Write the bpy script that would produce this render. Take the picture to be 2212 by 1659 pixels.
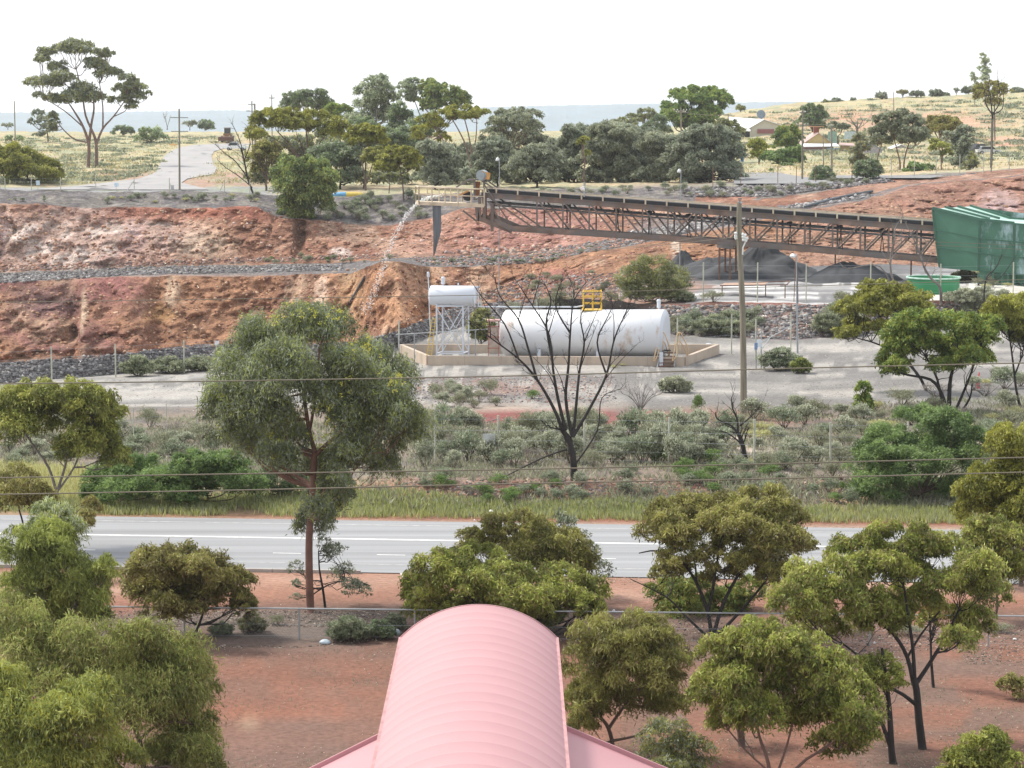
import bpy, math, random
import numpy as np
from mathutils import Vector, Matrix
from mathutils.bvhtree import BVHTree
for _o in list(bpy.data.objects): bpy.data.objects.remove(_o)
SC = bpy.context.scene
HAZE = 8e-5
COL = SC.collection
# ---------------------------------------------------------------- camera
FV = 5600.0; CU = 1106.0; CV = 829.5; CAMH = 17.0
TH = math.atan(589.5/FV); CT, ST = math.cos(TH), math.sin(TH)
cam = bpy.data.cameras.new('camera'); cam.sensor_width = 36; cam.lens = FV/2212*36
cam.clip_start = 0.5; cam.clip_end = 30000
camo = bpy.data.objects.new('camera', cam); COL.objects.link(camo)
camo.location = (0, 0, CAMH); camo.rotation_euler = (math.pi/2-TH, 0, 0)
SC.camera = camo
# ---------------------------------------------------------------- world and sun
SUN_EL = math.radians(52); SUN_AZ = math.radians(-62)      # azimuth from +Y (view direction), negative = from the left
w = bpy.data.worlds.new('World'); SC.world = w; w.use_nodes = True
nt = w.node_tree; nt.nodes.clear()
sky = nt.nodes.new('ShaderNodeTexSky'); sky.sky_type = 'NISHITA'; sky.sun_disc = False
sky.sun_elevation = SUN_EL; sky.sun_rotation = SUN_AZ; sky.air_density = 1.0; sky.dust_density = 3.0
mx = nt.nodes.new('ShaderNodeMix'); mx.data_type = 'RGBA'; mx.inputs['Factor'].default_value = 0.72
mx.inputs['B'].default_value = (9.6, 9.9, 10.4, 1)      # bright thin cloud cover
bg = nt.nodes.new('ShaderNodeBackground'); bg.inputs['Strength'].default_value = 0.085
out = nt.nodes.new('ShaderNodeOutputWorld')
nt.links.new(sky.outputs[0], mx.inputs['A']); nt.links.new(mx.outputs['Result'], bg.inputs[0]); nt.links.new(bg.outputs[0], out.inputs[0])
sl = bpy.data.lights.new('sun', 'SUN'); sl.energy = 2.6; sl.angle = math.radians(12); sl.color = (1.0, .95, .86)
so = bpy.data.objects.new('sun', sl); COL.objects.link(so); so.location = (0, 0, 60)
sd = Vector((math.sin(SUN_AZ)*math.cos(SUN_EL), math.cos(SUN_AZ)*math.cos(SUN_EL), math.sin(SUN_EL)))
so.rotation_euler = sd.to_track_quat('Z', 'Y').to_euler()
SC.view_settings.view_transform = 'Standard'; SC.view_settings.look = 'None'
SC.view_settings.exposure = 0.85; SC.view_settings.gamma = 1
SC.render.engine = 'CYCLES'
SC.cycles.volume_bounces = 1; SC.cycles.max_bounces = 6; SC.cycles.transparent_max_bounces = 8

# ---------------------------------------------------------------- picture point <-> world
def P(u, v, d):
    a = (u-CU)/FV; b = (CV-v)/FV
    t = d/(CT+b*ST)
    return Vector((a*t, d, CAMH+t*(b*CT-ST)))
def Pz(u, v, z):
    a = (u-CU)/FV; b = (CV-v)/FV
    t = (z-CAMH)/(b*CT-ST)
    return Vector((a*t, t*(CT+b*ST), z))
def proj(p):
    x, y, z = p[0], p[1], p[2]-CAMH
    dep = y*CT-z*ST; up = y*ST+z*CT
    return CU+FV*x/dep, CV-FV*up/dep

# ---------------------------------------------------------------- numpy noise
def _h(ix, iy, iz, s):
    n = (ix*374761393+iy*668265263+iz*2147483647+s*1274126177) & 0xffffffff
    n = ((n ^ (n >> 13))*1274126177) & 0xffffffff
    return ((n ^ (n >> 16)) & 0xffff)/65535.0
def vn(x, y, z, s=0):
    ix, iy, iz = np.floor(x).astype(np.int64), np.floor(y).astype(np.int64), np.floor(z).astype(np.int64)
    fx, fy, fz = x-ix, y-iy, z-iz
    fx = fx*fx*(3-2*fx); fy = fy*fy*(3-2*fy); fz = fz*fz*(3-2*fz)
    r = 0
    for dx in (0, 1):
        for dy in (0, 1):
            for dz in (0, 1):
                wgt = (fx if dx else 1-fx)*(fy if dy else 1-fy)*(fz if dz else 1-fz)
                r = r+wgt*_h(ix+dx, iy+dy, iz+dz, s)
    return r
def fbm(x, y, z, o=4, s=0):
    r = 0; a = .5; t = 0
    for i in range(o):
        r = r+a*vn(x*2**i, y*2**i, z*2**i, s+i*17); t += a; a *= .5
    return r/t
def sst(x, a, b):
    t = np.clip((x-a)/(b-a), 0, 1); return t*t*(3-2*t)
def lerp(c, d, t):
    return c*(1-t[:, None])+np.array(d)[None, :]*t[:, None]

# ---------------------------------------------------------------- materials
MATS = {}
def nodes_of(name):
    m = bpy.data.materials.new(name); m.use_nodes = True
    n = m.node_tree; b = n.nodes['Principled BSDF']
    return m, n, b
def mat(name, col, rough=.6, metal=0.0, var=.18, scale=3.0, bump=.0, stain=None, stain_amt=.5, coord='Object', bscale=None, vscale=(1, 1, 1)):
    if name in MATS: return MATS[name]
    m, n, b = nodes_of(name)
    tc = n.nodes.new('ShaderNodeTexCoord'); mp = n.nodes.new('ShaderNodeMapping'); mp.inputs['Scale'].default_value = vscale
    n.links.new(tc.outputs[coord], mp.inputs[0])
    nz = n.nodes.new('ShaderNodeTexNoise'); nz.inputs['Scale'].default_value = scale; nz.inputs['Detail'].default_value = 6
    n.links.new(mp.outputs[0], nz.inputs['Vector'])
    rp = n.nodes.new('ShaderNodeValToRGB')
    rp.color_ramp.elements[0].position = .3; rp.color_ramp.elements[1].position = .7
    rp.color_ramp.elements[0].color = tuple(max(0, c*(1-var)) for c in col)+(1,)
    rp.color_ramp.elements[1].color = tuple(min(1, c*(1+var)) for c in col)+(1,)
    n.links.new(nz.outputs['Fac'], rp.inputs[0]); last = rp.outputs[0]
    if stain:
        n2 = n.nodes.new('ShaderNodeTexNoise'); n2.inputs['Scale'].default_value = scale*.6; n2.inputs['Detail'].default_value = 8; n2.inputs['Roughness'].default_value = .7
        n.links.new(mp.outputs[0], n2.inputs['Vector'])
        r2 = n.nodes.new('ShaderNodeValToRGB'); r2.color_ramp.elements[0].position = 1-stain_amt-.04; r2.color_ramp.elements[1].position = 1-stain_amt+.08
        n.links.new(n2.outputs['Fac'], r2.inputs[0])
        mxn = n.nodes.new('ShaderNodeMix'); mxn.data_type = 'RGBA'; mxn.inputs['B'].default_value = stain+(1,)
        n.links.new(r2.outputs[0], mxn.inputs['Factor']); n.links.new(last, mxn.inputs['A']); last = mxn.outputs['Result']
    n.links.new(last, b.inputs['Base Color'])
    b.inputs['Roughness'].default_value = rough; b.inputs['Metallic'].default_value = metal
    if bump:
        nb = n.nodes.new('ShaderNodeTexNoise'); nb.inputs['Scale'].default_value = bscale or scale*4; nb.inputs['Detail'].default_value = 5
        n.links.new(mp.outputs[0], nb.inputs['Vector'])
        bp = n.nodes.new('ShaderNodeBump'); bp.inputs['Strength'].default_value = bump; bp.inputs['Distance'].default_value = .05
        n.links.new(nb.outputs['Fac'], bp.inputs['Height']); n.links.new(bp.outputs[0], b.inputs['Normal'])
    MATS[name] = m
    return m
def leafmat(name='leaf_mat', tr=.35, rough=.55):
    if name in MATS: return MATS[name]
    m, n, b = nodes_of(name)
    at = n.nodes.new('ShaderNodeAttribute'); at.attribute_name = 'Col'
    n.links.new(at.outputs['Color'], b.inputs['Base Color']); b.inputs['Roughness'].default_value = rough
    b.inputs['Specular IOR Level'].default_value = .35
    t = n.nodes.new('ShaderNodeBsdfTranslucent'); n.links.new(at.outputs['Color'], t.inputs[0])
    mxs = n.nodes.new('ShaderNodeMixShader'); mxs.inputs[0].default_value = tr
    n.links.new(b.outputs[0], mxs.inputs[1]); n.links.new(t.outputs[0], mxs.inputs[2])
    n.links.new(mxs.outputs[0], n.nodes['Material Output'].inputs[0])
    MATS[name] = m; return m
def terrmat(name, s1, s2, v1, v2, bump, bdist, rough=.95, squash=(1, 1, 1), facet=0):
    m, n, b = nodes_of(name)
    at = n.nodes.new('ShaderNodeAttribute'); at.attribute_name = 'Col'
    ge = n.nodes.new('ShaderNodeNewGeometry'); mp = n.nodes.new('ShaderNodeMapping'); mp.inputs['Scale'].default_value = squash
    n.links.new(ge.outputs['Position'], mp.inputs[0])
    last = at.outputs['Color']
    for k, (s, v) in enumerate(((s1, v1), (s2, v2))):
        nz = n.nodes.new('ShaderNodeTexNoise'); nz.inputs['Scale'].default_value = s; nz.inputs['Detail'].default_value = 7; nz.inputs['Roughness'].default_value = .68
        n.links.new(mp.outputs[0], nz.inputs['Vector'])
        mr = n.nodes.new('ShaderNodeMapRange'); mr.inputs['From Min'].default_value = .3; mr.inputs['From Max'].default_value = .7
        mr.inputs['To Min'].default_value = 1-v; mr.inputs['To Max'].default_value = 1+v
        n.links.new(nz.outputs['Fac'], mr.inputs['Value'])
        ml = n.nodes.new('ShaderNodeVectorMath'); ml.operation = 'MULTIPLY'
        n.links.new(last, ml.inputs[0]); n.links.new(mr.outputs[0], ml.inputs[1]); last = ml.outputs[0]
        lastn = nz
    if facet:
        wn = n.nodes.new('ShaderNodeTexNoise'); wn.inputs['Scale'].default_value = 1.2; n.links.new(mp.outputs[0], wn.inputs['Vector'])
        wm = n.nodes.new('ShaderNodeVectorMath'); wm.operation = 'MULTIPLY_ADD'; wm.inputs[1].default_value = (.8, .8, .8)
        n.links.new(wn.outputs['Color'], wm.inputs[0]); n.links.new(mp.outputs[0], wm.inputs[2])
        hs_ = []
        for sc_v, am in ((facet, .20), (facet*2.7, .22)):
            vo = n.nodes.new('ShaderNodeTexVoronoi'); vo.inputs['Scale'].default_value = sc_v; n.links.new(wm.outputs[0], vo.inputs['Vector'])
            sp = n.nodes.new('ShaderNodeSeparateColor'); n.links.new(vo.outputs['Color'], sp.inputs[0])
            mr = n.nodes.new('ShaderNodeMapRange'); mr.inputs['To Min'].default_value = 1-am; mr.inputs['To Max'].default_value = 1+am; n.links.new(sp.outputs[0], mr.inputs['Value'])
            ml = n.nodes.new('ShaderNodeVectorMath'); ml.operation = 'MULTIPLY'; n.links.new(last, ml.inputs[0]); n.links.new(mr.outputs[0], ml.inputs[1]); last = ml.outputs[0]
            hs_.append(sp.outputs[1])
    n.links.new(last, b.inputs['Base Color']); b.inputs['Roughness'].default_value = rough
    b.inputs['Specular IOR Level'].default_value = .2
    bp = n.nodes.new('ShaderNodeBump'); bp.inputs['Strength'].default_value = bump; bp.inputs['Distance'].default_value = bdist
    n.links.new(lastn.outputs['Fac'], bp.inputs['Height'])
    if facet:
        b2 = n.nodes.new('ShaderNodeBump'); b2.inputs['Strength'].default_value = .8; b2.inputs['Distance'].default_value = .5
        n.links.new(hs_[0], b2.inputs['Height']); n.links.new(bp.outputs[0], b2.inputs['Normal']); bp = b2
    n.links.new(bp.outputs[0], b.inputs['Normal'])
    return m

# ---------------------------------------------------------------- objects
def tag(o, label=None, cat=None, group=None, kind=None):
    if label: o['label'] = label
    if cat: o['category'] = cat
    if group: o['group'] = group
    if kind: o['kind'] = kind
    return o
def thing(name, label, cat, loc, group=None):
    o = bpy.data.objects.new(name, None); COL.objects.link(o); o.location = loc
    o.empty_display_size = .3
    return tag(o, label, cat, group)
def mesh_np(name, V, F, m, parent=None, col=None, smooth=False, off=None):
    """V (n,3); F (k,4) or (k,3) ints; col per face (k,3)"""
    V = np.asarray(V, np.float32); F = np.asarray(F, np.int32)
    if parent is not None: V = V-np.array(parent['_loc'] if '_loc' in parent else parent.location, np.float32)
    me = bpy.data.meshes.new(name); k, s = F.shape
    me.vertices.add(len(V)); me.vertices.foreach_set('co', V.ravel())
    me.loops.add(k*s); me.loops.foreach_set('vertex_index', F.ravel())
    me.polygons.add(k); me.polygons.foreach_set('loop_start', np.arange(0, k*s, s, dtype=np.int32))
    me.polygons.foreach_set('loop_total', np.full(k, s, np.int32))
    if smooth: me.polygons.foreach_set('use_smooth', np.ones(k, bool))
    me.update(calc_edges=True)
    if col is not None:
        dom = 'FACE' if len(col) == k else 'POINT'
        at = me.attributes.new('Col', 'FLOAT_COLOR', dom)
        c4 = np.ones((len(col), 4), np.float32); c4[:, :3] = col
        at.data.foreach_set('color', c4.ravel())
    me.materials.append(m)
    o = bpy.data.objects.new(name, me); COL.objects.link(o)
    if parent is not None: o.parent = parent
    return o
class MB:
    def __init__(s): s.v = []; s.f = []
    def add(s, vs, fs):
        k = len(s.v); s.v += [tuple(x) for x in vs]; s.f += [tuple(i+k for i in f) for f in fs]; return s
    def hexa(s, p):   # 8 points: bottom 4 ccw, top 4 ccw
        return s.add(p, [(3, 2, 1, 0), (4, 5, 6, 7), (0, 1, 5, 4), (1, 2, 6, 5), (2, 3, 7, 6), (3, 0, 4, 7)])
    def box(s, c, sz, R=None):
        x, y, z = sz[0]/2, sz[1]/2, sz[2]/2
        p = [Vector(q) for q in ((-x, -y, -z), (x, -y, -z), (x, y, -z), (-x, y, -z), (-x, -y, z), (x, -y, z), (x, y, z), (-x, y, z))]
        if R is not None: p = [R @ q for q in p]
        c = Vector(c); return s.hexa([q+c for q in p])
    def beam(s, a, b, wd, h=None, up=(0, 0, 1)):
        a, b = Vector(a), Vector(b); h = h or wd
        d = (b-a)
        if d.length < 1e-6: return s
        d.normalize(); up = Vector(up)
        if abs(d.dot(up)) > .98: up = Vector((0, 1, 0))
        sx = d.cross(up).normalized(); uz = sx.cross(d).normalized()
        q = []
        for e in (a, b):
            q += [e-sx*wd/2-uz*h/2, e+sx*wd/2-uz*h/2, e+sx*wd/2+uz*h/2, e-sx*wd/2+uz*h/2]
        return s.add(q, [(0, 1, 2, 3)[::-1], (4, 5, 6, 7), (0, 1, 5, 4), (1, 2, 6, 5), (2, 3, 7, 6), (3, 0, 4, 7)])
    def tube(s, pts, r, n=6, cap=True):
        pts = [Vector(p) for p in pts]
        if not hasattr(r, '__len__'): r = [r]*len(pts)
        k0 = len(s.v); ref = Vector((0.13, 0.97, .21))
        for i, p in enumerate(pts):
            d = (pts[min(i+1, len(pts)-1)]-pts[max(i-1, 0)])
            d = d.normalized() if d.length > 1e-9 else Vector((0, 0, 1))
            rf = ref if abs(d.dot(ref)) < .95 else Vector((1, 0, 0))
            a = d.cross(rf).normalized(); b = d.cross(a)
            for j in range(n):
                t = 2*math.pi*j/n
                s.v.append(tuple(p+(a*math.cos(t)+b*math.sin(t))*r[i]))
        for i in range(len(pts)-1):
            for j in range(n):
                j2 = (j+1) % n
                s.f.append((k0+i*n+j, k0+i*n+j2, k0+(i+1)*n+j2, k0+(i+1)*n+j))
        if cap:
            s.f.append(tuple(k0+j for j in range(n))); s.f.append(tuple(k0+(len(pts)-1)*n+j for j in range(n))[::-1])
        return s
    def build(s, name, m, parent=None, smooth=False, bevel=0):
        off = Vector(parent['_loc']) if (parent is not None and '_loc' in parent) else (Vector(parent.location) if parent is not None else Vector())
        me = bpy.data.meshes.new(name)
        me.from_pydata([tuple(Vector(v)-off) for v in s.v], [], s.f)
        if smooth: me.polygons.foreach_set('use_smooth', [True]*len(me.polygons))
        me.materials.append(m); me.update()
        o = bpy.data.objects.new(name, me); COL.objects.link(o)
        if parent is not None: o.parent = parent
        if bevel:
            md = o.modifiers.new('b', 'BEVEL'); md.width = bevel; md.segments = 2; md.limit_method = 'ANGLE'
        return o
def sub(mb, name, m, parentpart, root, smooth=False):
    """sub-part: parentpart sits at root's origin"""
    parentpart['_loc'] = tuple(root.location)
    o = mb.build(name, m, parentpart, smooth)
    del parentpart['_loc']
    return o

# ================================================================= TERRAIN
US = np.linspace(-420, 2640, 1021)
def row(kind, pts):
    a = np.array(pts, float); u = a[:, 0]
    A = np.interp(US, u, a[:, 1]); B = np.interp(US, u, a[:, 2])
    bt = (US-CU)/FV
    if kind == 'vz':
        b = (CV-A)/FV; t = (B-CAMH)/(b*CT-ST); return np.stack([bt*t, t*(CT+b*ST), B], 1)
    if kind == 'vd':
        b = (CV-A)/FV; t = B/(CT+b*ST); return np.stack([bt*t, B, CAMH+t*(b*CT-ST)], 1)
    # 'dz'
    d, z = A, B; dep = d*CT-(z-CAMH)*ST
    return np.stack([bt*dep, d, z], 1)
ROW = [
 row('vz', [(-420, 3300, 0), (2640, 3300, 0)]),                                                                            # 0
 row('vz', [(-420, 1094, 0), (2640, 1128, 0)]),                                                                            # 1 verge
 row('vz', [(-420, 1050, .1), (700, 1055, .2), (850, 1045, .9), (1700, 1040, .9), (1850, 1050, .3), (2640, 1060, .1)]),    # 2 bank top
 row('vz', [(-420, 915, .2), (900, 912, .6), (1600, 905, .5), (2640, 905, .3)]),                                           # 3
 row('vz', [(-420, 842, 0), (0, 828, 0), (450, 791, 0), (700, 783, 0), (800, 772, 0), (860, 748, 0), (940, 722, 0), (1000, 705, 0), (1100, 690, 0), (1240, 676, 0), (1380, 690, 0), (1430, 722, 0), (1700, 735, 0), (2000, 712, 0), (2640, 700, 0)]),  # 4 base of bank
 row('vz', [(-420, 796, 1.2), (0, 781, 1.2), (250, 766, 1.2), (450, 746, 1.2), (600, 742, 1.2), (780, 736, 1.2), (860, 712, 1.2), (940, 680, 1.2), (1000, 656, 1.2), (1100, 646, 1.3), (1240, 641, 1.5), (1340, 650, 1.8), (1430, 657, 2), (2640, 652, 2)]),  # 5 bank top
 row('dz', [(-420, 185, -12), (700, 192, -12), (850, 207, -12), (1000, 228, -8), (1150, 228, -5), (1300, 230, 0.5), (1440, 235, 2), (2640, 236, 2)]),  # 6
 row('dz', [(-420, 268, -12), (620, 268, -12), (760, 258, -12), (850, 250, -12), (930, 250, -10), (1000, 252, -7), (1150, 240, -5), (1300, 240, .8), (1420, 246, 2), (1500, 250, 2), (2640, 258, 2)]),  # 7 wall foot
 row('vd', [(-420, 622, 290), (0, 612, 288), (200, 600, 287), (400, 595, 286), (560, 593, 285), (760, 588, 280), (800, 574, 270), (828, 567, 268), (858, 563, 266), (890, 567, 268), (920, 576, 272), (1078, 573, 274), (1169, 569, 272), (1261, 547, 270), (1381, 530, 268), (1544, 497, 268), (1700, 462, 275), (1900, 425, 286), (1960, 402, 292), (2212, 380, 296), (2640, 370, 300)]),  # 8 lower wall top
 row('vd', [(-420, 596, 299), (0, 590, 298), (200, 581, 296), (500, 572, 294), (700, 568, 292), (880, 556, 286), (1000, 558, 286), (1106, 550, 286), (1206, 538, 284), (1300, 518, 281), (1406, 500, 280), (1544, 478, 280), (1679, 449, 286), (1884, 415, 294), (1960, 398, 297), (2212, 376, 300), (2640, 366, 304)]),  # 9 bench back
 row('vd', [(-420, 446, 306), (0, 443, 306), (230, 447, 306), (400, 452, 306), (553, 444, 305), (600, 468, 303), (673, 472, 302), (778, 486, 301), (843, 488, 300), (880, 478, 300), (928, 474, 300), (998, 451, 301), (1106, 452, 301), (1300, 448, 300), (1531, 440, 299), (1659, 427, 299), (1800, 409, 301), (1934, 392, 303), (1996, 385, 304), (2212, 371, 305), (2640, 362, 308)]),  # 10 rim
 row('vd', [(-420, 415, 316), (0, 413, 316), (553, 418, 316), (700, 424, 316), (900, 416, 316), (1050, 416, 316), (1300, 410, 315), (1500, 404, 313), (1659, 400, 312), (1800, 394, 311), (1934, 384, 311), (2212, 366, 312), (2640, 357, 313)]),  # 11
 row('vd', [(-420, 386, 365), (0, 384, 365), (1000, 386, 365), (1600, 381, 365), (1900, 372, 365), (2212, 360, 365), (2640, 352, 365)]),
 row('vd', [(-420, 345, 470), (0, 343, 470), (1000, 345, 470), (1500, 346, 470), (2000, 340, 470), (2212, 330, 470), (2640, 322, 470)]),
 row('vd', [(-420, 310, 620), (0, 309, 620), (1000, 312, 620), (1450, 305, 620), (1600, 288, 620), (1700, 280, 620), (2000, 272, 620), (2212, 262, 620), (2640, 255, 620)]),
 row('vd', [(-420, 292, 780), (0, 291, 780), (1000, 293, 780), (1430, 280, 780), (1560, 246, 780), (1620, 235, 780), (1709, 224, 780), (1892, 212, 780), (2212, 196, 780), (2640, 190, 780)]),
 row('dz', [(-420, 1000, 9.2), (1000, 1000, 9.0), (1430, 1000, 10), (1640, 1000, 15), (2212, 1000, 18), (2640, 1000, 18)]),
 row('dz', [(-420, 1700, -10), (2640, 1700, -10)]),
 row('dz', [(-420, 7600, -45), (2640, 7600, -45)]),
 row('vd', [(-420, 246, 9000), (0, 243, 9000), (300, 241, 9000), (500, 238, 9000), (620, 241, 9000), (900, 236, 9000), (1106, 230, 9000), (1346, 225, 9000), (1580, 221, 9000), (1800, 219, 9000), (2640, 222, 9000)]),
 row('dz', [(-420, 9700, -60), (2640, 9700, -60)]),
]
def smooth(a, k=6):
    b = np.pad(a, ((k, k), (0, 0)), mode='reflect', reflect_type='odd'); w_ = np.hanning(2*k+3)[1:-1]; w_ /= w_.sum()
    return np.stack([np.convolve(b[:, j], w_, 'valid') for j in range(3)], 1)
for _i in range(4, 13): ROW[_i] = smooth(ROW[_i], 10 if _i in (6, 7) else 5)
#         y-amp, z-amp, frequency of shape noise at each row
AMP = [(0, .04), (0, .05), (0, .25), (0, .15), (0, .08), (.3, .25), (1.5, .4), (1.2, .3), (.9, .3), (.5, .3), (.9, .35), (.5, .4), (.3, .35), (0, .5), (0, .6), (0, .5), (0, .5), (0, 1), (0, 3), (0, 2), (0, 2)]
STRIPS = [  # name, r0, r1, substeps
 ('ground', 0, 4, [60, 12, 34, 22]), ('gravel_bank', 4, 5, [12]), ('quarry_floor', 5, 7, [14, 20]), ('lower_quarry_wall', 7, 8, [90]),
 ('quarry_bench', 8, 9, [14]), ('upper_quarry_wall', 9, 11, [80, 16]), ('upper_ground', 11, 16, [14, 22, 24, 22, 10]),
 ('distant_plain', 16, 18, [6, 6]), ('distant_hills', 18, 20, [8, 4])]
def blob(u, v, cu, cv, ru, rv, soft=.35, n=None):
    r = np.sqrt(((u-cu)/ru)**2+((v-cv)/rv)**2)
    if n is not None: r = r+(n-.5)*.9
    return 1-sst(r, 1-soft, 1+soft)
def colour(name, p, u, v):
    x, y, z = p[:, 0], p[:, 1], p[:, 2]
    n1 = fbm(x*.12, y*.12, z*.3, 4, 1); n2 = fbm(x*.5, y*.5, z*.8, 4, 5); n3 = fbm(x*.035, y*.03, z*.03, 3, 9); n4 = fbm(x*1.6, y*1.6, z*1.6, 3, 13)
    k = len(x); one = np.ones(k)
    def C(c): return np.tile(np.array(c, float), (k, 1))
    if name == 'ground':
        c = C((.200, .096, .066))
        c = lerp(c, (.165, .096, .074), sst(n1, .4, .62)); c = lerp(c, (.225, .095, .058), sst(n3, .52, .66)*.7)
        # tyre tracks and dust beside the road
        st = fbm(x*.05, y*1.3, z*0, 3, 21)
        trk = blob(u, v, 1100, 1265, 2600, 32)
        c = lerp(c, (.38, .25, .19), trk*sst(st, .35, .6)*.85)
        c = lerp(c, (.34, .20, .145), trk*.4)
        c = lerp(c, (.30, .215, .165), (1-sst(np.abs(v-np.interp(u, [0, 2212], [1118, 1148])), 3, 9)))
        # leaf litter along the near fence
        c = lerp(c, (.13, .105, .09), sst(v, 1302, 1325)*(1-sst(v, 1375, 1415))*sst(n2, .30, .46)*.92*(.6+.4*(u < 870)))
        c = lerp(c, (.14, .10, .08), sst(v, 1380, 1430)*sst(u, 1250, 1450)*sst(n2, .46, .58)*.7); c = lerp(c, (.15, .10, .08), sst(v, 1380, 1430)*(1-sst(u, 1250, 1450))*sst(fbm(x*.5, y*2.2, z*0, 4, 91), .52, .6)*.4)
        c = lerp(c, (.29, .115, .07), blob(u, v, 600, 1535, 170, 10, .7, n4)*.5)
        c = lerp(c, (.52, .40, .26), blob(u, v, 545, 1553, 40, 9, .6, n2)*.7)
        # beyond the road
        far = 1-sst(v, 1100, 1122)
        c = lerp(c, (.30, .24, .14), far*.8)
        bank = blob(u, v, 1250, 1060, 480, 40, .4, n2)
        c = lerp(c, (.27, .15, .11), bank*.9); c = lerp(c, (.12, .095, .085), bank*sst(n2, .5, .62)*.8)
        scrub = 1-sst(v, 1030, 1050)
        c = lerp(c, (.19, .155, .13), scrub*.9); c = lerp(c, (.13, .12, .11), scrub*sst(n2, .46, .6)*.8)
        c = lerp(c, (.42, .35, .29), scrub*sst(v, 920, 960)*sst(n2, .58, .68)*.9*sst(u, 850, 1300))
        c = lerp(c, (.19, .062, .055), blob(u, v, 1210, 905, 330, 17, .3, n2)*.95)
        c = lerp(c, (.25, .13, .10), blob(u, v, 1560, 905, 200, 16, .5, n2)*.7)
        # gravel yard and track
        yard = (1-sst(v, 872+(n2-.5)*10-(sst(u, 900, 1500))*6, 884+(n2-.5)*10))
        c = lerp(c, (.185, .177, .168), yard)
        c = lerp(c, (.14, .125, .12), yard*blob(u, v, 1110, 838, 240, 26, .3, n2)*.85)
        c = lerp(c, (.30, .18, .14), yard*blob(u, v, 1090, 836, 170, 14, .5, n4)*.5)
        c = lerp(c, (.34, .27, .22), blob(u, v, 1100, 875, 170, 8, .4, n2)*.8)
        c = lerp(c, (.16, .15, .145), yard*sst(n2, .5, .6)*.55*sst(u, 900, 1200))
        c = lerp(c, (.27, .255, .235), yard*blob(u, v, 1760, 835, 420, 14, .6)*.8)
        c = lerp(c, (.26, .25, .235), yard*(1-sst(u, 420, 700))*.8)
        c = lerp(c, (.27, .255, .235), yard*blob(u, v, 1650, 752, 420, 14, .6)*.7)
        c = lerp(c, (.15, .142, .135), yard*sst(fbm(x*.06, y*.7, z*0, 4, 33), .46, .60)*.75); c = lerp(c, (.40, .375, .34), yard*sst(fbm(x*.05, y*.9, z*0, 4, 37), .54, .62)*.6)
    elif name == 'gravel_bank':
        c = C((.15, .135, .135)); c = lerp(c, (.25, .225, .215), sst(n4, .5, .66)*.6)
        r = sst(u, 1360, 1440)
        c = lerp(c, (.19, .125, .105), r*.85); c = lerp(c, (.14, .12, .12), r*sst(n2, .46, .6)*.9)
        c = lerp(c, (.30, .13, .09), r*(1-sst(v, 655, 675))*.7)
    elif name == 'quarry_floor':
        c = C((.16, .157, .16)); c = lerp(c, (.29, .285, .28), sst(fbm(x*.12, y*.6, z*0, 4, 40), .52, .6)*.9)
        c = lerp(c, (.55, .54, .53), sst(fbm(x*.1, y*.8, z*0, 4, 44), .545, .57)*.9*sst(v, 606, 616))
        c = lerp(c, (.10, .10, .105), (1-sst(v, 598, 618))*sst(u, 1400, 1460)*(1-sst(u, 1900, 1990))*.85)
        c = lerp(c, (.55, .52, .46), sst(u, 1950, 2010)*sst(v, 610, 630)*.85)
        e_ = (1-sst(u+(n1-.5)*220, 1440, 1540)); c = lerp(c, (.29, .165, .12), e_); c = lerp(c, (.17, .14, .125), e_*sst(n2, .45, .58))
    elif name == 'lower_quarry_wall':
        c = C((.36, .192, .112)); vs = fbm(x*.35, y*.1, z*.09, 4, 51); hs = fbm(x*.1, y*.1, z*.7, 4, 55)
        c = lerp(c, (.25, .125, .09), sst(vs, .47, .64)*.7); c = lerp(c, (.55, .38, .26), sst(vs, .60, .72)*.7)
        c = lerp(c, (.29, .135, .125), (1-sst(u, 120, 420))*sst(n1, .34, .54)*.85)
        c = lerp(c, (.29, .12, .115), blob(u, v, 240, 625, 75, 28, .5, n2)*.75)
        c = lerp(c, (.19, .115, .115), blob(u, v, 95, 650, 90, 32, .5, n2)*.75)
        c = lerp(c, (.38, .23, .09), blob(u, v, 345, 680, 34, 18, .6, n2)*.6)
        c = lerp(c, (.55, .36, .26), blob(u, v, 40, 690, 22, 30, .5, n2)*.6)
        c = lerp(c, (.55, .42, .30), (blob(u, v, 371, 625, 16, 32, .5, n2)+blob(u, v, 188, 665, 8, 45, .5, n2)).clip(0, 1)*.8)
        c = lerp(c, (.60, .46, .36), blob(u, v, 695, 640, 16, 42, .5, n2)*.75)
        c = lerp(c, (.52, .35, .21), blob(u, v, 760, 640, 28, 60, .4, n2)*.8)
        c = lerp(c, (.44, .22, .11), blob(u, v, 860, 640, 110, 70, .4, n1)*.6); c = lerp(c, (.54, .33, .22), blob(u, v, 880, 625, 60, 25, .5, n2)*.5)
        c = lerp(c, (.42, .20, .14), blob(u, v, 1180, 610, 90, 28, .4, n2)*.7)
        c = lerp(c, (.35, .14, .13), blob(u, v, 1220, 605, 60, 18, .5, n2)*.6)
        c = lerp(c, (.60, .48, .38), blob(u, v, 1460, 540, 9, 28, .5, n2)*.9)
        c = lerp(c, (.40, .24, .18), sst(u, 1650, 1750)*.6); c = lerp(c, (.33, .17, .13), sst(u, 1650, 1750)*sst(hs, .5, .62)*.6)
        c = lerp(c, (.52, .40, .40), blob(u, v, 2160, 440, 40, 25, .5, n2)*.6)
        c = lerp(c, (.52, .38, .27), sst(n2, .66, .78)*.3); c = lerp(c, (.20, .10, .07), sst(n4, .6, .72)*.35)
    elif name == 'quarry_bench':
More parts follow.
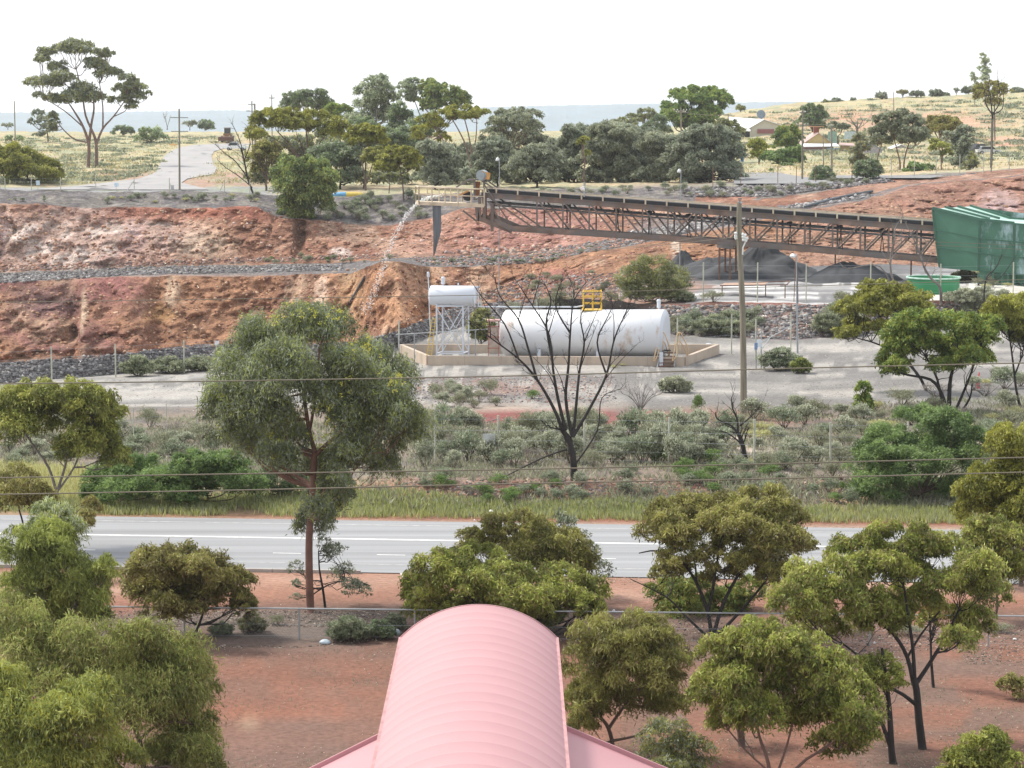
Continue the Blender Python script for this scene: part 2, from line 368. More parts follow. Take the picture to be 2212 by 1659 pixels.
        c = C((.13, .12, .12)); c = lerp(c, (.25, .235, .22), sst(n4, .5, .65)*.6); g = sst(v, 590, 604)
        c = lerp(c, (.42, .25, .18), (1-sst(u, 350, 700))*sst(np.abs(y-291), 0, 6)*sst(v-(590-(u/1000)*14), 2, 14)*.85)
        c = lerp(c, (.40, .22, .15), sst(u, 1300, 1500)*sst(n2, .5, .6)*.5)
    elif name == 'upper_quarry_wall':
        c = C((.325, .168, .11)); vs = fbm(x*.3, y*.1, z*.15, 4, 61); hs = fbm(x*.08, y*.1, z*.9, 4, 65)
        c = lerp(c, (.24, .115, .085), sst(hs, .48, .62)*.65); c = lerp(c, (.54, .37, .27), sst(vs, .52, .66)*.6)
        pale = blob(u, v, 130, 522, 250, 62, .5, n1)
        c = lerp(c, (.50, .36, .30), pale*.85); c = lerp(c, (.64, .54, .48), pale*sst(n2, .46, .62)*.8); c = lerp(c, (.45, .27, .26), pale*sst(vs, .5, .6)*.5)
        c = lerp(c, (.55, .42, .31), blob(u, v, 440, 530, 60, 28, .6, n2)*.7)
        c = lerp(c, (.70, .58, .52), blob(u, v, 735, 545, 20, 13, .5, n2)*.8)
        c = lerp(c, (.32, .125, .085), (1-sst(v, 462, 486))*sst(u, 180, 300)*(1-sst(u, 560, 620))*.85)
        c = lerp(c, (.30, .16, .11), blob(u, v, 600, 500, 50, 50, .4, n2)*.5)
        c = lerp(c, (.40, .21, .16), blob(u, v, 1000, 520, 130, 50, .5, n1)*.7); c = lerp(c, (.38, .19, .17), blob(u, v, 1160, 500, 120, 50, .5, n1)*.6)
        c = lerp(c, (.17, .15, .15), blob(u, v, 1450, 490, 90, 18, .4, n2)*.8)
        c = lerp(c, (.45, .29, .22), sst(u, 1750, 1900)*.5)
        rim = v < np.interp(u, US, RIMV)-1+(n2-.5)*8
        c[rim] = (.165, .15, .15)
        rr = rim & (n2 > .52); c[rr] = (.23, .21, .19)
        rr = rim & (u > 1500) & (n1 > .48); c[rr] = (.33, .17, .12)
        c = lerp(c, (.55, .42, .34), sst(n4, .68, .80)*.25)
    elif name == 'upper_ground':
        c = C((.40, .345, .20)); c = lerp(c, (.27, .27, .18), sst(n2, .44, .6)*.7); c = lerp(c, (.34, .22, .155), sst(n1, .52, .64)*.45)
        c = lerp(c, (.25, .25, .25), (1-sst(y, 330, 336))*(1-sst(u, 560, 640)))
        c = lerp(c, (.33, .215, .165), sst(y, 332, 338)*(1-sst(y, 385, 410))*sst(u, 150, 260)*(1-sst(u, 520, 640))*.9)
        c = lerp(c, (.44, .33, .22), sst(u, 1150, 1300)*(1-sst(y, 380, 420))*.5)
        c = lerp(c, (.17, .155, .15), sst(u, 1100, 1200)*(1-sst(y, 322, 332))*.8)
        c = lerp(c, (.44, .24, .17), blob(u, v, 1900, 262, 260, 22, .5, n1)*.85)
        c = lerp(c, (.47, .27, .19), blob(u, v, 2180, 305, 120, 12, .4, n1)*.9)
        c = lerp(c, (.24, .27, .17), sst(fbm(x*.3, y*.3, z*0, 4, 73), .55, .62)*.6)
    elif name == 'distant_plain':
        c = C((.16, .18, .12))
    else:
        c = C((.10, .15, .20))
    return np.clip(c, 0, .9)
RIMV = np.array([proj(q)[1] for q in ROW[10]])
TM = {
 'ground': terrmat('ground_mat', .5, 5.0, .14, .34, .5, .08), 'gravel_bank': terrmat('gravel_bank_mat', 1.0, 5.0, .2, .6, .9, .2),
 'quarry_floor': terrmat('quarry_floor_mat', .6, 4, .1, .2, .3, .05), 'lower_quarry_wall': terrmat('lower_wall_mat', .6, 3.2, .22, .42, 1.0, .5, squash=(1, 1, 1.2), facet=.55),
 'quarry_bench': terrmat('bench_mat', 1, 4.5, .2, .6, .9, .2), 'upper_quarry_wall': terrmat('upper_wall_mat', .6, 3.0, .22, .42, 1.0, .5, squash=(1, 1, 1.7), facet=.6),
 'upper_ground': terrmat('upper_ground_mat', .25, 1.8, .15, .4, .6, .15), 'distant_plain': terrmat('plain_mat', .01, .06, .2, .3, .1, .1), 'distant_hills': terrmat('hill_mat', .002, .02, .2, .3, .1, .1)}
ALLV = []; ALLF = []; base = 0
for name, r0, r1, steps in STRIPS:
    rows = []; amps = []
    for k, r in enumerate(range(r0, r1)):
        for i in range(steps[k]):
            t = i/steps[k]; rows.append(ROW[r]*(1-t)+ROW[r+1]*t); amps.append((AMP[r][0]*(1-t)+AMP[r+1][0]*t, AMP[r][1]*(1-t)+AMP[r+1][1]*t))
    rows.append(ROW[r1]); amps.append(AMP[r1])
    V = np.concatenate(rows); n = len(US); m_ = len(rows)
    uu = np.tile(US, m_)
    A = np.repeat(np.array(amps), n, axis=0)
    x, y, z = V.T
    wallish = 1.0
    big = fbm(x*.10, y*.10, z*.05, 4, 101)-.5; rid = 1-np.abs(2*fbm(x*.28, y*.2, z*.14, 4, 111)-1)*2; fine = (fbm(x*.8, y*.8, z*1.1, 4, 121)-.5)+1.1*(np.abs(fbm(x*.45, y*.3, z*.6, 3, 125)-.5)-.12)
    hstep = fbm(x*.05, y*.05, z*1.0, 3, 131)-.5
    inwall = np.zeros(len(V))
    if 'wall' in name:
        nr = m_ if name == 'lower_quarry_wall' else 81
        tt = np.repeat(np.arange(m_)/(nr-1), n); inwall = np.where(tt <= 1, np.sin(np.pi*np.clip(tt, 0, 1))**.7, 0)
        hgt = np.tile(ROW[r0+1][:, 2]-ROW[r0][:, 2], m_); inwall = inwall*np.clip(hgt/6, .08, 1)
    dy = A[:, 0]*(big*2.0+(rid-.5)*.8+fine*.8)+inwall*(big*3.6+(rid-.4)*1.5+fine*1.3+hstep*1.2)
    if name == 'upper_quarry_wall':   # the narrow cuts in the upper face
        cut = np.exp(-((uu-(652-(480-(V[:, 2]*0+470))*0-(7-V[:, 2])*1.6))/12)**4)*inwall
        dy = dy+cut*5.5; cut2 = np.exp(-((uu-877)/9)**4)*inwall*sst(V[:, 2], 1.5, 3)
        dy = dy+cut2*3
    if name == 'lower_quarry_wall':
        dy = dy+inwall*(-4.5*np.exp(-((uu-190)/26)**2)*1.0-3.0*np.exp(-((uu-300)/60)**2)-2.5*np.exp(-((uu-715)/18)**2)+4*np.exp(-((uu-335)/22)**2)+2.5*np.exp(-((uu-150)/18)**2))
    dz = A[:, 1]*((fbm(x*.12, y*.12, z*0, 3, 141)-.5)*2+(fbm(x*.6, y*.6, z*0, 3, 151)-.5)*1.0)
    if name in ('ground',): dz = dz*(1-np.clip((y < 112)*1.0, 0, 1)*.8)
    V2 = V.copy(); V2[:, 1] += dy; V2[:, 2] += dz
    pu, pv = proj(V.T)
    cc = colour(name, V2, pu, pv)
    i = np.arange(m_-1)[:, None]*n+np.arange(n-1)[None, :]
    F = np.stack([i, i+1, i+1+n, i+n], -1).reshape(-1, 4)
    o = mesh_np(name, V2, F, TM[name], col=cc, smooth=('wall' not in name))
    tag(o, kind='structure')
    if name not in ('distant_plain', 'distant_hills'):
        ALLV.append(V2); ALLF.append(F+base); base += len(V2)
_V = np.concatenate(ALLV); _F = np.concatenate(ALLF)
BVH = BVHTree.FromPolygons([tuple(map(float, q)) for q in _V], [tuple(map(int, q)) for q in _F])
def G(u, v):
    a = (u-CU)/FV; b = (CV-v)/FV
    d = Vector((a, CT+b*ST, b*CT-ST)).normalized()
    h = BVH.ray_cast(Vector((0, 0, CAMH)), d, 3000)
    if h[0] is None: return P(u, v, 800)
    return h[0]
def Hz(x, y, top=60):
    h = BVH.ray_cast(Vector((x, y, top)), Vector((0, 0, -1)), 200)
    return h[0].z if h[0] is not None else 0.0
def onz(p): return Vector((p[0], p[1], Hz(p[0], p[1])))

# ================================================================= VEGETATION ENGINE
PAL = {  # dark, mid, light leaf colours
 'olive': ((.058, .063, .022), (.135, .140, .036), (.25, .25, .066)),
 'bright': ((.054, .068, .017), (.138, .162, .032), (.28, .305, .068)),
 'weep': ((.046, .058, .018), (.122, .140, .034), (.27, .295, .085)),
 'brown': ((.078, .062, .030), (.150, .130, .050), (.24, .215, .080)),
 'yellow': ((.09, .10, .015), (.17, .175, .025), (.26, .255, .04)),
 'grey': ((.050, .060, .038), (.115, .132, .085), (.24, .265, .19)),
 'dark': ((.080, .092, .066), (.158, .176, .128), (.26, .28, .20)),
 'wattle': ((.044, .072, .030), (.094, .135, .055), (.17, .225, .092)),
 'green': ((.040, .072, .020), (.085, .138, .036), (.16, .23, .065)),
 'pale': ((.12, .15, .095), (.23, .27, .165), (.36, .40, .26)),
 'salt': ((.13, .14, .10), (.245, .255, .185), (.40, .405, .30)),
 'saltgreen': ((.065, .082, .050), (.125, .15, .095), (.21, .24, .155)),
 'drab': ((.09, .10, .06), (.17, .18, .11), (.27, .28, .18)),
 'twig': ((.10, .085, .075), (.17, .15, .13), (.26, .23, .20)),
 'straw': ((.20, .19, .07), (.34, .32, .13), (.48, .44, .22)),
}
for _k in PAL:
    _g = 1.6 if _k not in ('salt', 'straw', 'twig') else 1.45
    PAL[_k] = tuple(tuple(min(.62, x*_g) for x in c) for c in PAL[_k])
def leafquads(C, A, L, W, rng):
    """kite shaped leaves: centres C, unit axes A"""
    R = rng.normal(size=C.shape); B = np.cross(A, R); B /= np.linalg.norm(B, axis=1)[:, None]+1e-9
    L = L[:, None]; W = W[:, None]
    V = np.stack([C-A*L*.5, C+B*W*.5-A*L*.08, C+A*L*.5, C-B*W*.5-A*L*.08], 1).reshape(-1, 3)
    F = np.arange(len(C)*4).reshape(-1, 4)
    return V, F
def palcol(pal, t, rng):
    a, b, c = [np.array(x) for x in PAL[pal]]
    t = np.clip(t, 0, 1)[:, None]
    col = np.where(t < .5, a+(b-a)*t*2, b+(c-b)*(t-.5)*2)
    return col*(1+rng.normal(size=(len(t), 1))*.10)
def foliage(lobes, n, L, W, pal, rng, droop=.6, pal2=None, mix2=.15, fill=.35, clump=.34, flat=.75, kdens=1.0):
    """lobes: list of (centre, rx, ry, rz)"""
    C = np.array([l[0] for l in lobes]); R = np.array([l[1:4] for l in lobes])
    area = R[:, 0]*R[:, 2]+R[:, 0]*R[:, 1]*.3; pr = area/area.sum()
    # sub-clumps on every lobe
    cc = []; cr = []; ct = []; wgt = []
    for i in range(len(lobes)):
        k = max(5, int(26*kdens))
        d = rng.normal(size=(k, 3)); d /= np.linalg.norm(d, axis=1)[:, None]
        d[:, 2] = np.where(d[:, 2] < -.35, -d[:, 2], d[:, 2])
        rad = rng.uniform(fill, 1.0, size=k)**.6*.86
        p = C[i]+d*R[i]*rad[:, None]
        s = clump*min(R[i][0], R[i][2]*1.25)*rng.uniform(.65, 1.25, size=k)
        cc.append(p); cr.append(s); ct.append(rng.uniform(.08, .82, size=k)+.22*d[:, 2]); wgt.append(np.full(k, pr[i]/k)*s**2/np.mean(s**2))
    cc = np.concatenate(cc); cr = np.concatenate(cr); ct = np.concatenate(ct); wgt = np.concatenate(wgt); wgt /= wgt.sum()
    idx = rng.choice(len(cc), size=n, p=wgt)
    d = rng.normal(size=(n, 3)); d /= np.linalg.norm(d, axis=1)[:, None]
    d[:, 2] = np.where((d[:, 2] < -.2) & (rng.random(n) < .7), -d[:, 2], d[:, 2])
    rad = rng.random(n)**.42*rng.choice([1, 1.0, 1.35], size=n)
    off = d*rad[:, None]*cr[idx][:, None]; off[:, 2] *= flat
    hang = np.clip(np.linalg.norm(off[:, :2], axis=1)/(cr[idx]+1e-6), 0, 1.4)
    off[:, 2] -= hang**2*cr[idx]*.45*droop
    p = cc[idx]+off
    A = rng.normal(size=(n, 3))*.55+d*.5; A[:, 2] -= droop*1.5*rng.random(n); A /= np.linalg.norm(A, axis=1)[:, None]
    l = L*rng.uniform(.6, 1.35, size=n); w_ = W*rng.uniform(.7, 1.3, size=n)
    V, F = leafquads(p, A, l, w_, rng)
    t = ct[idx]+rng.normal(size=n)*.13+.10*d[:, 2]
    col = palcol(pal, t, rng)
    if pal2:
        m2 = rng.random(n) < mix2; c2 = palcol(pal2, t, rng); col[m2] = c2[m2]
    return V, F, np.clip(col, .01, .8), cc, cr
BARK = {'burnt': mat('burnt_bark', (.026, .021, .019), .9, var=.4, scale=2), 'black': mat('dark_bark', (.028, .024, .023), .9, var=.35, scale=2, bump=.4), 'red': mat('red_bark', (.17, .085, .06), .8, var=.35, scale=2, bump=.3),
        'grey': mat('grey_bark', (.17, .15, .135), .9, var=.3, scale=2, bump=.3), 'brown': mat('brown_bark', (.12, .085, .068), .9, var=.3, scale=2, bump=.3),
        'salmon': mat('salmon_bark', (.17, .105, .085), .7, var=.25, scale=1.5, bump=.2)}
def wob(a, b, k, amp, rng, sag=0.0):
    pts = []
    for i in range(k+1):
        t = i/k; p = a.lerp(b, t)
        if 0 < i < k: p = p+Vector((rng.normal(), rng.normal(), rng.normal()))*amp
        p = p+Vector((0, 0, -sag*math.sin(math.pi*t)))
        pts.append(p)
    return pts
def catm(pts, n=4):
    out = []
    P_ = [pts[0]]+list(pts)+[pts[-1]]
    for i in range(1, len(P_)-2):
        p0, p1, p2, p3 = P_[i-1:i+3]
        for k in range(n):
            t = k/n
            out.append(.5*((2*p1)+(-p0+p2)*t+(2*p0-5*p1+4*p2-p3)*t*t+(-p0+3*p1-3*p2+p3)*t**3))
    out.append(pts[-1]); return out
TN = [0]
def tree(label, base, lobes, stems=None, pal='olive', bark='brown', name='tree', cat='tree', d=None, group=None, dens=1.0, px=4.6, droop=.6,
         r0=5, sep=.5, pal2=None, mix2=.15, clump=.30, fill=.5, seed=None, hub=.45, twigs=8, leafw=.30, grow=1.0, flat=.75, z0=None, kdens=1.0, link=True):
    TN[0] += 1; rng = np.random.default_rng(seed or 1000+TN[0])
    if d is None:
        b = G(*base)
    else:
        b = P(base[0], base[1], d); b = onz(b)
    d = b.y; s = d/FV
    near = px > 4
    kx, kz = (1.22, 1.5) if near else (1.2, 1.38)
    lobes = [(l[0], l[1]+(kz-1)*l[3]*.55, l[2]*kx*grow, l[3]*kz*grow)+tuple(l[4:]) for l in lobes]
    if link and len(lobes) > 3:
        ex = []
        for i, l in enumerate(lobes):
            o_ = sorted(lobes, key=lambda q: (q[0]-l[0])**2+(1.5*(q[1]-l[1]))**2)[1:3]
            for q in o_: ex.append(((l[0]+q[0])/2, (l[1]+q[1])/2+4, (l[2]+q[2])*.36, (l[3]+q[3])*.36))
        lobes = lobes+ex[::2]
    b = b-Vector((0, 0, .08))
    W = max(l[0]+l[2] for l in lobes)-min(l[0]-l[2] for l in lobes)
    L3 = []
    for l in lobes:
        dd = l[4]*s if len(l) > 4 else rng.uniform(-1, 1)*W*s*.5*sep
        rx = l[2]*s; rz = l[3]*s; ry = max(rx, rz)*.8
        L3.append((np.array(P(l[0], l[1], d+dd)), rx, ry, rz))
    root = thing(name, label, cat, b, group)
    root['_loc'] = tuple(b)
    apx = sum(math.pi*l[2]*l[3] for l in lobes)/4.67*.62
    px_m = 2.16*s; L = px*px_m; n = int(apx*dens*2.4*(4.6/px)**1.3)
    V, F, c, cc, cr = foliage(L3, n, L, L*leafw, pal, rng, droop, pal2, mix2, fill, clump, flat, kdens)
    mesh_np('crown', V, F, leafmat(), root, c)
    mb = MB()
    nodes = []
    hubs = []
    if stems:
        for st in stems:
            pts = [P(q[0], q[1], d+(q[2]*s if len(q) > 2 else 0)) for q in st[0]]
            if abs(st[0][0][0]-base[0]) < 25 and abs(st[0][0][1]-base[1]) < 15: pts[0] = Vector((pts[0].x, b.y, b.z))
            pts = catm(pts, 3); k = len(pts)
            rr = [(st[1]+(st[2]-st[1])*(i/(k-1)))*s for i in range(k)]
            mb.tube(pts, rr, 7)
            for i in range(k//3, k): nodes.append((pts[i], rr[i]))
    else:
        cx = Vector(sum((l[0] for l in L3), np.zeros(3))/len(L3))
        h = b.lerp(cx, hub); h.x = b.x*.65+h.x*.35
        pts = wob(b, h, 4, .02*(h-b).length, rng)
        rr = [r0*s*(1-.4*i/4) for i in range(5)]
        mb.tube(pts, rr, 7)
        nodes += [(pts[i], rr[i]) for i in (2, 3, 4)]
    for (cn, rx, ry, rz) in L3:
        cV = Vector(cn)
        cand = [q for q in nodes if q[0].z < cV.z+rz*.3] or nodes
        q = min(cand, key=lambda q: (q[0]-cV).length+max(0, .6*abs(q[0].x-cV.x)-(cV.z-q[0].z)))
        end = cV+Vector((0, 0, -rz*.15))
        Ld = (end-q[0]).length
        pts = wob(q[0], end, 4, .045*Ld, rng, sag=.08*Ld)
        ra = min(q[1]*.75, .028*Ld+.8*s); rb = .55*s
        mb.tube(catm(pts, 2), [ra+(rb-ra)*i/8 for i in range(9)], 5)
        ids = np.argsort(((cc-cn)**2).sum(1))[:max(4, int(twigs*2.5))]
        for j in rng.permutation(ids)[:twigs if near else 4]:
            st_ = pts[rng.integers(2, 5)]
            e = Vector(cc[j]); mb.tube(wob(st_, e, 3, .05*(e-st_).length, rng), [.55*s, .45*s, .35*s, .22*s], 4, cap=False)
    if near and len(nodes) > 3:
        for _ in range(34):
            q = nodes[rng.integers(len(nodes)//3, len(nodes))]; e = Vector(cc[rng.integers(len(cc))]); Ld = (e-q[0]).length
            if Ld < 5*s or Ld > 130*s or e.z < q[0].z: continue
            mb.tube(wob(q[0], e, 5, .06*Ld, rng, sag=.06*Ld), [min(q[1]*.5, 1.1*s), .95*s, .8*s, .6*s, .4*s, .2*s], 4, cap=False)
    mb.build('trunk', BARK[bark], root, smooth=True)
    del root['_loc']
    return root
def dead_tree(label, base, stems, bark='black', d=None, name='dead_tree', group=None, twig=3, seed=7, spread=.5, big=False):
    """stems: (polyline, r0, r1)"""
    rng = np.random.default_rng(seed)
    b = G(*base) if d is None else onz(P(base[0], base[1], d)); d = b.y; s = d/FV
    stems = [(q[0], q[1]*(.92 if big else 1), q[2]*(.85 if big else 1)) for q in stems]
    root = thing(name, label, 'dead tree', b, group)
    T = MB(); B = MB()
    def grow(p, dr, ln, r, lev):
        k = 4; pts = [p]
        for i in range(k):
            dr = (dr+Vector((rng.normal(), rng.normal(), rng.normal()+.25))*.16).normalized(); pts.append(pts[-1]+dr*ln/k)
        B.tube(pts, [r*(1-.7*i/k) for i in range(k+1)], 4, cap=False)
        if lev > 0:
            for i in range(2+lev):
                j = rng.integers(1, k+1); nd = (dr+Vector((rng.normal(), rng.normal(), rng.normal()*.6+.3))*.55).normalized()
                grow(pts[j], nd, ln*rng.uniform(.4, .7), r*.55, lev-1)
    for i, st in enumerate(stems):
        pts = [P(q[0], q[1], d+(q[2]*s if len(q) > 2 else rng.uniform(-6, 6)*s*(j > 0))) for j, q in enumerate(st[0])]
        if abs(st[0][0][0]-base[0]) < 12 and abs(st[0][0][1]-base[1]) < 12: pts[0].z = b.z-.05; pts[0].y = b.y
        pts = catm(pts, 4); k = len(pts)
        rr = [(st[1]+(st[2]-st[1])*(j/(k-1)))*s for j in range(k)]
        (T if i == 0 else B).tube(pts, rr, 6)
        for j in range(int(k*.35), k):
            for q in range(1):
                if rng.random() < twig/6.0+.25*(j > k*.7):
                    dr = (pts[j]-pts[j-1]).normalized(); nd = (dr+Vector((rng.normal(), rng.normal(), rng.normal()*.4))*spread).normalized()
                    grow(pts[j], nd, rng.uniform(18, 48)*s*(.5 if st[1] < 2 else 1), max(.45, rr[j]/s*.4)*s, 2 if big else 1)
    T.build('trunk', BARK[bark], root, smooth=True); B.build('branches', BARK[bark], root, smooth=True)
    return root
# ---- shrub prototypes: unit domes, copied with shared meshes
PROTO = {}
def proto(kind, pal, n, L, W, h, twiggy=False, pal2=None, spiky=0.0, seed=1):
    rng = np.random.default_rng(seed)
    lob = []
    for i in range(6):
        a = rng.uniform(0, 6.28); r = rng.uniform(.15, .6)
        lob.append((np.array([math.cos(a)*r, math.sin(a)*r, h*rng.uniform(.3, .62)]), .48, .48, h*.42))
    lob.append((np.array([0, 0, h*.6]), .45, .45, h*.42))
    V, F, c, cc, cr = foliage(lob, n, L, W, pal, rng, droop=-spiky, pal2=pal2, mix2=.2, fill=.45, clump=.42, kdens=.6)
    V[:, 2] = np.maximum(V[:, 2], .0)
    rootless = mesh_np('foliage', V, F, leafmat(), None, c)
    mb = MB()
    for i in range(14 if twiggy else 7):
        a = rng.uniform(0, 6.28); r = rng.uniform(.3, .9)
        e = Vector((math.cos(a)*r, math.sin(a)*r, h*rng.uniform(.5, 1.0)))
        mb.tube(wob(Vector((0, 0, -.05)), e, 3, .05, rng), [.028, .02, .014, .006], 4, cap=False)
    st = mb.build('stem', BARK['grey'] if twiggy else BARK['brown'])
    fm, sm = rootless.data, st.data
    bpy.data.objects.remove(rootless); bpy.data.objects.remove(st)
    PROTO[kind] = (fm, sm)
for i in range(3):
    proto('salt%d' % i, 'salt', 2600, .11, .06, 1.35, seed=11+i, spiky=.6, pal2='saltgreen')
    proto('sg%d' % i, 'saltgreen', 2300, .11, .045, 1.2, seed=21+i, spiky=.5, pal2='salt')
    proto('drab%d' % i, 'drab', 2000, .12, .035, 1.15, seed=31+i, spiky=.9, pal2='twig')
    proto('green%d' % i, 'green', 2200, .10, .042, 1.15, seed=41+i, spiky=.4, pal2='wattle')
for i in range(2):
    proto('straw%d' % i, 'straw', 900, .14, .035, .7, seed=51+i, spiky=1.2, pal2='drab')
    proto('twig%d' % i, 'twig', 500, .12, .02, .8, twiggy=True, seed=61+i, spiky=.8)
    proto('round%d' % i, 'wattle', 2200, .08, .035, 1.5, seed=71+i, spiky=.5, pal2='dark')
SHN = {'salt': 'saltbush', 'sg': 'saltbush', 'drab': 'scrub_bush', 'green': 'green_bush', 'straw': 'dry_bush', 'twig': 'twiggy_bush', 'round': 'round_bush'}
LM = [(60, 'leftmost wattle'), (230, 'left wattle mound'), (450, 'right wattle mound'), (671, 'flowering gum'), (905, 'leaning fence stay'), (1056, 'grey sign'), (1236, 'burnt dead tree'), (1385, 'leafless shrub'), (1457, 'pale round saltbush'), (1606, 'bent power pole'), (1723, 'yard lamp'), (1866, 'bright sapling'), (1990, 'feathery wattle'), (2113, 'red bollard'), (2200, 'right edge gum')]
LM2 = [(33, 'bare timber pole'), (200, 'salmon gum'), (388, 'roadside power pole'), (547, 'leafless rim tree'), (652, 'weeping pepper tree'), (735, 'blue and yellow boat'), (830, 'falling water'), (950, 'hanging chute'), (1077, 'first floodlight'), (1262, 'white siren'), (1469, 'second floodlight'), (1600, 'bent power pole'), (1733, 'tall pale pole'), (1873, 'clipped round bush'), (2016, 'green round tank'), (2150, 'green shed')]
ADJ = {'salt': 'silvery', 'sg': 'blue-green', 'drab': 'dull olive', 'green': 'bright green', 'straw': 'straw coloured', 'twig': 'bare twiggy', 'round': 'rounded green'}
def where(u, v, kind, w, wr, v0, v1, place, pts):
    lm = LM if v > 800 else LM2
    L = min(lm, key=lambda q: abs(q[0]-u)); du = u-L[0]; f = (w-wr[0])/(wr[1]-wr[0]+1e-6)
    size = 'small' if f < .25 else 'middling' if f < .5 else 'large' if f < .78 else 'huge'
    t = (v-v0)/(v1-v0+1e-6); row = 'at back of' if t < .25 else 'midway in' if t < .5 else 'nearer in' if t < .75 else 'at front of'
    rel = ('in line with' if abs(du) < 14 else ('just ' if abs(du) < 45 else 'well ' if abs(du) > 85 else '')+('left of' if du < 0 else 'right of'))
    return '%s %s bush %s %s, %s %s' % (size, ADJ[kind], row, place, rel, L[1])
def shrub(kind, u, v, wpx, label, group=None, hs=1.0, d=None, rng=random.Random(5), parts=True):
    p = G(u, v) if d is None else onz(P(u, v, d))
    base = kind.rstrip('0123456789')
    if kind == base: kind = base+str(rng.randrange(3 if base in ('salt', 'sg', 'drab', 'green') else 2))
    s = wpx*p.y/FV/2/1.0
    name = SHN[base]
    fm, sm = PROTO[kind]
    e = thing(name, label, 'bush', p-Vector((0, 0, .02)), group)
    e.rotation_euler = (0, 0, rng.uniform(0, 6.28)); e.scale = (s, s, s*hs)
    f = bpy.data.objects.new('foliage', fm); COL.objects.link(f); f.parent = e
    if parts:
        g = bpy.data.objects.new('stem', sm); COL.objects.link(g); g.parent = e
    return e

# ================================================================= ROAD
M_as = mat('asphalt', (.25, .253, .26), .85, var=.2, scale=.5, vscale=(.03, 2.2, 1), bump=.2, bscale=30)
M_white = mat('road_paint', (.60, .60, .59), .7, var=.2, scale=4)
cA, cB = Pz(100, 1155.5, 0), Pz(1680, 1181, 0)
rd = (cB-cA).normalized(); rn = Vector((-rd.y, rd.x, 0))
def rpt(s_, off, z): q = cA+rd*s_+rn*off; return Vector((q.x, q.y, z))
def rstrip(name, o0, o1, z, m, s0=-30, s1=60, parent=None, kind='structure', dashes=None, n=60):
    mb = MB()
    segs = dashes or [(s0+(s1-s0)*i/n, s0+(s1-s0)*(i+1)/n) for i in range(n)]
    k = len(mb.v)
    for a, b in segs:
        k = len(mb.v); mb.v += [tuple(rpt(a, o0, z)), tuple(rpt(b, o0, z)), tuple(rpt(b, o1, z)), tuple(rpt(a, o1, z))]; mb.f.append((k, k+1, k+2, k+3))
    o = mb.build(name, m, parent)
    if kind: o['kind'] = kind
    return o
rstrip('road', -7.4, 4.7, .035, M_as)
rstrip('road_edge_marking', 3.52, 3.62, .040, MATS['worn_paint'] if 'worn_paint' in MATS else mat('worn_paint', (.40, .40, .39), .8, var=.3))
rstrip('road_centre_marking', -.13, .13, .040, M_white)
rstrip('road_dash_marking', -3.62, -3.50, .040, M_white, dashes=[(-26.5+4.05*i, -25.4+4.05*i) for i in range(21)])
rstrip('road_near_edge_marking', -5.72, -5.64, .040, mat('worn_paint', (.40, .40, .39), .8, var=.3), n=60)
mb = MB()
for i in range(40):
    a, b_ = rpt(-30+i*1.1, -7.5, .06), rpt(-30+i*1.1+1.08, -7.5, .06)
    if proj(b_)[0] < 880: mb.beam(a, b_, .15, .13)
o = mb.build('kerb', mat('kerb_concrete', (.36, .33, .30), .9), None); o['kind'] = 'structure'
M_sh = mat('verge_dust', (.42, .27, .20), .95, var=.2, scale=.8, vscale=(.3, 1, 1))
# upper bitumen road on the far plateau
M_up = mat('pale_bitumen', (.30, .29, .285), .9, var=.08, scale=.2, bump=.1)
def ribbon(name, pairs, m, up=.05, sub_=8):
    mb = MB(); rows = []
    L = []; 
    for (l, r, v) in pairs: L.append((l, r, v))
    out = []
    for i in range(len(L)-1):
        for k in range(sub_):
            t = k/sub_; out.append([L[i][j]*(1-t)+L[i+1][j]*t for j in range(3)])
    out.append(list(L[-1]))
    W = 14
    for l, r, v in out:
        for j in range(W+1):
            p = G(l+(r-l)*j/W, v); mb.v.append((p.x, p.y, p.z+up))
    for i in range(len(out)-1):
        for j in range(W):
            a = i*(W+1)+j; mb.f.append((a, a+1, a+W+2, a+W+1))
    o = mb.build(name, m, None, smooth=True); o['kind'] = 'structure'; return o
ribbon('side_road', [(60, 455, 411), (150, 425, 404), (230, 392, 396), (300, 405, 387), (330, 462, 377), (341, 468, 365), (347, 460, 352), (355, 457, 338), (368, 462, 328), (388, 490, 319), (420, 525, 314), (470, 560, 311)], M_up, .09)
ribbon('side_street', [(1585, 1800, 401), (1585, 1790, 392), (1590, 1720, 384), (1600, 1680, 376)], mat('grey_bitumen', (.21, .21, .21), .9), .25, 6)
ribbon('lane', [(1750, 2010, 389), (1780, 2040, 383)], MATS['grey_bitumen'], .25, 4)

# ================================================================= PINK ROOF BUILDING
M_pink = mat('pink_painted_steel', (.425, .238, .248), .8, var=.03, scale=.6)
M_pink2 = mat('pink_wall_sheet', (.44, .22, .235), .6, var=.04, scale=.6)
dF = 52.5; c0 = P(1034, 1378, dF); wl = P(865, 1385, dF); wr = P(1203, 1374, dF); ap = P(1034, 1307, dF)
hw = (wr.x-wl.x)/2; xc = (wr.x+wl.x)/2; zb = (wl.z+wr.z)/2; rise = ap.z-zb
Rr = (hw*hw+rise*rise)/(2*rise); ah = math.asin(hw/Rr)
bl = thing('barrel_roof_building', 'pink steel building with ribbed barrel roof running towards the viewer over a lower gable roof', 'building', (xc, 40, 0))
def arc(k, n, dr=0): t = -ah+2*ah*k/n; return xc+(Rr+dr)*math.sin(t), ap.z-Rr+(Rr+dr)*math.cos(t)
mb = MB(); yN = 24.0; NA = 40; pitch = .72; ys = []
y = dF
while y > yN:
    ys += [(y, .0), (y-.06, .0), (y-.075, .009), (y-.10, .009), (y-.115, 0)]; y -= pitch
ys.append((yN, 0))
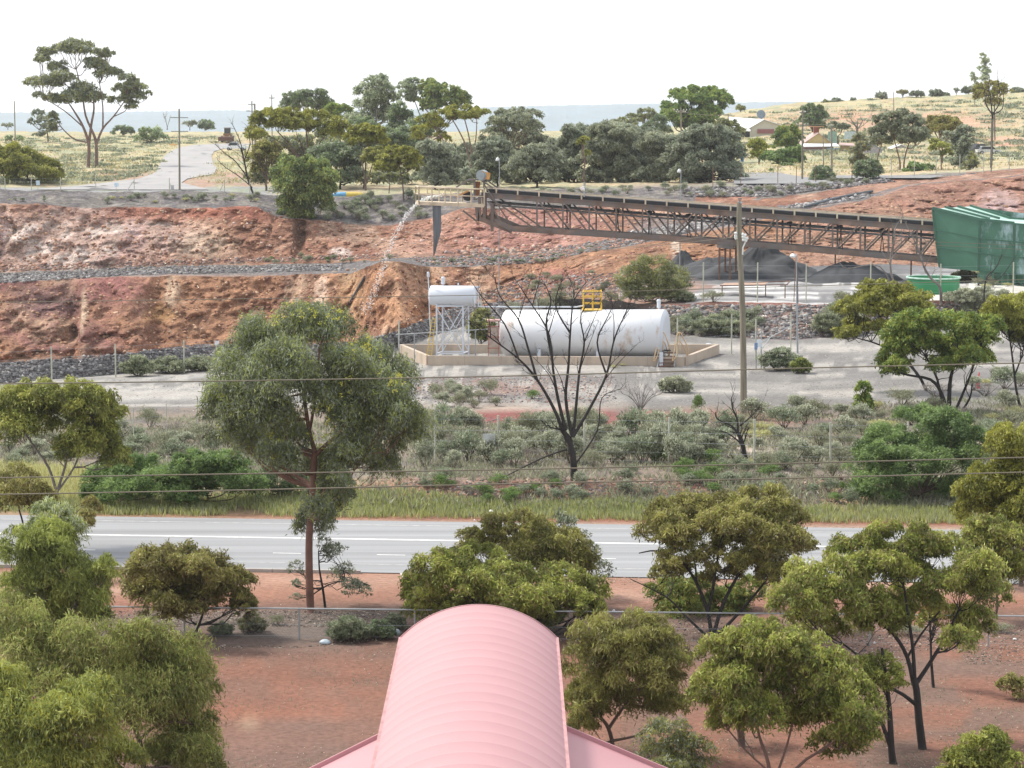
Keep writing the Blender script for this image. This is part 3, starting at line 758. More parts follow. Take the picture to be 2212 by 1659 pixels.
for (yy, dr) in ys:
    for k in range(NA+1):
        X, Z = arc(k, NA, dr); mb.v.append((X, yy, Z))
for i in range(len(ys)-1):
    for k in range(NA):
        a = i*(NA+1)+k; mb.f.append((a, a+1, a+NA+2, a+NA+1))
mb.build('barrel_roof', M_pink, bl, smooth=True)
mb = MB()
for sx in (-1, 1):   # rolled edge strips and front trim
    X, Z = arc(0 if sx < 0 else NA, NA); mb.beam((X, dF+.02, Z-.02), (X, yN, Z-.02), .07, .09)
for k in range(NA):
    X, Z = arc(k, NA, -.01); X2, Z2 = arc(k+1, NA, -.01); mb.beam((X, dF+.03, Z-.04), (X2, dF+.03, Z2-.04), .05, .12)
mb.build('edge_trim', mat('pink_trim', (.40, .22, .22), .8), bl)
mb = MB(); mb.box((xc, (dF+yN)/2, zb-1.1), (hw*2-.12, dF-yN-.1, 2.1)); mb.build('monitor_wall', M_pink2, bl)
# gable roof below: rake edge at yG
yG = 46.5; gl = P(835, 1587, yG); g2 = P(690, 1659, yG); gr = P(1240, 1585, yG); g3 = P(1400, 1652, yG)
mb = MB()
def gslope(a, b_, ext):
    d_ = (b_-a).normalized(); e = a+d_*ext; s0 = a-d_*(abs(a.x-xc)/abs(d_.x)+.0)
    n = 26; prev = None
    for i in range(n+1):
        yy = yG-(yG-22)*i/n
        mb.v.extend([(s0.x, yy, s0.z), (e.x, yy, e.z)])
    k = len(mb.v)-2*(n+1)
    for i in range(n): mb.f.append((k+2*i, k+2*i+1, k+2*i+3, k+2*i+2))
    return s0, e, d_
rl = gslope(gl, g2, 7.0); rr_ = gslope(gr, g3, 7.0)
for (s0, e, d_) in (rl, rr_):
    mb.beam(s0+Vector((0, .02, 0)), Vector((e.x, yG+.02, e.z)), .05, .16)
mb.build('gable_roof', M_pink2, bl)
mb = MB(); e1, e2 = rl[1], rr_[1]
for (s0, e) in ((rl[0], e1), (rr_[0], e2)):
    a = Vector((xc, yG-.3, s0.z-.15)); 
    mb.add([(xc, yG-.3, 0), (e.x*.96+xc*.04, yG-.3, 0), (e.x*.96+xc*.04, yG-.3, e.z), (xc, yG-.3, s0.z-.1)], [(0, 1, 2, 3)])
mb.add([(e1.x*.96+xc*.04, yG-.3, 0), (e1.x*.96+xc*.04, 22, 0), (e1.x*.96+xc*.04, 22, e1.z), (e1.x*.96+xc*.04, yG-.3, e1.z)], [(0, 1, 2, 3)])
mb.add([(e2.x*.96+xc*.04, yG-.3, 0), (e2.x*.96+xc*.04, 22, 0), (e2.x*.96+xc*.04, 22, e2.z), (e2.x*.96+xc*.04, yG-.3, e2.z)], [(0, 1, 2, 3)])
mb.build('wall', M_pink2, bl)

# ================================================================= FENCES
M_galv = mat('galvanised_steel', (.34, .36, .37), .45, metal=.5, var=.15, scale=2)
M_rust = mat('rusty_steel', (.16, .085, .06), .8, var=.4, scale=2.5)
M_post = mat('grey_green_steel', (.42, .42, .34), .6, var=.2, scale=2)
nf = thing('pipe_fence', 'low galvanised pipe rail fence crossing the red dirt in front of the highway', 'fence', Pz(1100, 1385, 0))
pA, pB = Pz(-60, 1374, 0), Pz(2290, 1400, 0)
mb = MB(); mb.tube([pA+Vector((0, 0, 1.02)), pB+Vector((0, 0, 1.02))], .028, 8); mb.build('rail', M_galv, nf)
mb = MB()
for h in (.12, .5): mb.tube([pA+Vector((0, 0, h)), pB+Vector((0, 0, h))], .004, 4)
fd = (pB-pA).normalized(); x_ = 0
while x_ < (pB-pA).length-1:
    a = pA+fd*x_; mb.tube([a+Vector((0, 0, .03)), a+fd*.97+Vector((0, 0, 1.0))], .0008, 3, False); mb.tube([a+fd*.97+Vector((0, 0, .03)), a+Vector((0, 0, 1.0))], .0008, 3, False); x_ += .12
mb.build('chain_mesh', M_galv, nf)
for up_ in (-95, 156, 407, 658, 909, 1160, 1411, 1640, 1887, 2138):
    t = (up_+60)/2350.0; q = pA.lerp(pB, t); mb = MB(); mb.tube([q+Vector((0, 0, -.1)), q+Vector((0, 0, 1.0))], .03, 8); mb.build('post', M_galv, nf)
def wire_fence(label, pts, hpx=None, h=1.9, wires=(.15, .5, .9, 1.3, 1.75), m=None, pw=.05, loc=None, skip=()):
    P3 = [G(*p) for p in pts]
    f = thing('wire_fence', label, 'fence', P3[len(P3)//2])
    mb = MB()
    for hh in wires:
        for a, b in zip(P3[:-1], P3[1:]): mb.tube([a+Vector((0, 0, hh*h/1.9)), b+Vector((0, 0, hh*h/1.9))], .006, 3, False)
    mb.build('wires', M_galv, f)
    for i, q in enumerate(P3):
        if i in skip: continue
        mb = MB(); mb.tube([q-Vector((0, 0, .1)), q+Vector((0, 0, h))], pw, 6); mb.build('post', m or M_post, f)
    return f
wire_fence('tall wire fence with grey posts before the dark gravel berm left of the pit', [(-40, 833), (112, 822), (250, 815), (398, 806), (540, 797)], h=2.15)
wire_fence('wire fence with thin dark posts between the left scrub and the pale gravel road', [(180, 990), (289, 962), (360, 952), (427, 935), (520, 925)], h=1.9, m=M_post, pw=.025)
wire_fence('wire fence with grey posts through the pale saltbush past the dead tree', [(940, 1000), (1076, 1000), (1262, 1002), (1445, 1005), (1629, 1010), (1793, 1015), (1960, 1010)], h=2.2)
wire_fence('wire fence with pale posts along the top of the red rock bank', [(1340, 660), (1519, 652), (1636, 652), (1741, 652), (1880, 651), (2031, 655), (2188, 650), (2300, 650)], h=3.1)
wire_fence('sagging wire fence of pale posts on the slope behind the white storage tanks', [(862, 770), (1040, 700), (1160, 680), (1237, 678), (1345, 672)], h=2.5)
wire_fence('thin fence of pale posts on the far rim left of the side road', [(0, 413), (11, 413), (68, 412), (131, 411), (207, 411), (290, 411), (366, 413), (485, 417), (540, 418)], h=1.6, m=M_post, pw=.05)
wire_fence('thin dark wire fence on the far rim in front of the grey side street', [(1540, 404), (1600, 402), (1680, 400), (1720, 400), (1762, 398), (1840, 396)], h=2.3, m=M_rust, pw=.04)
wire_fence('wire fence with pale posts above the red pit wall at the far right', [(1925, 386), (1975, 385), (2022, 382), (2073, 378), (2124, 374), (2180, 370), (2250, 366)], h=2.4)
wire_fence('compound wire fence with pale posts on the gravel to the right of the concrete bund', [(1463, 775), (1580, 765), (1632, 778), (1708, 762)], h=2.8)
# cyclone gate and bracing by the main pole
def gate():
    b = G(1638, 800); f = thing('yard_gate', 'tall galvanised gate frame with two small blue and white notices beside the leaning power pole', 'gate', b)
    s = b.y/FV; mb = MB()
    for u in (1633, 1644): mb.tube([G(u, 798), G(u, 798)+Vector((0, 0, 86*s))], .04, 6)
    for hh in (24, 50, 80): mb.tube([G(1633, 798)+Vector((0, 0, hh*s)), G(1644, 798)+Vector((0, 0, hh*s))], .025, 5)
    mb.build('frame', M_galv, f)
    mb = MB(); q = P(1640, 742, b.y-.1); mb.box(q, (.34, .03, .5)); mb.build('notice', mat('sign_white', (.62, .66, .70), .5), f)
    mb = MB(); q = P(1633, 748, b.y-.12); mb.box(q, (.2, .03, .45)); mb.build('notice', mat('sign_blue', (.16, .25, .42), .5), f)
    mb = MB(); mb.tube([P(1644, 740, b.y), P(1712, 702, b.y+8)], .035, 6); mb.tube([P(1644, 755, b.y), P(1665, 728, b.y+5)], .03, 6); mb.build('brace', M_galv, f)
gate()

# ================================================================= POLES AND WIRES
M_wood = mat('weathered_wood', (.20, .18, .135), .9, var=.3, scale=1.2, vscale=(6, 6, .6), bump=.3)
M_wood2 = mat('dark_wood', (.20, .185, .16), .9, var=.3, scale=1.2, vscale=(6, 6, .6))
M_por = mat('porcelain', (.70, .72, .68), .25, var=.05)
def pole(label, base, top, r=2.6, arms=(), m=None, d=None, name='power_pole', cat='power pole', group=None, mid=None, rt=None):
    b = G(*base) if d is None else onz(P(base[0], base[1], d)); d = b.y; s = d/FV
    f = thing(name, label, cat, b, group)
    pts = [b-Vector((0, 0, .3))]+[P(q[0], q[1], d) for q in (mid or [])]+[P(top[0], top[1], d)]
    rt = rt or r*.72
    mb = MB(); pts = catm(pts, 3); mb.tube(pts, [(r+(rt-r)*i/(len(pts)-1))*s for i in range(len(pts))], 10); mb.build('post', m or M_wood, f, smooth=False)
    for (u, v, hwid, ang) in arms:
        c = P(u, v, d-r*s); dx = math.cos(ang)*hwid*s; dy = math.sin(ang)*hwid*s
        mb = MB(); mb.beam(c-Vector((dx, dy, 0)), c+Vector((dx, dy, 0)), 1.3*s, 1.5*s); mb.build('crossarm', M_wood2, f)
        for t in (-.9, -.45, .45, .9):
            mb = MB(); q = c+Vector((dx*t, dy*t, .8*s)); mb.tube([q, q+Vector((0, 0, .7*s)), q+Vector((0, 0, 1.2*s)), q+Vector((0, 0, 2.6*s))], [.5*s, .5*s, 1.1*s, .7*s], 8); mb.build('insulator', M_por, f)
    return f, d, s
f, dm, sm_ = pole('tall weathered grey power pole with a slight bend in front of the conveyor', (1606, 897), (1597, 437), r=7.3, rt=5.2, mid=[(1606, 780), (1603, 640), (1597, 520)])
mb = MB()
for (a, b_) in (((1586, 505), (1592, 503)), ((1586, 511), (1592, 509)), ((1587, 516), (1592, 513)), ((1602, 505), (1612, 509)), ((1602, 511), (1616, 516)), ((1603, 517), (1614, 521))):
    mb = MB(); A_, B_ = P(a[0], a[1], dm-.25), P(b_[0], b_[1], dm-.25); mb.tube([A_, A_.lerp(B_, .2), A_.lerp(B_, .5), A_.lerp(B_, .8), B_], [.05, .10, .06, .10, .05], 8); mb.build('insulator', M_por, f)
mb = MB(); q = P(1598, 432, dm); mb.tube([P(1598, 440, dm), q], .05, 6); mb.box(q+Vector((0, 0, .06)), (.22, .1, .08)); mb.build('top_bracket', M_wood2, f)
mb = MB(); q = P(1598, 437, dm); mb.tube([q-Vector((0, 0, .06)), q+Vector((0, 0, .03))], 4.9*sm_, 12); mb.build('pole_cap', M_galv, f)
mb = MB(); mb.tube([P(1611, 520, dm-.2), P(1605, 535, dm-.25), P(1604, 550, dm-.2)], .04, 6); mb.build('cable_tail', M_por, f)
pole('grey power pole with two crossarms standing beside the curved side road', (388, 411), (387, 235), r=2.4, arms=((387, 254, 19, .1), (388, 284, 18, .15)), m=M_wood)
pole('bare leaning timber pole at the far left beyond the olive bush', (33, 306), (31, 218), r=1.5, m=M_wood)
pole('dark multi-armed power pole on the skyline left of the tree belt', (546, 310), (544, 218), r=1.7, d=430, arms=((544, 226, 8, .3), (544, 240, 12, .3), (545, 252, 11, .3)), m=M_wood2)
pole('short thick transformer pole behind the dead tree on the skyline', (552, 310), (550, 224), r=2.6, d=440, m=M_wood2)
pole('thin power pole with one small bracket poking above the umbrella-shaped trees', (588, 330), (587, 204), r=1.3, d=450, arms=((587, 212, 6, .2),), m=M_wood2)
pole('timber power pole with a wide crossarm in front of the big bright green tree', (1472, 330), (1471, 232), r=2.0, d=470, arms=((1470, 239, 17, .5), (1471, 243, 12, -.6)), m=M_wood)
pole('slim power pole with a single crossarm beside the white-roofed house', (1576, 330), (1573, 246), r=1.4, d=480, arms=((1573, 249, 9, .2),), m=M_wood)
pole('tall pale power pole with two crossarms left of the tin-roofed cottage', (1733, 391), (1734, 236), r=2.3, arms=((1734, 243, 7, .1), (1733, 270, 14, .2)), m=M_wood)
pole('thick grey stub pole in front of the tin-roofed cottage', (1797, 372), (1796, 271), r=2.3, m=M_wood2, name='timber_post', cat='post')
pole('thin dark post between the two poles before the tin-roofed cottage', (1779, 372), (1778, 293), r=1.4, m=M_wood2, name='timber_post', cat='post')
pole('lone thin dark pole on the crest of the grassy hill', (1931, 243), (1930, 199), r=1.0, m=M_wood2, name='timber_post', cat='post')
pole('very tall thin mast on the pit rim below the bare black tree', (2141, 372), (2144, 258), r=1.3, m=M_wood2, name='timber_post', cat='post')
M_wire = mat('weathered_cable', (.15, .13, .09), .7, var=.1)
def cable(label, pts, r, ds):
    mb = MB(); P3 = [P(p[0], p[1], d_) for p, d_ in zip(pts, ds)]; P3 = catm(P3, 10); mb.tube(P3, r, 6)
    c = P3[len(P3)//2]; o = mb.build('power_line', M_wire, None); o.data.transform(Matrix.Translation(-c)); o.location = c
    return tag(o, label, 'power line', 'power lines strung across the view')
cable('highest of the three heavy brown cables, passing below the white tank bund', [(-100, 831), (0, 829), (553, 822), (1106, 812), (1659, 797), (2212, 784), (2330, 781)], .021, [80]*7)
cable('upper cable of the close pair crossing above the grassy verge', [(-100, 1033), (0, 1032), (553, 1023), (1106, 1014), (1659, 1002), (2212, 988), (2330, 985)], .022, [79]*7)
cable('lowest heavy cable crossing just above the highway grass verge', [(-100, 1070), (0, 1068), (553, 1058), (1106, 1045), (1659, 1034), (2212, 1020), (2330, 1017)], .022, [78]*7)
cable('thin grey cable crossing the pit and the tops of the white tanks', [(-100, 654), (0, 653), (553, 645), (1106, 636), (1659, 620), (2212, 604), (2330, 600)], .020, [143]*7)
cable('front cable from the bent pole insulators sweeping left over the pit', [(1586, 505), (1500, 514), (1384, 530), (1106, 545), (553, 568), (-60, 585)], .014, [dm-.25, dm+8, dm+20, dm+50, dm+90, dm+120])
cable('rear cable from the bent pole insulators fading left over the pit', [(1586, 512), (1510, 521), (1390, 533), (1106, 551), (553, 574), (-60, 592)], .014, [dm-.25, dm+8, dm+22, dm+52, dm+92, dm+122])
cable('upper cable from the bent pole running right across the conveyor', [(1612, 509), (1750, 512), (1950, 520), (2212, 530), (2330, 534)], .014, [dm-.25, dm+3, dm+6, dm+9, dm+10])
cable('lower cable from the bent pole running right across the conveyor', [(1616, 516), (1750, 519), (1950, 527), (2212, 539), (2330, 543)], .014, [dm-.25, dm+3, dm+6, dm+9, dm+10])
cable('drooping cable between the far poles beside the bright green tree', [(1450, 236), (1500, 246), (1540, 249), (1580, 246)], .05, [465, 465, 465, 465])
cable('service cable reaching the tin-roofed cottage from the pole beside it', [(1734, 271), (1800, 268), (1690, 300)][:2], .04, [400, 440])
def lamp(label, base, top, side=-1, d=None, cable_=False, big=1.0):
    b = G(*base) if d is None else onz(P(base[0], base[1], d)); d = b.y; s = d/FV
    f = thing('yard_lamp', label, 'lamp post', b); t = P(top[0], top[1], d)
    mb = MB(); mb.tube([b, t], [1.5*s*big, 1.0*s*big], 8); mb.build('pole', M_galv, f)
    mb = MB(); h = t+Vector((side*5*s*big, -.1, 1.5*s)); mb.tube([h+Vector((0, 0, 3*s)), h+Vector((0, 0, 1*s)), h-Vector((-side*.5*s, 0, 2*s)), h-Vector((-side*1*s, 0, 5*s))], [1.5*s*big, 3*s*big, 4.6*s*big, 4.2*s*big], 10)
    mb.build('lamp_head', mat('lamp_housing', (.66, .67, .66), .4), f)
    mb = MB(); mb.beam(t+Vector((0, 0, 1*s)), h+Vector((0, 0, 1*s)), 3*s*big, 2*s*big); mb.build('bracket', MATS['lamp_housing'], f)
    if cable_:
        mb = MB(); mb.tube([P(top[0]-5, 652, d), P(top[0]-2, 580, d), t], .03, 5); mb.tube([P(top[0]+4, 655, d), P(top[0]+3, 600, d), t], .03, 5); mb.build('chain', M_rust, f)
    return f
lamp('tall galvanised yard lamp standing on the gravel left of the umbrella gums', (1723, 763), (1720, 552), -1, big=1.45, cable_=True)
# ================================================================= CONVEYOR
M_steel = mat('brown_rusty_steel', (.165, .115, .088), .75, var=.35, scale=.8, stain=(.135, .12, .11), stain_amt=.52)
M_steel2 = mat('grey_dusty_steel', (.165, .152, .14), .8, var=.3, scale=.9, stain=(.14, .08, .055), stain_amt=.42)
M_belt = mat('black_rubber', (.018, .019, .022), .7, var=.2)
M_cream = mat('faded_cream_paint', (.52, .44, .32), .7, var=.2, scale=1.5, stain=(.25, .12, .07), stain_amt=.35)
M_dust = mat('grey_sheet', (.20, .22, .235), .7, var=.2, scale=.6)
A0 = P(1040, 421, 240); B0 = P(2032, 495, 227)
cd = (B0-A0).normalized(); LEN = (B0-A0).length; cn = Vector((-cd.y, cd.x, 0)).normalized(); DEP = 2.3
def cp(t, off, dz): return A0.lerp(B0, t)+cn*off+Vector((0, 0, dz))
def tu(u): # fraction along for picture column u on the front face
    lo, hi = 0, 1
    for _ in range(30):
        m_ = (lo+hi)/2
        if proj(cp(m_, 0, 0))[0] < u: lo = m_
        else: hi = m_
    return lo
cv = thing('conveyor', 'long rusty steel truss conveyor rising to the left from the green shed over the pit', 'conveyor', A0)
def botz(u):  # truss depth (m) below the top chord
    return np.interp(u, [1036, 1106, 1556, 2030], [1.9, 2.9, 2.62, 2.75])
US1 = [1054, 1110, 1167, 1225, 1282, 1337]
fr = [1050]+[1106+q for q in (54, 110, 167, 225, 282, 337, 397, 456, 514)]+[1659+q for q in (20, 80, 140, 200, 261, 322)]+[2030]
for nm, off, mt in (('front_truss', 0, M_steel), ('rear_truss', DEP, M_steel2)):
    mb = MB()
    for e, (ua, ub) in enumerate(((1040, 2032),)):
        mb.beam(cp(0, off, 0), cp(1, off, 0), .16, .50)
        mb.beam(cp(0, off, .19), cp(1, off, .19), .30, .04); 
    prev = None
    for u in [1036, 1106, 1300, 1556, 1800, 2030]:
        q = cp(tu(u), off, -botz(u))
        if prev is not None:
            mb.beam(prev, q, .14, .50); mb.beam(prev-Vector((0, 0, .2)), q-Vector((0, 0, .2)), .28, .04)
        prev = q
    mb.build(nm, mt, cv)
    for i, u in enumerate(fr):
        t = tu(u); mb = MB(); mb.beam(cp(t, off, 0), cp(t, off, -botz(u)), .15, .15); mb.build('truss_post', mt, cv)
        if i < len(fr)-1:
            t2 = tu(fr[i+1]); u2 = fr[i+1]; mb = MB()
            if u < 1440: mb.beam(cp(t, off+.02, 0), cp(t2, off+.02, -botz(u2)), .13, .13)
            else:
                mb.beam(cp(t2, off+.02, 0), cp(t, off+.02, -botz(u)), .13, .13)
            mb.build('diagonal_brace', mt, cv)
            if 1440 < u < 1620:
                mb = MB(); mb.beam(cp(t, off+.1, 0), cp(t2, off+.1, -botz(u2)), .12, .12); mb.build('diagonal_brace', mt, cv)
mb = MB()
for i, u in enumerate(fr):
    t = tu(u); mb.beam(cp(t, 0, -botz(u)), cp(t, DEP, -botz(u)), .12, .12); mb.beam(cp(t, 0, .1), cp(t, DEP, .1), .12, .12)
mb.build('cross_members', M_steel2, cv)
mb = MB(); mb.hexa([cp(0.01, .15, .28), cp(1, .15, .28), cp(1, DEP-.1, .28), cp(0.01, DEP-.1, .28), cp(0.01, .15, .58), cp(1, .15, .58), cp(1, DEP-.1, .58), cp(0.01, DEP-.1, .58)])
mb.hexa([cp(0.01, .3, -.62), cp(1, .3, -.62), cp(1, DEP-.3, -.62), cp(0.01, DEP-.3, -.62), cp(0.01, .3, -.56), cp(1, .3, -.56), cp(1, DEP-.3, -.56), cp(0.01, DEP-.3, -.56)])
mb.build('belt', M_belt, cv)
mb = MB()
for off in (.02, DEP): mb.beam(cp(-.005, off, .70), cp(1.0, off, .70), .10, .09)
mb.build('belt_side_rail', M_cream, cv)
mb = MB(); mb.beam(cp(0.0, DEP*.9, -.75), cp(1.0, DEP*.9, -.75), .4, .16); mb.tube([cp(0.02, DEP*.6, -.95), cp(1, DEP*.6, -.95)], .09, 8); mb.build('return_tray', M_dust, cv)
u = 1072
while u < 2015:
    t = tu(u); mb = MB()
    for off in (.03, DEP-.02): mb.beam(cp(t, off, .15), cp(t, off, .68), .14, .10)
    mb.build('idler_bracket', M_cream, cv)
    u += 46+(8 if u > 1500 else 0)*0
for u in (1215, 1325, 1395, 1480, 1580, 1700, 1810, 1900):
    t = tu(u); mb = MB(); mb.tube([cp(t, .5, -.5), cp(t, DEP-.5, -.5)], .14, 8); mb.beam(cp(t, DEP*.5, -.5), cp(t+.006, DEP*.5, -botz(u)+.1), .07); mb.beam(cp(t, DEP*.8, -.5), cp(t-.006, DEP*.8, -botz(u)+.1), .07); mb.build('return_roller', M_belt, cv)
# support trestle
for u in (1555, 1578):
    for off in (0, DEP):
        t = tu(u); mb = MB(); q = cp(t, off, -botz(u)); mb.beam(q, Vector((q.x, q.y, Hz(q.x, q.y, 5.0 if q.z > 5 else q.z)-.2)), .17, .17); mb.build('support_leg', M_rust, cv)
for o_ in (0, DEP):
    mb = MB(); mb.beam(cp(tu(1550), o_, -2.9), cp(tu(1585), o_, -2.9), .2, .5); mb.build('trestle_head', M_steel2, cv)
for u in (1800, 1965):
    t = tu(u); q = cp(t, DEP*.5, -botz(u)); g_ = Hz(q.x, q.y, q.z); mb = MB(); mb.beam(q, Vector((q.x, q.y, g_-.1)), .12, .12); mb.build('support_leg', M_rust, cv)
# head platform
s_ = 240/FV
dk = lambda u, off, v: P(u, v, 240+off)
mb = MB(); pa, pb = P(905, 433, 240), P(1046, 443, 239.4)
zf = (pa.z+pb.z)/2; pa.z = zf+.1; pb.z = zf-.1; px_ = (pb-pa); bk = Vector((-.4, 3.0, 0)); dn = Vector((0, 0, -.32))
mb.hexa([pa+dn, pb+dn, pb+bk+dn, pa+bk+dn, pa, pb, pb+bk, pa+bk]); mb.build('platform_deck', M_cream, cv)
def rail(a, b_, n, h=1.35):
    mb = MB(); mb.tube([a+Vector((0, 0, h)), b_+Vector((0, 0, h))], .07, 6); mb.tube([a+Vector((0, 0, h*.5)), b_+Vector((0, 0, h*.5))], .045, 6)
    for i in range(n+1):
        q = a.lerp(b_, i/n); mb.tube([q-Vector((0, 0, .2)), q+Vector((0, 0, h))], .065, 6)
    return mb.build('handrail', M_cream, cv)
rail(pa, pb, 5); rail(pa+bk, pa+bk+px_*.72, 4); rail(pa, pa+bk, 1); rail(pb+Vector((0, .1, 0)), pb+bk*.5, 1)
mb = MB()
for (ua, va, ub, vb) in ((1036, 421, 1036, 478), (1046, 421, 1046, 480), (1028, 440, 1033, 478), (1063, 440, 1063, 500)):
    mb.beam(P(ua, va, 239.6), P(ub, vb, 239.6), .3, .22); mb.beam(P(ua, va, 242), P(ub, vb, 242), .22, .2)
mb.beam(P(1000, 455, 240), P(1030, 478, 240), .16); mb.beam(P(1047, 400, 239.5), P(1100, 480, 239.5), .12); mb.beam(P(1035, 472, 239.5), P(1106, 500, 239.5), .15, .4)
mb.beam(P(1095, 500, 239.5), P(1056, 436, 239.5), .14)
mb.build('head_frame', M_steel, cv)
mb = MB(); mb.beam(P(1012, 388, 240), P(1052, 388, 240), .5, .14); mb.beam(P(1025, 388, 240), P(1025, 432, 240), .2); mb.beam(P(1046, 388, 240), P(1046, 432, 240), .2); mb.beam(P(1025, 432, 240), P(1075, 412, 240), .1); mb.beam(P(1050, 388, 239.7), P(1050, 388, 241.5), .14); mb.beam(P(1012, 388, 240), P(985, 405, 240), .14); mb.beam(P(1040, 390, 239.7), P(1075, 412, 239.7), .14)
mb.beam(P(1050, 388, 241.5), P(1078, 408, 241.5), .14); mb.build('drive_stand', M_steel2, cv)
mb = MB(); c = P(1038, 379, 239.2); mb.tube([c, c+Vector((.05, .12, 0)), c+Vector((.3, .8, 0)), c+Vector((.35, .95, 0))], [.40, .5, .5, .3], 16); mb.build('motor', mat('blue_grey_motor', (.26, .31, .32), .5), cv)
mb = MB(); mb.hexa([P(1040, 386, 239.2), P(1057, 388, 239.2), P(1057, 388, 240.9), P(1040, 386, 240.9), P(1040, 369, 239.2), P(1060, 374, 239.2), P(1060, 374, 240.9), P(1040, 369, 240.9)]); mb.build('motor_guard', mat('orange_paint', (.50, .26, .08), .6, var=.2), cv)
mb = MB(); mb.beam(P(1032, 392, 240.5), P(1030, 424, 240.5), .5, .4); mb.build('drive_guard', mat('rust_orange', (.30, .12, .05), .8), cv)
mb = MB(); c1 = P(1010, 424, 240.6); mb.tube([c1, c1+Vector((0, 2, 0))], .45, 14); mb.build('head_pulley', M_belt, cv)
mb = MB(); mb.beam(P(985, 425, 240.3), P(1012, 412, 240.3), .25, .15); mb.build('belt_scraper', MATS['orange_paint'], cv)
mb = MB(); mb.hexa([P(936, 500, 240.1), P(953, 500, 240.1), P(953, 500, 241.9), P(936, 500, 241.9), P(934, 442, 240), P(953, 443, 240), P(953, 443, 242), P(934, 442, 242)]); mb.hexa([P(936, 553, 240.5), P(938, 553, 240.5), P(938, 553, 241), P(936, 553, 241), P(936, 500, 240.1), P(953, 500, 240.1), P(953, 500, 241.9), P(936, 500, 241.9)])
mb.build('chute', mat('grey_rubber_chute', (.105, .125, .14), .6, var=.35, scale=.8, vscale=(4, 4, .3)), cv)
# two small lamps by the belt and the warning float
lamp('small white floodlight on a thin mast behind the conveyor head', (1077, 418), (1079, 344), -1, d=243, big=.8)
lamp('small white floodlight on a thin mast halfway along the conveyor', (1469, 440), (1471, 369), -1, d=237, big=.8)
f = thing('warning_horn', 'white bell-shaped siren on a short red and white post standing on the conveyor belt rail', 'siren', P(1262, 424, 236.8))
mb = MB(); mb.tube([P(1262, 425, 236.8), P(1262, 394, 236.8)], .07, 6); mb.build('mast', M_galv, f)
mb = MB(); mb.tube([P(1257, 404, 236.6), P(1259, 409, 236.6), P(1263, 412, 236.6)], [.26, .2, .05], 10); mb.build('horn', mat('white_plastic', (.8, .8, .8), .4), f)

# water falling from the conveyor head
rng = np.random.default_rng(3); mb = MB()
M_water = mat('foaming_water', (.85, .88, .88), .15, var=.02)
path = [(956, 422), (938, 424), (922, 428), (908, 435), (893, 448), (879, 465), (866, 487), (853, 512), (842, 538), (832, 565), (822, 595), (810, 628), (797, 655), (788, 672)]
Q = catm([P(u, v, 240+i*.8) for i, (u, v) in enumerate(path)], 12)
for i, q in enumerate(Q):
    f_ = i/len(Q); sp = .04+.22*f_
    for k in range(4 if f_ < .25 else 5 if f_ < .75 else 7):
        c = q+Vector((rng.normal(), rng.normal(), rng.normal()))*sp; r = rng.uniform(.014, .050)*(1.3-.6*f_) 
        e = Vector((rng.normal()*1.0+.3, rng.normal()*.4, rng.normal()*.6-.15)).normalized()*r*1.8
        mb.tube([c-e, c-e*.5, c+e*.4, c+e], [r*.2, r*.8, r*.7, r*.1], 5, False)
pp = [P(956, 422, 239.9), P(940, 424, 239.9), P(925, 428, 239.9), P(912, 434, 239.9)]
o = mb.build('water_spray', M_water, None, smooth=True); tag(o, 'broken stream of white water arcing from the conveyor head into the pit', 'water spray', kind='stuff')

# ================================================================= GREEN SHED, TANK
M_green = mat('green_steel_sheet', (.040, .125, .080), .45, var=.12, scale=.5, stain=(.32, .42, .44), stain_amt=.47, vscale=(1, 1, .45))
M_green2 = mat('green_steel_clean', (.043, .135, .085), .4, var=.12, scale=.5)
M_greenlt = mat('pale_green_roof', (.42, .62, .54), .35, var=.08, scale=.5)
sh = thing('transfer_shed', 'dark green sheet steel transfer shed with flared hopper end at the foot of the conveyor', 'shed', G(2150, 615))
dS = 226.0
a1, a2, a3 = P(2015, 451, dS), P(2116, 475, dS-3), P(2191, 483, dS-5); a4 = P(2420, 500, dS-11)
b1, b2, b3 = P(2030, 577, dS), P(2113, 584, dS-3), P(2189, 592, dS-5); b4 = P(2420, 608, dS-11)
t1, t2 = P(2096, 446, dS+4.5), P(2181, 473, dS+1.0); t3 = P(2250, 478, dS-1); t4 = P(2440, 490, dS-7)
bb1 = P(2096, 570, dS+4.5); bb4 = P(2440, 600, dS-7)
mb = MB(); mb.add([a1, a2, b2, b1], [(0, 1, 2, 3)]); mb.add([a1, b1, bb1, t1], [(0, 1, 2, 3)]); mb.build('hopper_wall', M_green2, sh)
mb = MB(); mb.add([a2, a3, b3, b2], [(0, 1, 2, 3)]); mb.add([a3, a4, b4, b3], [(0, 1, 2, 3)]); mb.add([t1, t4, bb4, bb1], [(3, 2, 1, 0)]); mb.build('wall_panel', M_green, sh)
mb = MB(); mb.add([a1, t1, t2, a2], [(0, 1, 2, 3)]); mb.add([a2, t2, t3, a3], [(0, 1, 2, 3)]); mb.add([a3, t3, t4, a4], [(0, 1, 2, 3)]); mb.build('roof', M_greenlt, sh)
mb = MB()
for q0, q1 in ((a1, b1), (a2, b2), (a3, b3)): mb.beam(q0, q1, .22, .22)
for fz in (0, .36, .66, 1.0):
    L_ = [a1.lerp(b1, fz), a2.lerp(b2, fz), a3.lerp(b3, fz), a4.lerp(b4, fz)]
    for i in range(3): mb.beam(L_[i]-Vector((0, .06, 0)), L_[i+1]-Vector((0, .06, 0)), .14, .12)
mb.build('steel_frame', mat('frame_green', (.03, .10, .065), .5), sh)
mb = MB()
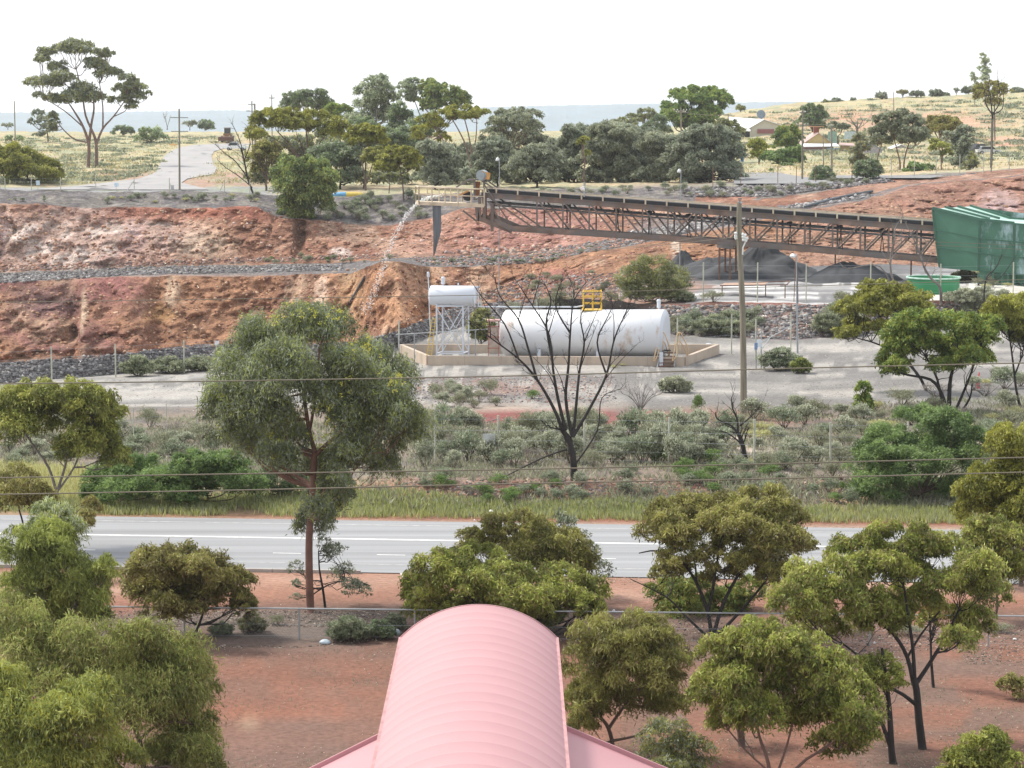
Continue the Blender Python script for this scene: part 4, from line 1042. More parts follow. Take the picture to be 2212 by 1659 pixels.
for k in (.0, .33, .66, 1.0): mb.beam(a1.lerp(t1, k)+Vector((0, 0, .1)), a2.lerp(t2, k)+Vector((0, 0, .1)), .16, .16)
mb.beam(a2+Vector((0, 0, .1)), a3+Vector((0, 0, .1)), .14); mb.beam(t2+Vector((0, 0, .1)), t3+Vector((0, 0, .1)), .14)
mb.build('roof_ribs', MATS['frame_green'], sh)
mb = MB()
for u in (2114, 2128, 2145, 2165, 2178, 2192, 2206, 2225, 2260):
    q = P(u, 590, dS-5); mb = MB(); mb.beam(q, Vector((q.x, q.y, 1.9)), .16, .16); mb.build('leg', MATS['frame_green'], sh)
mb = MB(); mb.beam(P(2114, 612, dS-5), P(2260, 620, dS-5), .12, .12)
mb.build('base_rail', MATS['frame_green'], sh)
mb = MB(); mb.add([P(2116, 583, dS-3.1), P(2300, 598, dS-7), P(2300, 618, dS-7), P(2118, 607, dS-3.1)], [(0, 1, 2, 3)]); mb.add([P(2114, 585, dS-1.2), P(2235, 592, dS-5), P(2235, 615, dS-5), P(2124, 610, dS-1.2)], [(3, 2, 1, 0)]); mb.build('skirt', M_green2, sh)
# round green tank
q = G(2016, 634); s = q.y/FV; R_ = 56*s; H_ = 35*s
tk = thing('round_tank', 'open round dark green water tank with pale rim below the green shed', 'tank', q)
M_tank = mat('tank_green', (.02, .20, .075), .45, var=.15, scale=.7)
mb = MB(); n = 48
def ring(mb, q, prof, n=48):
    k0 = len(mb.v)
    for (r, z) in prof:
        for j in range(n): t = 2*math.pi*j/n; mb.v.append((q.x+r*math.cos(t), q.y+r*math.sin(t), q.z+z))
    for i in range(len(prof)-1):
        for j in range(n): j2 = (j+1) % n; mb.f.append((k0+i*n+j, k0+i*n+j2, k0+(i+1)*n+j2, k0+(i+1)*n+j))
ring(mb, q, [(R_+.05, 0), (R_+.05, .12), (R_, .14), (R_, H_), (R_-.08, H_), (R_-.08, .3)]); mb.build('tank_shell', M_tank, tk)
mb = MB(); ring(mb, q, [(R_+.10, H_-.06), (R_+.12, H_), (R_+.10, H_+.07), (R_-.02, H_+.07), (R_-.03, H_-.05)]); mb.build('rim', mat('pale_rim', (.42, .60, .50), .4), tk)
mb = MB(); ring(mb, q+Vector((0, 0, .9)), [(.01, 0), (R_-.1, 0)]); mb.build('water', mat('green_water', (.03, .16, .07), .1), tk)
mb = MB(); ring(mb, q+Vector((.2, .3, .9)), [(.5, 0), (.42, .2), (.2, .3), (.01, .34)], 16); mb.build('float', mat('white_plastic', (.8, .8, .8), .4), tk)
# sand piles
M_sand = mat('dark_grey_sand', (.052, .055, .060), .95, var=.3, scale=.8, bump=.6, bscale=2)
def cone_pile(label, u, v, hpx, wpx, d, seed, group='grey sand piles under the conveyor'):
    b = onz(P(u, v, d)); s = b.y/FV; R = wpx*s/2; H = hpx*s; n = 72; m_ = 26
    X = []; F = []
    for i in range(m_+1):
        for j in range(n):
            a = 2*math.pi*j/n; rr = R*i/m_; X.append((math.cos(a)*rr, math.sin(a)*rr*.75, H*(max(0, 1-i/m_)**1.1 if i > 2 else .9-.02*i)))
    X = np.array(X); nn = fbm(X[:, 0]*.5+seed, X[:, 1]*.5, X[:, 2]*0, 4, seed)-.5
    fade = np.clip(1-np.hypot(X[:, 0], X[:, 1]/.75)/R, 0, 1)**.5
    X[:, 2] += nn*H*.85*fade-.15+.25*np.abs(fbm(np.arctan2(X[:, 1], X[:, 0])*4, X[:, 2]*.2, X[:, 0]*0, 2, seed)-.5)*H*fade
    X[:, 0] += nn*R*.25
    i = np.arange(m_)[:, None]*n+np.arange(n)[None, :]; j = np.arange(m_)[:, None]*n+(np.arange(n)[None, :]+1) % n
    F = np.stack([i, j, j+n, i+n], -1).reshape(-1, 4)
    o = mesh_np('sand_pile', X, F, M_sand, None, smooth=True); o.location = b
    tag(o, label, 'sand pile', group)
cone_pile('largest dark grey sand cone right of the bent power pole under the conveyor', 1640, 600, 66, 300, 238, 3)
cone_pile('jagged dark grey sand mound left of the conveyor trestle', 1478, 594, 52, 110, 246, 5)
cone_pile('low dark grey sand mound between the conveyor trestle and the jagged mound', 1540, 602, 40, 230, 242, 8)
cone_pile('pointed dark grey sand mound below the conveyor nearer the green shed', 1835, 594, 56, 230, 230, 11)
cone_pile('flat dark grey sand spread ending at the green shed', 1960, 600, 22, 190, 221, 14)

# ================================================================= FUEL TANK COMPOUND
M_wtank = mat('white_tank_paint', (.66, .67, .69), .35, var=.03, scale=.4, stain=(.42, .26, .15), stain_amt=.365, vscale=(2.2, 1, .9))
M_wt2 = mat('white_tank_clean', (.58, .61, .66), .35, var=.03, scale=.4)
M_conc = mat('cream_concrete', (.45, .365, .285), .85, var=.1, scale=1.2, stain=(.38, .30, .24), stain_amt=.4, vscale=(1, 1, .4))
M_yel = mat('yellow_paint', (.62, .40, .04), .5, var=.12, scale=2)
M_cyel = mat('faded_yellow_rail', (.66, .46, .26), .5, var=.1, scale=2)
d1 = Pz(1200, 798, 0).y                       # front of the bund
def bp(u, v): return Pz(u, v, 0)
f0 = bp(925, 796); f1 = bp(1478, 799); r1 = bp(1550, 770); l1 = bp(866, 770)
bu = thing('concrete_bund', 'low cream concrete bund wall enclosing the two white fuel tanks', 'wall', bp(1200, 798))
hb = 28*d1/FV
mb = MB()
for a, b_ in ((f0, f1), (f1+Vector((0, .13, 0)), r1), (f0+Vector((0, .13, 0)), l1), (l1+Vector((.13, 0, 0)), Vector((r1.x-.13, r1.y, 0)))):
    mb.beam(a+Vector((0, 0, hb/2)), b_+Vector((0, 0, hb/2)), .26, hb)
mb.build('wall', M_conc, bu)
mb = MB()
for i in range(1, 7):
    q = f0.lerp(f1, i/7.0); mb.box(q+Vector((0, -.135, hb/2)), (.02, .01, hb*.98))
mb.build('joints', mat('joint_dark', (.30, .24, .19), .9), bu)
mb = MB(); mb.add([f0+Vector((0, .2, .08)), f1+Vector((0, .2, .08)), Vector((r1.x, r1.y, .08)), Vector((l1.x, l1.y, .08))], [(0, 1, 2, 3)]); mb.build('slab', mat('slab_concrete', (.36, .32, .28), .9), bu)
# big tank
dT = d1+2.3; s = dT/FV
c1 = P(1094, 719, dT+1.5); c2 = P(1436, 719, dT-1.5); Rt = 50.5*s
bt = thing('fuel_tank', 'large white horizontal fuel tank streaked with rust behind the concrete bund', 'tank', (c1+c2)/2-Vector((0, 0, Rt)))
ax = (c2-c1).normalized(); ax2 = Vector((-ax.y, ax.x, 0))
def lathe(mb, c, axd, prof, n=40):
    e1 = Vector((0, 0, 1)); e2 = axd.cross(e1).normalized(); k0 = len(mb.v)
    for (t, r) in prof:
        for j in range(n): a = 2*math.pi*j/n; mb.v.append(tuple(c+axd*t+(e1*math.cos(a)+e2*math.sin(a))*r))
    for i in range(len(prof)-1):
        for j in range(n): j2 = (j+1) % n; mb.f.append((k0+i*n+j, k0+(i+1)*n+j, k0+(i+1)*n+j2, k0+i*n+j2))
Lt = (c2-c1).length
mb = MB(); lathe(mb, c1, ax, [(0, Rt*.99), (.02, Rt), (Lt*.25, Rt), (Lt*.25+.02, Rt*1.004), (Lt*.5, Rt*1.0), (Lt*.75, Rt), (Lt-.02, Rt), (Lt, Rt*.99)]); mb.build('shell', M_wtank, bt, smooth=True)
mb = MB(); lathe(mb, c1, ax, [(Lt-.01, Rt*.985), (Lt+.05, Rt*.96), (Lt+.10, Rt*.6), (Lt+.12, .01)]); mb.build('end_cap', M_wt2, bt, smooth=True); mb = MB(); lathe(mb, c1, ax, [(.01, Rt*.985), (-.05, Rt*.96), (-.10, Rt*.6), (-.12, .01)]); mb.build('end_cap', M_wt2, bt, smooth=True)
for fr_ in (.155, .435, .73): 
    mb = MB(); q = c1+ax*Lt*min(1, fr_*1.33); mb.box(Vector((q.x, q.y-Rt*.93, .65)), (.24, .2, 1.1)); mb.box(Vector((q.x, q.y, .25)), (.22, Rt*1.3, .5)); mb.build('saddle', M_wt2, bt)
mb = MB(); q = P(1423, 668, dT); mb.tube([q-Vector((0, 0, .3)), q+Vector((0, 0, .1))], .05, 6); mb.tube([q+Vector((0, 0, .1)), q+Vector((0, 0, .5)), q+Vector((0, 0, .55)), q+Vector((0, 0, .68))], [.13, .13, .16, .10], 10); mb.build('vent', M_wt2, bt)
mb = MB()   # yellow cage over the manhole
cx_, cy_ = P(1278, 668, dT), dT
for dx in (0, .62, 1.2):
    for dy in (-.5, .6): a = Vector((cx_.x-.55+dx, dT+dy, cx_.z-.15)); mb.tube([a, a+Vector((0, 0, 1.35+.1*(dy > 0)))], .035, 6)
for z_ in (.5, .95, 1.3):
    for dy in (-.5, .6): mb.tube([Vector((cx_.x-.55, dT+dy, cx_.z-.1+z_)), Vector((cx_.x+.65, dT+dy, cx_.z-.1+z_))], .03, 6)
    for dx in (0, 1.2): mb.tube([Vector((cx_.x-.55+dx, dT-.5, cx_.z-.1+z_)), Vector((cx_.x-.55+dx, dT+.6, cx_.z-.1+z_))], .03, 6)
mb.box(Vector((cx_.x, dT, cx_.z-.02)), (1.3, 1.3, .05)); mb.build('safety_cage', M_yel, bt)
# steps over the bund
st = thing('access_steps', 'steel steps with faded yellow handrails over the bund beside the big tank', 'steps', bp(1430, 803))
s = d1/FV; yS = d1-.15; mb = MB()
for (ub, ut) in ((1418, 1428), (1455, 1460)):
    mb.beam(P(ub, 802, yS-.9), P(ut, 762, yS+.2), .06, .16)
mb.build('stringers', M_galv, st)
for i in range(6):
    t = i/5; a = P(1420+7*t, 798-36*t, yS-.85+1.05*t); b_ = P(1455+5*t, 798-36*t, yS-.85+1.05*t); mb = MB(); mb.beam(a, b_, .22, .05); mb.build('tread', M_rust, st)
for (u0, um, u1) in ((1412, 1432, 1446), (1452, 1468, 1486)):
    mb = MB(); yy = yS
    for k_, (h0, inn) in enumerate(((0, 0), (19, 5))):
        mb.tube(catm([P(u0+inn*.4, 780, yy-.4), P(u0+4+inn, 760+h0*.3, yy-.3), P(um-6, 724+h0, yy), P(um, 718+h0, yy), P(um+5, 724+h0, yy+.1), P(u1-inn, 752+h0*.3, yy+.5), P(u1-inn*.4, 768, yy+.7)], 4), .035, 6)
    mb.tube([P(um-1, 719, yy), P(um+1, 757, yy)], .03, 6); mb.build('handrail', M_cyel, st)
mb = MB(); mb.box(P(1433, 757, yS+.3), (.95, .55, .06)); mb.build('platform', M_belt, st)
mb = MB(); mb.tube([bp(1540, 768)+Vector((-.3, 0, 0)), bp(1540, 768)+Vector((-.3, 0, .78)), bp(1540, 768)+Vector((-.3, 0, .85))], [.2, .2, .17], 12)
o = mb.build('vent_drum', M_wt2, None); tag(o, 'small white cylinder standing behind the right corner of the concrete bund', 'drum')
# small elevated tank
dE = d1+1.6; s = dE/FV
et = thing('elevated_tank', 'small white tank raised on a braced steel frame inside the bund', 'tank', Vector((P(985, 700, dE).x, dE, 0)))
e1, e2 = P(931, 638, dE), P(1026, 638, dE); Re = 21.5*s; Le = (e2-e1).length; ax = Vector((.99, -.12, 0)).normalized()
mb = MB(); lathe(mb, e1, ax, [(-.12, .01), (-.12, Re*.6), (-.02, Re*.96), (0, Re), (Le, Re), (Le+.03, Re*.96), (Le+.12, Re*.6), (Le+.13, .01)]); mb.build('shell', M_wt2, et, smooth=True)
legs = [(943, 770, -.45), (1000, 772, -.45), (956, 762, .9), (1012, 764, .9)]; tops = []
for (u, v, dy) in legs:
    a = P(u, 655, dE+dy); mb = MB(); mb.beam(Vector((a.x, a.y, .25)), Vector((a.x, a.y, P(u, 656, dE).z)), .11, .11); mb.build('leg', M_wt2, et); tops.append(a)
zt = P(943, 660, dE).z; mb = MB()
for i, j in ((0, 1), (2, 3), (0, 2), (1, 3)):
    A_, B_ = tops[i], tops[j]
    mb.beam((A_.x, A_.y, zt), (B_.x, B_.y, zt), .1, .1); mb.beam((A_.x, A_.y, .95), (B_.x, B_.y, .95), .08, .08)
for i, j in ((0, 1), (2, 3)):
    A_, B_ = tops[i], tops[j]; mb.beam((A_.x, A_.y, zt-.1), (B_.x, B_.y, 1.0), .06); mb.beam((B_.x, B_.y, zt-.1), (A_.x, A_.y, 1.0), .06)
mb.build('bracing', M_wt2, et)
for (u, v, dy) in legs:
    a = P(u, 655, dE+dy); mb = MB(); mb.box((a.x, a.y, .2), (.45, .45, .3)); mb.build('footing', M_conc, et)
mb = MB(); q = P(957, 617, dE); mb.tube([q-Vector((0, 0, .1)), q+Vector((0, 0, .15))], .04, 6); mb.tube([q+Vector((0, 0, .1)), q+Vector((0, 0, .42)), q+Vector((0, 0, .5)), q+Vector((0, 0, .6))], [.12, .12, .14, .08], 10); q = P(990, 616, dE); mb.tube([q, q+Vector((0, 0, .15))], .05, 6); mb.build('vent', M_wt2, et)
mb = MB(); q = P(1031, 620, dE-.3); mb.box(q, (.35, .2, .12)); mb.tube([P(1033, 620, dE-.3), P(1033, 662, dE-.3), P(1070, 663, dE-.3), P(1245, 663, dT-.2), P(1262, 660, dT)], .055, 8); mb.build('pipe', M_wt2, et)
ld = thing('ladder', 'yellow ladder leaning beside the raised white tank', 'ladder', Vector((P(926, 765, dE).x, dE-.6, .3)))
mb = MB(); A_, B_ = P(922, 768, dE-.8), P(934, 685, dE-.5); A2, B2_ = P(932, 769, dE-.8), P(941, 686, dE-.5)
mb.beam(A_, B_, .05, .08); mb.beam(A2, B2_, .05, .08); mb.build('rails', M_yel, ld)
mb = MB()
for i in range(11): t = (i+.5)/11; mb.beam(A_.lerp(B_, t), A2.lerp(B2_, t), .03, .03)
mb.build('rungs', M_yel, ld)
vp = thing('vent_pipe', 'tall thin white vent pipe with a capped top left of the raised tank', 'pipe', Vector((P(928, 720, dE).x, dE-.3, 0)))
mb = MB(); mb.tube([P(930, 722, dE-.3), P(925, 598, dE-.3)], .035, 6); mb.build('pipe', M_wt2, vp)
mb = MB(); q = P(925, 598, dE-.3); mb.tube([q, q+Vector((0, 0, .25)), q+Vector((0, 0, .34))], [.09, .09, .05], 8); mb.build('cap', M_wt2, vp)
rk = thing('pump_cabinet', 'red and grey pump cabinet with shelves between the two white tanks', 'cabinet', Vector((P(1066, 765, dE).x, dE+.5, 0)))
mb = MB(); M_red = mat('faded_red_paint', (.40, .16, .12), .6, var=.15)
for u in (1055, 1077): 
    for dy in (0, .5): mb.beam(P(u, 770, dE+dy), P(u, 692, dE+dy), .06, .06)
for v in (692, 705, 728, 752): mb.beam(P(1053, v, dE), P(1079, v, dE), .06, .07)
mb.build('frame', M_red, rk)
mb = MB(); mb.hexa([P(1056, 745, dE+.1), P(1076, 745, dE+.1), P(1076, 745, dE+.5), P(1056, 745, dE+.5), P(1056, 707, dE+.1), P(1076, 707, dE+.1), P(1076, 707, dE+.5), P(1056, 707, dE+.5)]); mb.build('box', mat('cream_box', (.45, .36, .30), .7), rk)
mb = MB(); mb.beam(P(1052, 692, dE+.25), P(1080, 692, dE+.25), .9, .1); mb.build('roof', mat('pinkish_roof', (.5, .3, .26), .6), rk)
rl_ = thing('pipe_rail', 'horizontal galvanised pipe rail on posts left of the raised tank', 'railing', bp(940, 775))
mb = MB(); mb.tube([P(855, 723, dE+1), P(1055, 711, dE+1)], .035, 6); mb.build('rail', M_galv, rl_)
for u in (862, 895, 1027): mb = MB(); mb.tube([Vector((P(u, 760, dE+1).x, dE+1, .1)), P(u, 722-(u-855)*.06, dE+1)], .035, 6); mb.build('post', M_galv, rl_)
# rusty pipe frame by the puddles
pf = thing('rusty_pipe_frame', 'low rusty brown pipe frame with a sheet on top standing in the grey wet sand', 'frame', G(1640, 640))
dq = G(1640, 640).y
mb = MB(); mb.beam(P(1555, 617, dq-.5), P(1700, 615, dq-1), .08, .08); mb.beam(P(1560, 614, dq+.3), P(1705, 607, dq+1), .08, .08); mb.beam(P(1700, 615, dq-1), P(1706, 607, dq+1), .08); mb.build('top_rail', M_rust, pf)
for u in (1560, 1654, 1696): q = P(u, 616, dq-.6); mb = MB(); mb.beam(q, onz(q), .08, .08); mb.build('leg', M_rust, pf)
mb = MB(); mb.add([P(1556, 615.5, dq-.5), P(1652, 614.5, dq-1), P(1660, 609, dq+1), P(1566, 611, dq+.6)], [(0, 1, 2, 3)]); mb.build('sheet', mat('tan_sheet', (.38, .25, .18), .8), pf)
# pipe lying on the ramp
mb = MB(); pts = [G(1738+ (1884-1738)*t, 452-34*t-3*math.sin(t*3.1)) + Vector((0, 0, .25)) for t in [i/14 for i in range(15)]]; mb.tube(pts, .16, 8)
o = mb.build('drain_pipe', mat('dark_pipe', (.07, .085, .095), .5), None); tag(o, 'long dark plastic pipe lying up the rocky ramp above the conveyor', 'pipe')
mb = MB(); pts = [G(1128-(1128-1065)*0+0, 0)]if False else [P(1087, 590, 250)]; 
pts = [G(788-(788-753)*t+0, 600+60*t)+Vector((0, -.25, .1)) for t in [i/12 for i in range(13)]]; mb = MB(); mb.tube(pts, .12, 8)
o = mb.build('drain_pipe', MATS['dark_pipe'], None); tag(o, 'dark pipe running down the orange rock spur below the falling water', 'pipe')
mb = MB(); mb.box(G(1055, 990), (.01, .01, .01)); 
# signs
def sign(label, base, panel, m, name='sign', d=None, post=True):
    b = G(*base) if d is None else onz(P(base[0], base[1], d)); s = b.y/FV; f = thing(name, label, 'sign', b)
    u0, v0, u1, v1 = panel; mb = MB(); c = P((u0+u1)/2, (v0+v1)/2, b.y-.05); mb.box(c, ((u1-u0)*s, .03, (v1-v0)*s)); mb.build('panel', m, f)
    if post: mb = MB(); mb.tube([b-Vector((0, 0, .1)), Vector((b.x, b.y, c.z+(v1-v0)*s*.4))], .035, 6); mb.build('post', M_post, f)
    return f
M_sg = mat('sign_grey', (.46, .47, .46), .6); M_sw = mat('sign_white2', (.75, .76, .78), .5); M_sb = mat('sign_pale_blue', (.50, .62, .68), .5)
sign('plain pale grey rectangular sign on the wire fence among the saltbush', (1076, 1002), (1043, 937, 1070, 960), M_sg)
sign('small square white sign on the dark berm left of the tall flowering gum', (468, 752), (464, 736, 473, 746), M_sw)
sign('small white notice on the rim fence nearest the olive bush', (82, 412), (78, 390, 86, 400), M_sb)
sign('pale blue notice on the rim fence in the middle of the side road', (251, 413), (247, 395, 256, 403), M_sb)
sign('grey blue notice on the rim fence right beside the power pole', (372, 414), (369, 400, 376, 410), M_sg)
mb = MB()
f = thing('road_barrier', 'small orange road barrier on the grass at the edge of the side road', 'barrier', G(374, 318)); b = G(374, 318); s = b.y/FV
mb.beam(P(366, 313, b.y), P(383, 313, b.y), 1*s, 2*s); mb.build('board', mat('orange_board', (.70, .35, .08), .5), f)
mb = MB(); mb.beam(P(371, 319, b.y), P(374, 308, b.y), .8*s); mb.beam(P(377, 319, b.y), P(374, 308, b.y), .8*s); mb.build('stand', MATS['orange_board'], f)
# leaning white posts on the rim
for i, (a, b_, lab) in enumerate((((275, 411), (290, 389), 'leaning white strainer stay left of the power pole on the rim'), ((366, 412), (368, 396), 'short upright white marker on the rim beside the power pole'), ((473, 417), (482, 398), 'leaning white strainer stay right of the power pole on the rim'))):
    q = G(*a); mb = MB(); mb.beam(q, P(b_[0], b_[1], q.y), .12, .12); o = mb.build('stay_post', mat('white_post', (.6, .58, .54), .7), None); tag(o, lab, 'post')
# red and white bollard on the right
b = G(2113, 839); s = b.y/FV; f = thing('marker_drum', 'slim red warning bollard with a cream cap standing on the gravel behind the umbrella gum', 'bollard', b)
mb = MB(); mb.tube([b, b+Vector((0, 0, 17*s)), b+Vector((.02, 0, 20*s))], [4.2*s, 3.4*s, 3*s], 14); mb.build('body', mat('red_plastic', (.62, .05, .05), .4), f)
mb = MB(); mb.tube([b+Vector((.02, 0, 20*s)), b+Vector((.02, 0, 27*s))], [2.8*s, 2.2*s], 12); mb.build('band', mat('cream_band', (.6, .5, .36), .5), f)
mb = MB(); mb.tube([b+Vector((.02, 0, 27*s)), b+Vector((.05, 0, 35*s))], [1.6*s, 1.3*s], 10); mb.build('tip', MATS['red_plastic'], f)

# ================================================================= HOUSES
M_tin = mat('rusty_tin_roof', (.40, .28, .25), .6, var=.25, scale=.6); M_wroof = mat('white_tin_roof', (.74, .74, .74), .4, var=.04)
M_tim = mat('grey_timber_wall', (.30, .27, .24), .85, var=.25, scale=1.0, vscale=(5, 5, .2)); M_yw = mat('ochre_wall', (.42, .32, .14), .8, var=.1)
M_cw = mat('cream_wall', (.52, .49, .41), .8, var=.06); M_dk = mat('dark_glass', (.03, .035, .04), .2); M_bl = mat('blue_sheet', (.26, .34, .44), .6, var=.1)
def gable(root, u0, u1, vb, ve, vr, d, depth, m_wall, m_roof, over=.4, ur=None, m_gable=None):
    """gable end facing the camera"""
    a, b_ = P(u0, vb, d), P(u1, vb, d); zb = Hz(a.x, d)-.3; ze = P(u0, ve, d).z; zr = P(u0, vr, d).z; xm = (a.x+b_.x)/2 if ur is None else P(ur, vr, d).x
    mb = MB(); mb.add([(a.x, d, zb), (b_.x, d, zb), (b_.x, d, ze), (a.x, d, ze), (a.x, d+depth, zb), (b_.x, d+depth, zb), (b_.x, d+depth, ze), (a.x, d+depth, ze)], [(0, 1, 2, 3), (1, 5, 6, 2), (5, 4, 7, 6), (4, 0, 3, 7)]); mb.build('wall', m_wall, root)
    mb = MB(); mb.add([(a.x, d, ze), (b_.x, d, ze), (xm, d, zr-.05)], [(0, 1, 2)]); mb.add([(a.x, d+depth, ze), (b_.x, d+depth, ze), (xm, d+depth, zr-.05)], [(0, 2, 1)]); mb.build('gable', m_gable or m_wall, root)
    sl1 = (ze-zr)/(a.x-xm); 
    mb = MB()
    for X in (a.x, b_.x):
        e = X+(over if X > xm else -over); ze2 = ze-over*abs((zr-ze)/(X-xm))
        mb.hexa([Vector(q) for q in ((xm, d-over, zr), (e, d-over, ze2), (e, d+depth+over, ze2), (xm, d+depth+over, zr), (xm, d-over, zr+.12), (e, d-over, ze2+.12), (e, d+depth+over, ze2+.12), (xm, d+depth+over, zr+.12))])
    mb.build('roof', m_roof, root)
# ochre cottage with tin roof
b = G(1765, 352); h1 = thing('cottage', 'old cottage with rusty tin gable roof, ochre gable and grey timber lean-to', 'house', b); dH = 500
gable(h1, 1733, 1800, 345, 312, 288, dH, 10, M_yw, M_tin, .3, ur=1768)
za = P(1730, 314, dH-.3).z
mb = MB(); q0, q1, q2, q3 = P(1720, 318, dH-4), P(1813, 317, dH-4), P(1806, 311, dH-.1), P(1733, 311, dH-.1); mb.hexa([q0, q1, q2, q3]+[x+Vector((0, 0, .15)) for x in (q0, q1, q2, q3)]); mb.build('verandah_roof', M_wroof, h1)
zb_ = Hz(q0.x, dH-4)-.3
def wallp(root, nm, u0, u1, vt, d, m, vb=None):
    a, b_ = P(u0, vt, d), P(u1, vt, d); zb2 = min(Hz(a.x, d), Hz(b_.x, d))-.3 if vb is None else P(u0, vb, d).z
    mb = MB(); mb.box(((a.x+b_.x)/2, d+.1, (a.z+zb2)/2), (abs(b_.x-a.x), .2, a.z-zb2)); return mb.build(nm, m, root)
wallp(h1, 'lean_to_wall', 1735, 1786, 319.5, dH-3.8, M_tim); wallp(h1, 'lean_to_wall', 1786.5, 1813, 319.5, dH-3.8, M_bl)
wallp(h1, 'fascia', 1729, 1786, 318.5, dH-3.99, mat('dark_red_trim', (.16, .05, .05), .6), vb=321)
mb = MB(); q = P(1763, 286, dH+5); mb.box(q, (1.0, .9, 2.2)); mb.build('chimney', mat('red_brick', (.25, .09, .06), .9), h1)
mb = MB(); q = P(1762, 273.5, dH+3); mb.box(q, (3.0, 2.0, .15)); mb.build('flat_cover', mat('orange_sheet', (.45, .24, .12), .7), h1)
h1b = thing('shed', 'tan rough-walled shed adjoining the right side of the cottage', 'shed', G(1830, 350))
wallp(h1b, 'wall', 1815, 1836, 315, dH-2, mat('tan_wall', (.34, .25, .12), .8, var=.2)); wallp(h1b, 'door', 1819, 1824, 325, dH-2.3, mat('brown_door', (.16, .10, .06), .8))
mb = MB(); q = [P(1813, 314, dH-2.3), P(1845, 316, dH-2.3), P(1845, 311, dH+2), P(1813, 309, dH+2)]; mb.hexa(q+[x+Vector((0, 0, .12)) for x in q]); mb.build('roof', M_tin, h1b)
sc_ = thing('sheet_screen', 'pale blue grey sheet screen and mesh behind the cottage', 'fence', G(1845, 300))
wallp(sc_, 'panel', 1824, 1848, 284, dH+22, mat('pale_blue_sheet', (.42, .50, .50), .6), vb=300); wallp(sc_, 'mesh', 1789, 1808, 284, dH+18, mat('green_mesh', (.22, .34, .28), .8), vb=312)
h4 = thing('outbuilding', 'low blue-grey iron outbuilding half hidden by the large pale gum', 'shed', G(1895, 350))
gable(h4, 1862, 1905, 350, 324, 311, dH-15, 6, mat('lilac_wall', (.36, .33, .33), .8), M_bl, .2)
h5 = thing('outbuilding', 'small white-roofed outbuilding behind the trunks of the large pale gum', 'shed', G(1948, 340))
gable(h5, 1925, 1968, 345, 322, 313, dH+5, 6, MATS['lilac_wall'], M_wroof, .2)
# white roofed house
h2 = thing('bungalow', 'cream house with wide white tin roof, red garage door and satellite dish', 'house', G(1635, 300)); d2 = 590
gable(h2, 1622, 1700, 300, 275, 259, d2, 10, M_cw, M_wroof, .5, ur=1650)
wallp(h2, 'side_wall', 1596, 1622, 284, d2+2, M_dk, vb=302)
mb = MB(); q = [P(1584, 277, d2+.5), P(1622, 277, d2+.5), P(1650, 259, d2+8), P(1573, 254, d2+8)]; mb.hexa(q+[x+Vector((0, 0, .15)) for x in q]); mb.build('main_roof', M_wroof, h2)
mb = MB(); q = [P(1584, 284, d2-2), P(1621, 284, d2-2), P(1621, 278, d2+.3), P(1582, 278, d2+.3)]; mb.hexa(q+[x+Vector((0, 0, .12)) for x in q]); mb.build('verandah_roof', M_wroof, h2)
wallp(h2, 'garage_door', 1636, 1672, 279, d2-.3, mat('maroon_door', (.26, .10, .10), .7), vb=288); wallp(h2, 'verandah_post', 1620, 1623, 284, d2-1.6, M_cw, vb=302)
mb = MB(); q = P(1644, 247, d2+4); mb.tube([q+Vector((0, -.15, 0)), q, q+Vector((0, .2, 0))], [1.0, .7, .1], 18); mb.build('satellite_dish', mat('dish_grey', (.16, .20, .24), .5), h2)
mb = MB(); mb.tube([q, P(1645, 259, d2+4)], .08, 6); mb.build('dish_mast', M_galv, h2)
h3 = thing('house', 'distant house with pale roof just visible over the grey tree belt', 'house', onz(P(1365, 300, 700))); 
wallp(h3, 'wall', 1348, 1374, 273, 640, M_cw, vb=276); 
mb = MB(); q = [P(1346, 276, 638), P(1378, 276, 638), P(1374, 271, 644), P(1350, 272, 644)]; mb.hexa(q+[x+Vector((0, 0, .2)) for x in q]); mb.build('roof', M_wroof, h3)
wallp(h3, 'lower_wall', 1350, 1370, 276, 641, M_cw, vb=330)
# wheelie bin
b = G(1603, 350); s = b.y/FV; f = thing('wheelie_bin', 'blue wheelie bin with yellow lid beside the street', 'bin', b)
mb = MB(); mb.hexa([b+Vector(q) for q in ((-.25, -.25, 0), (.25, -.25, 0), (.25, .25, 0), (-.25, .25, 0), (-.32, -.32, 1), (.32, -.32, 1), (.32, .32, 1), (-.32, .32, 1))]); mb.build('body', mat('blue_plastic', (.07, .22, .45), .5), f)
mb = MB(); mb.box(b+Vector((0, 0, 1.05)), (.7, .7, .1)); mb.build('lid', mat('yellow_plastic', (.6, .5, .08), .5), f)
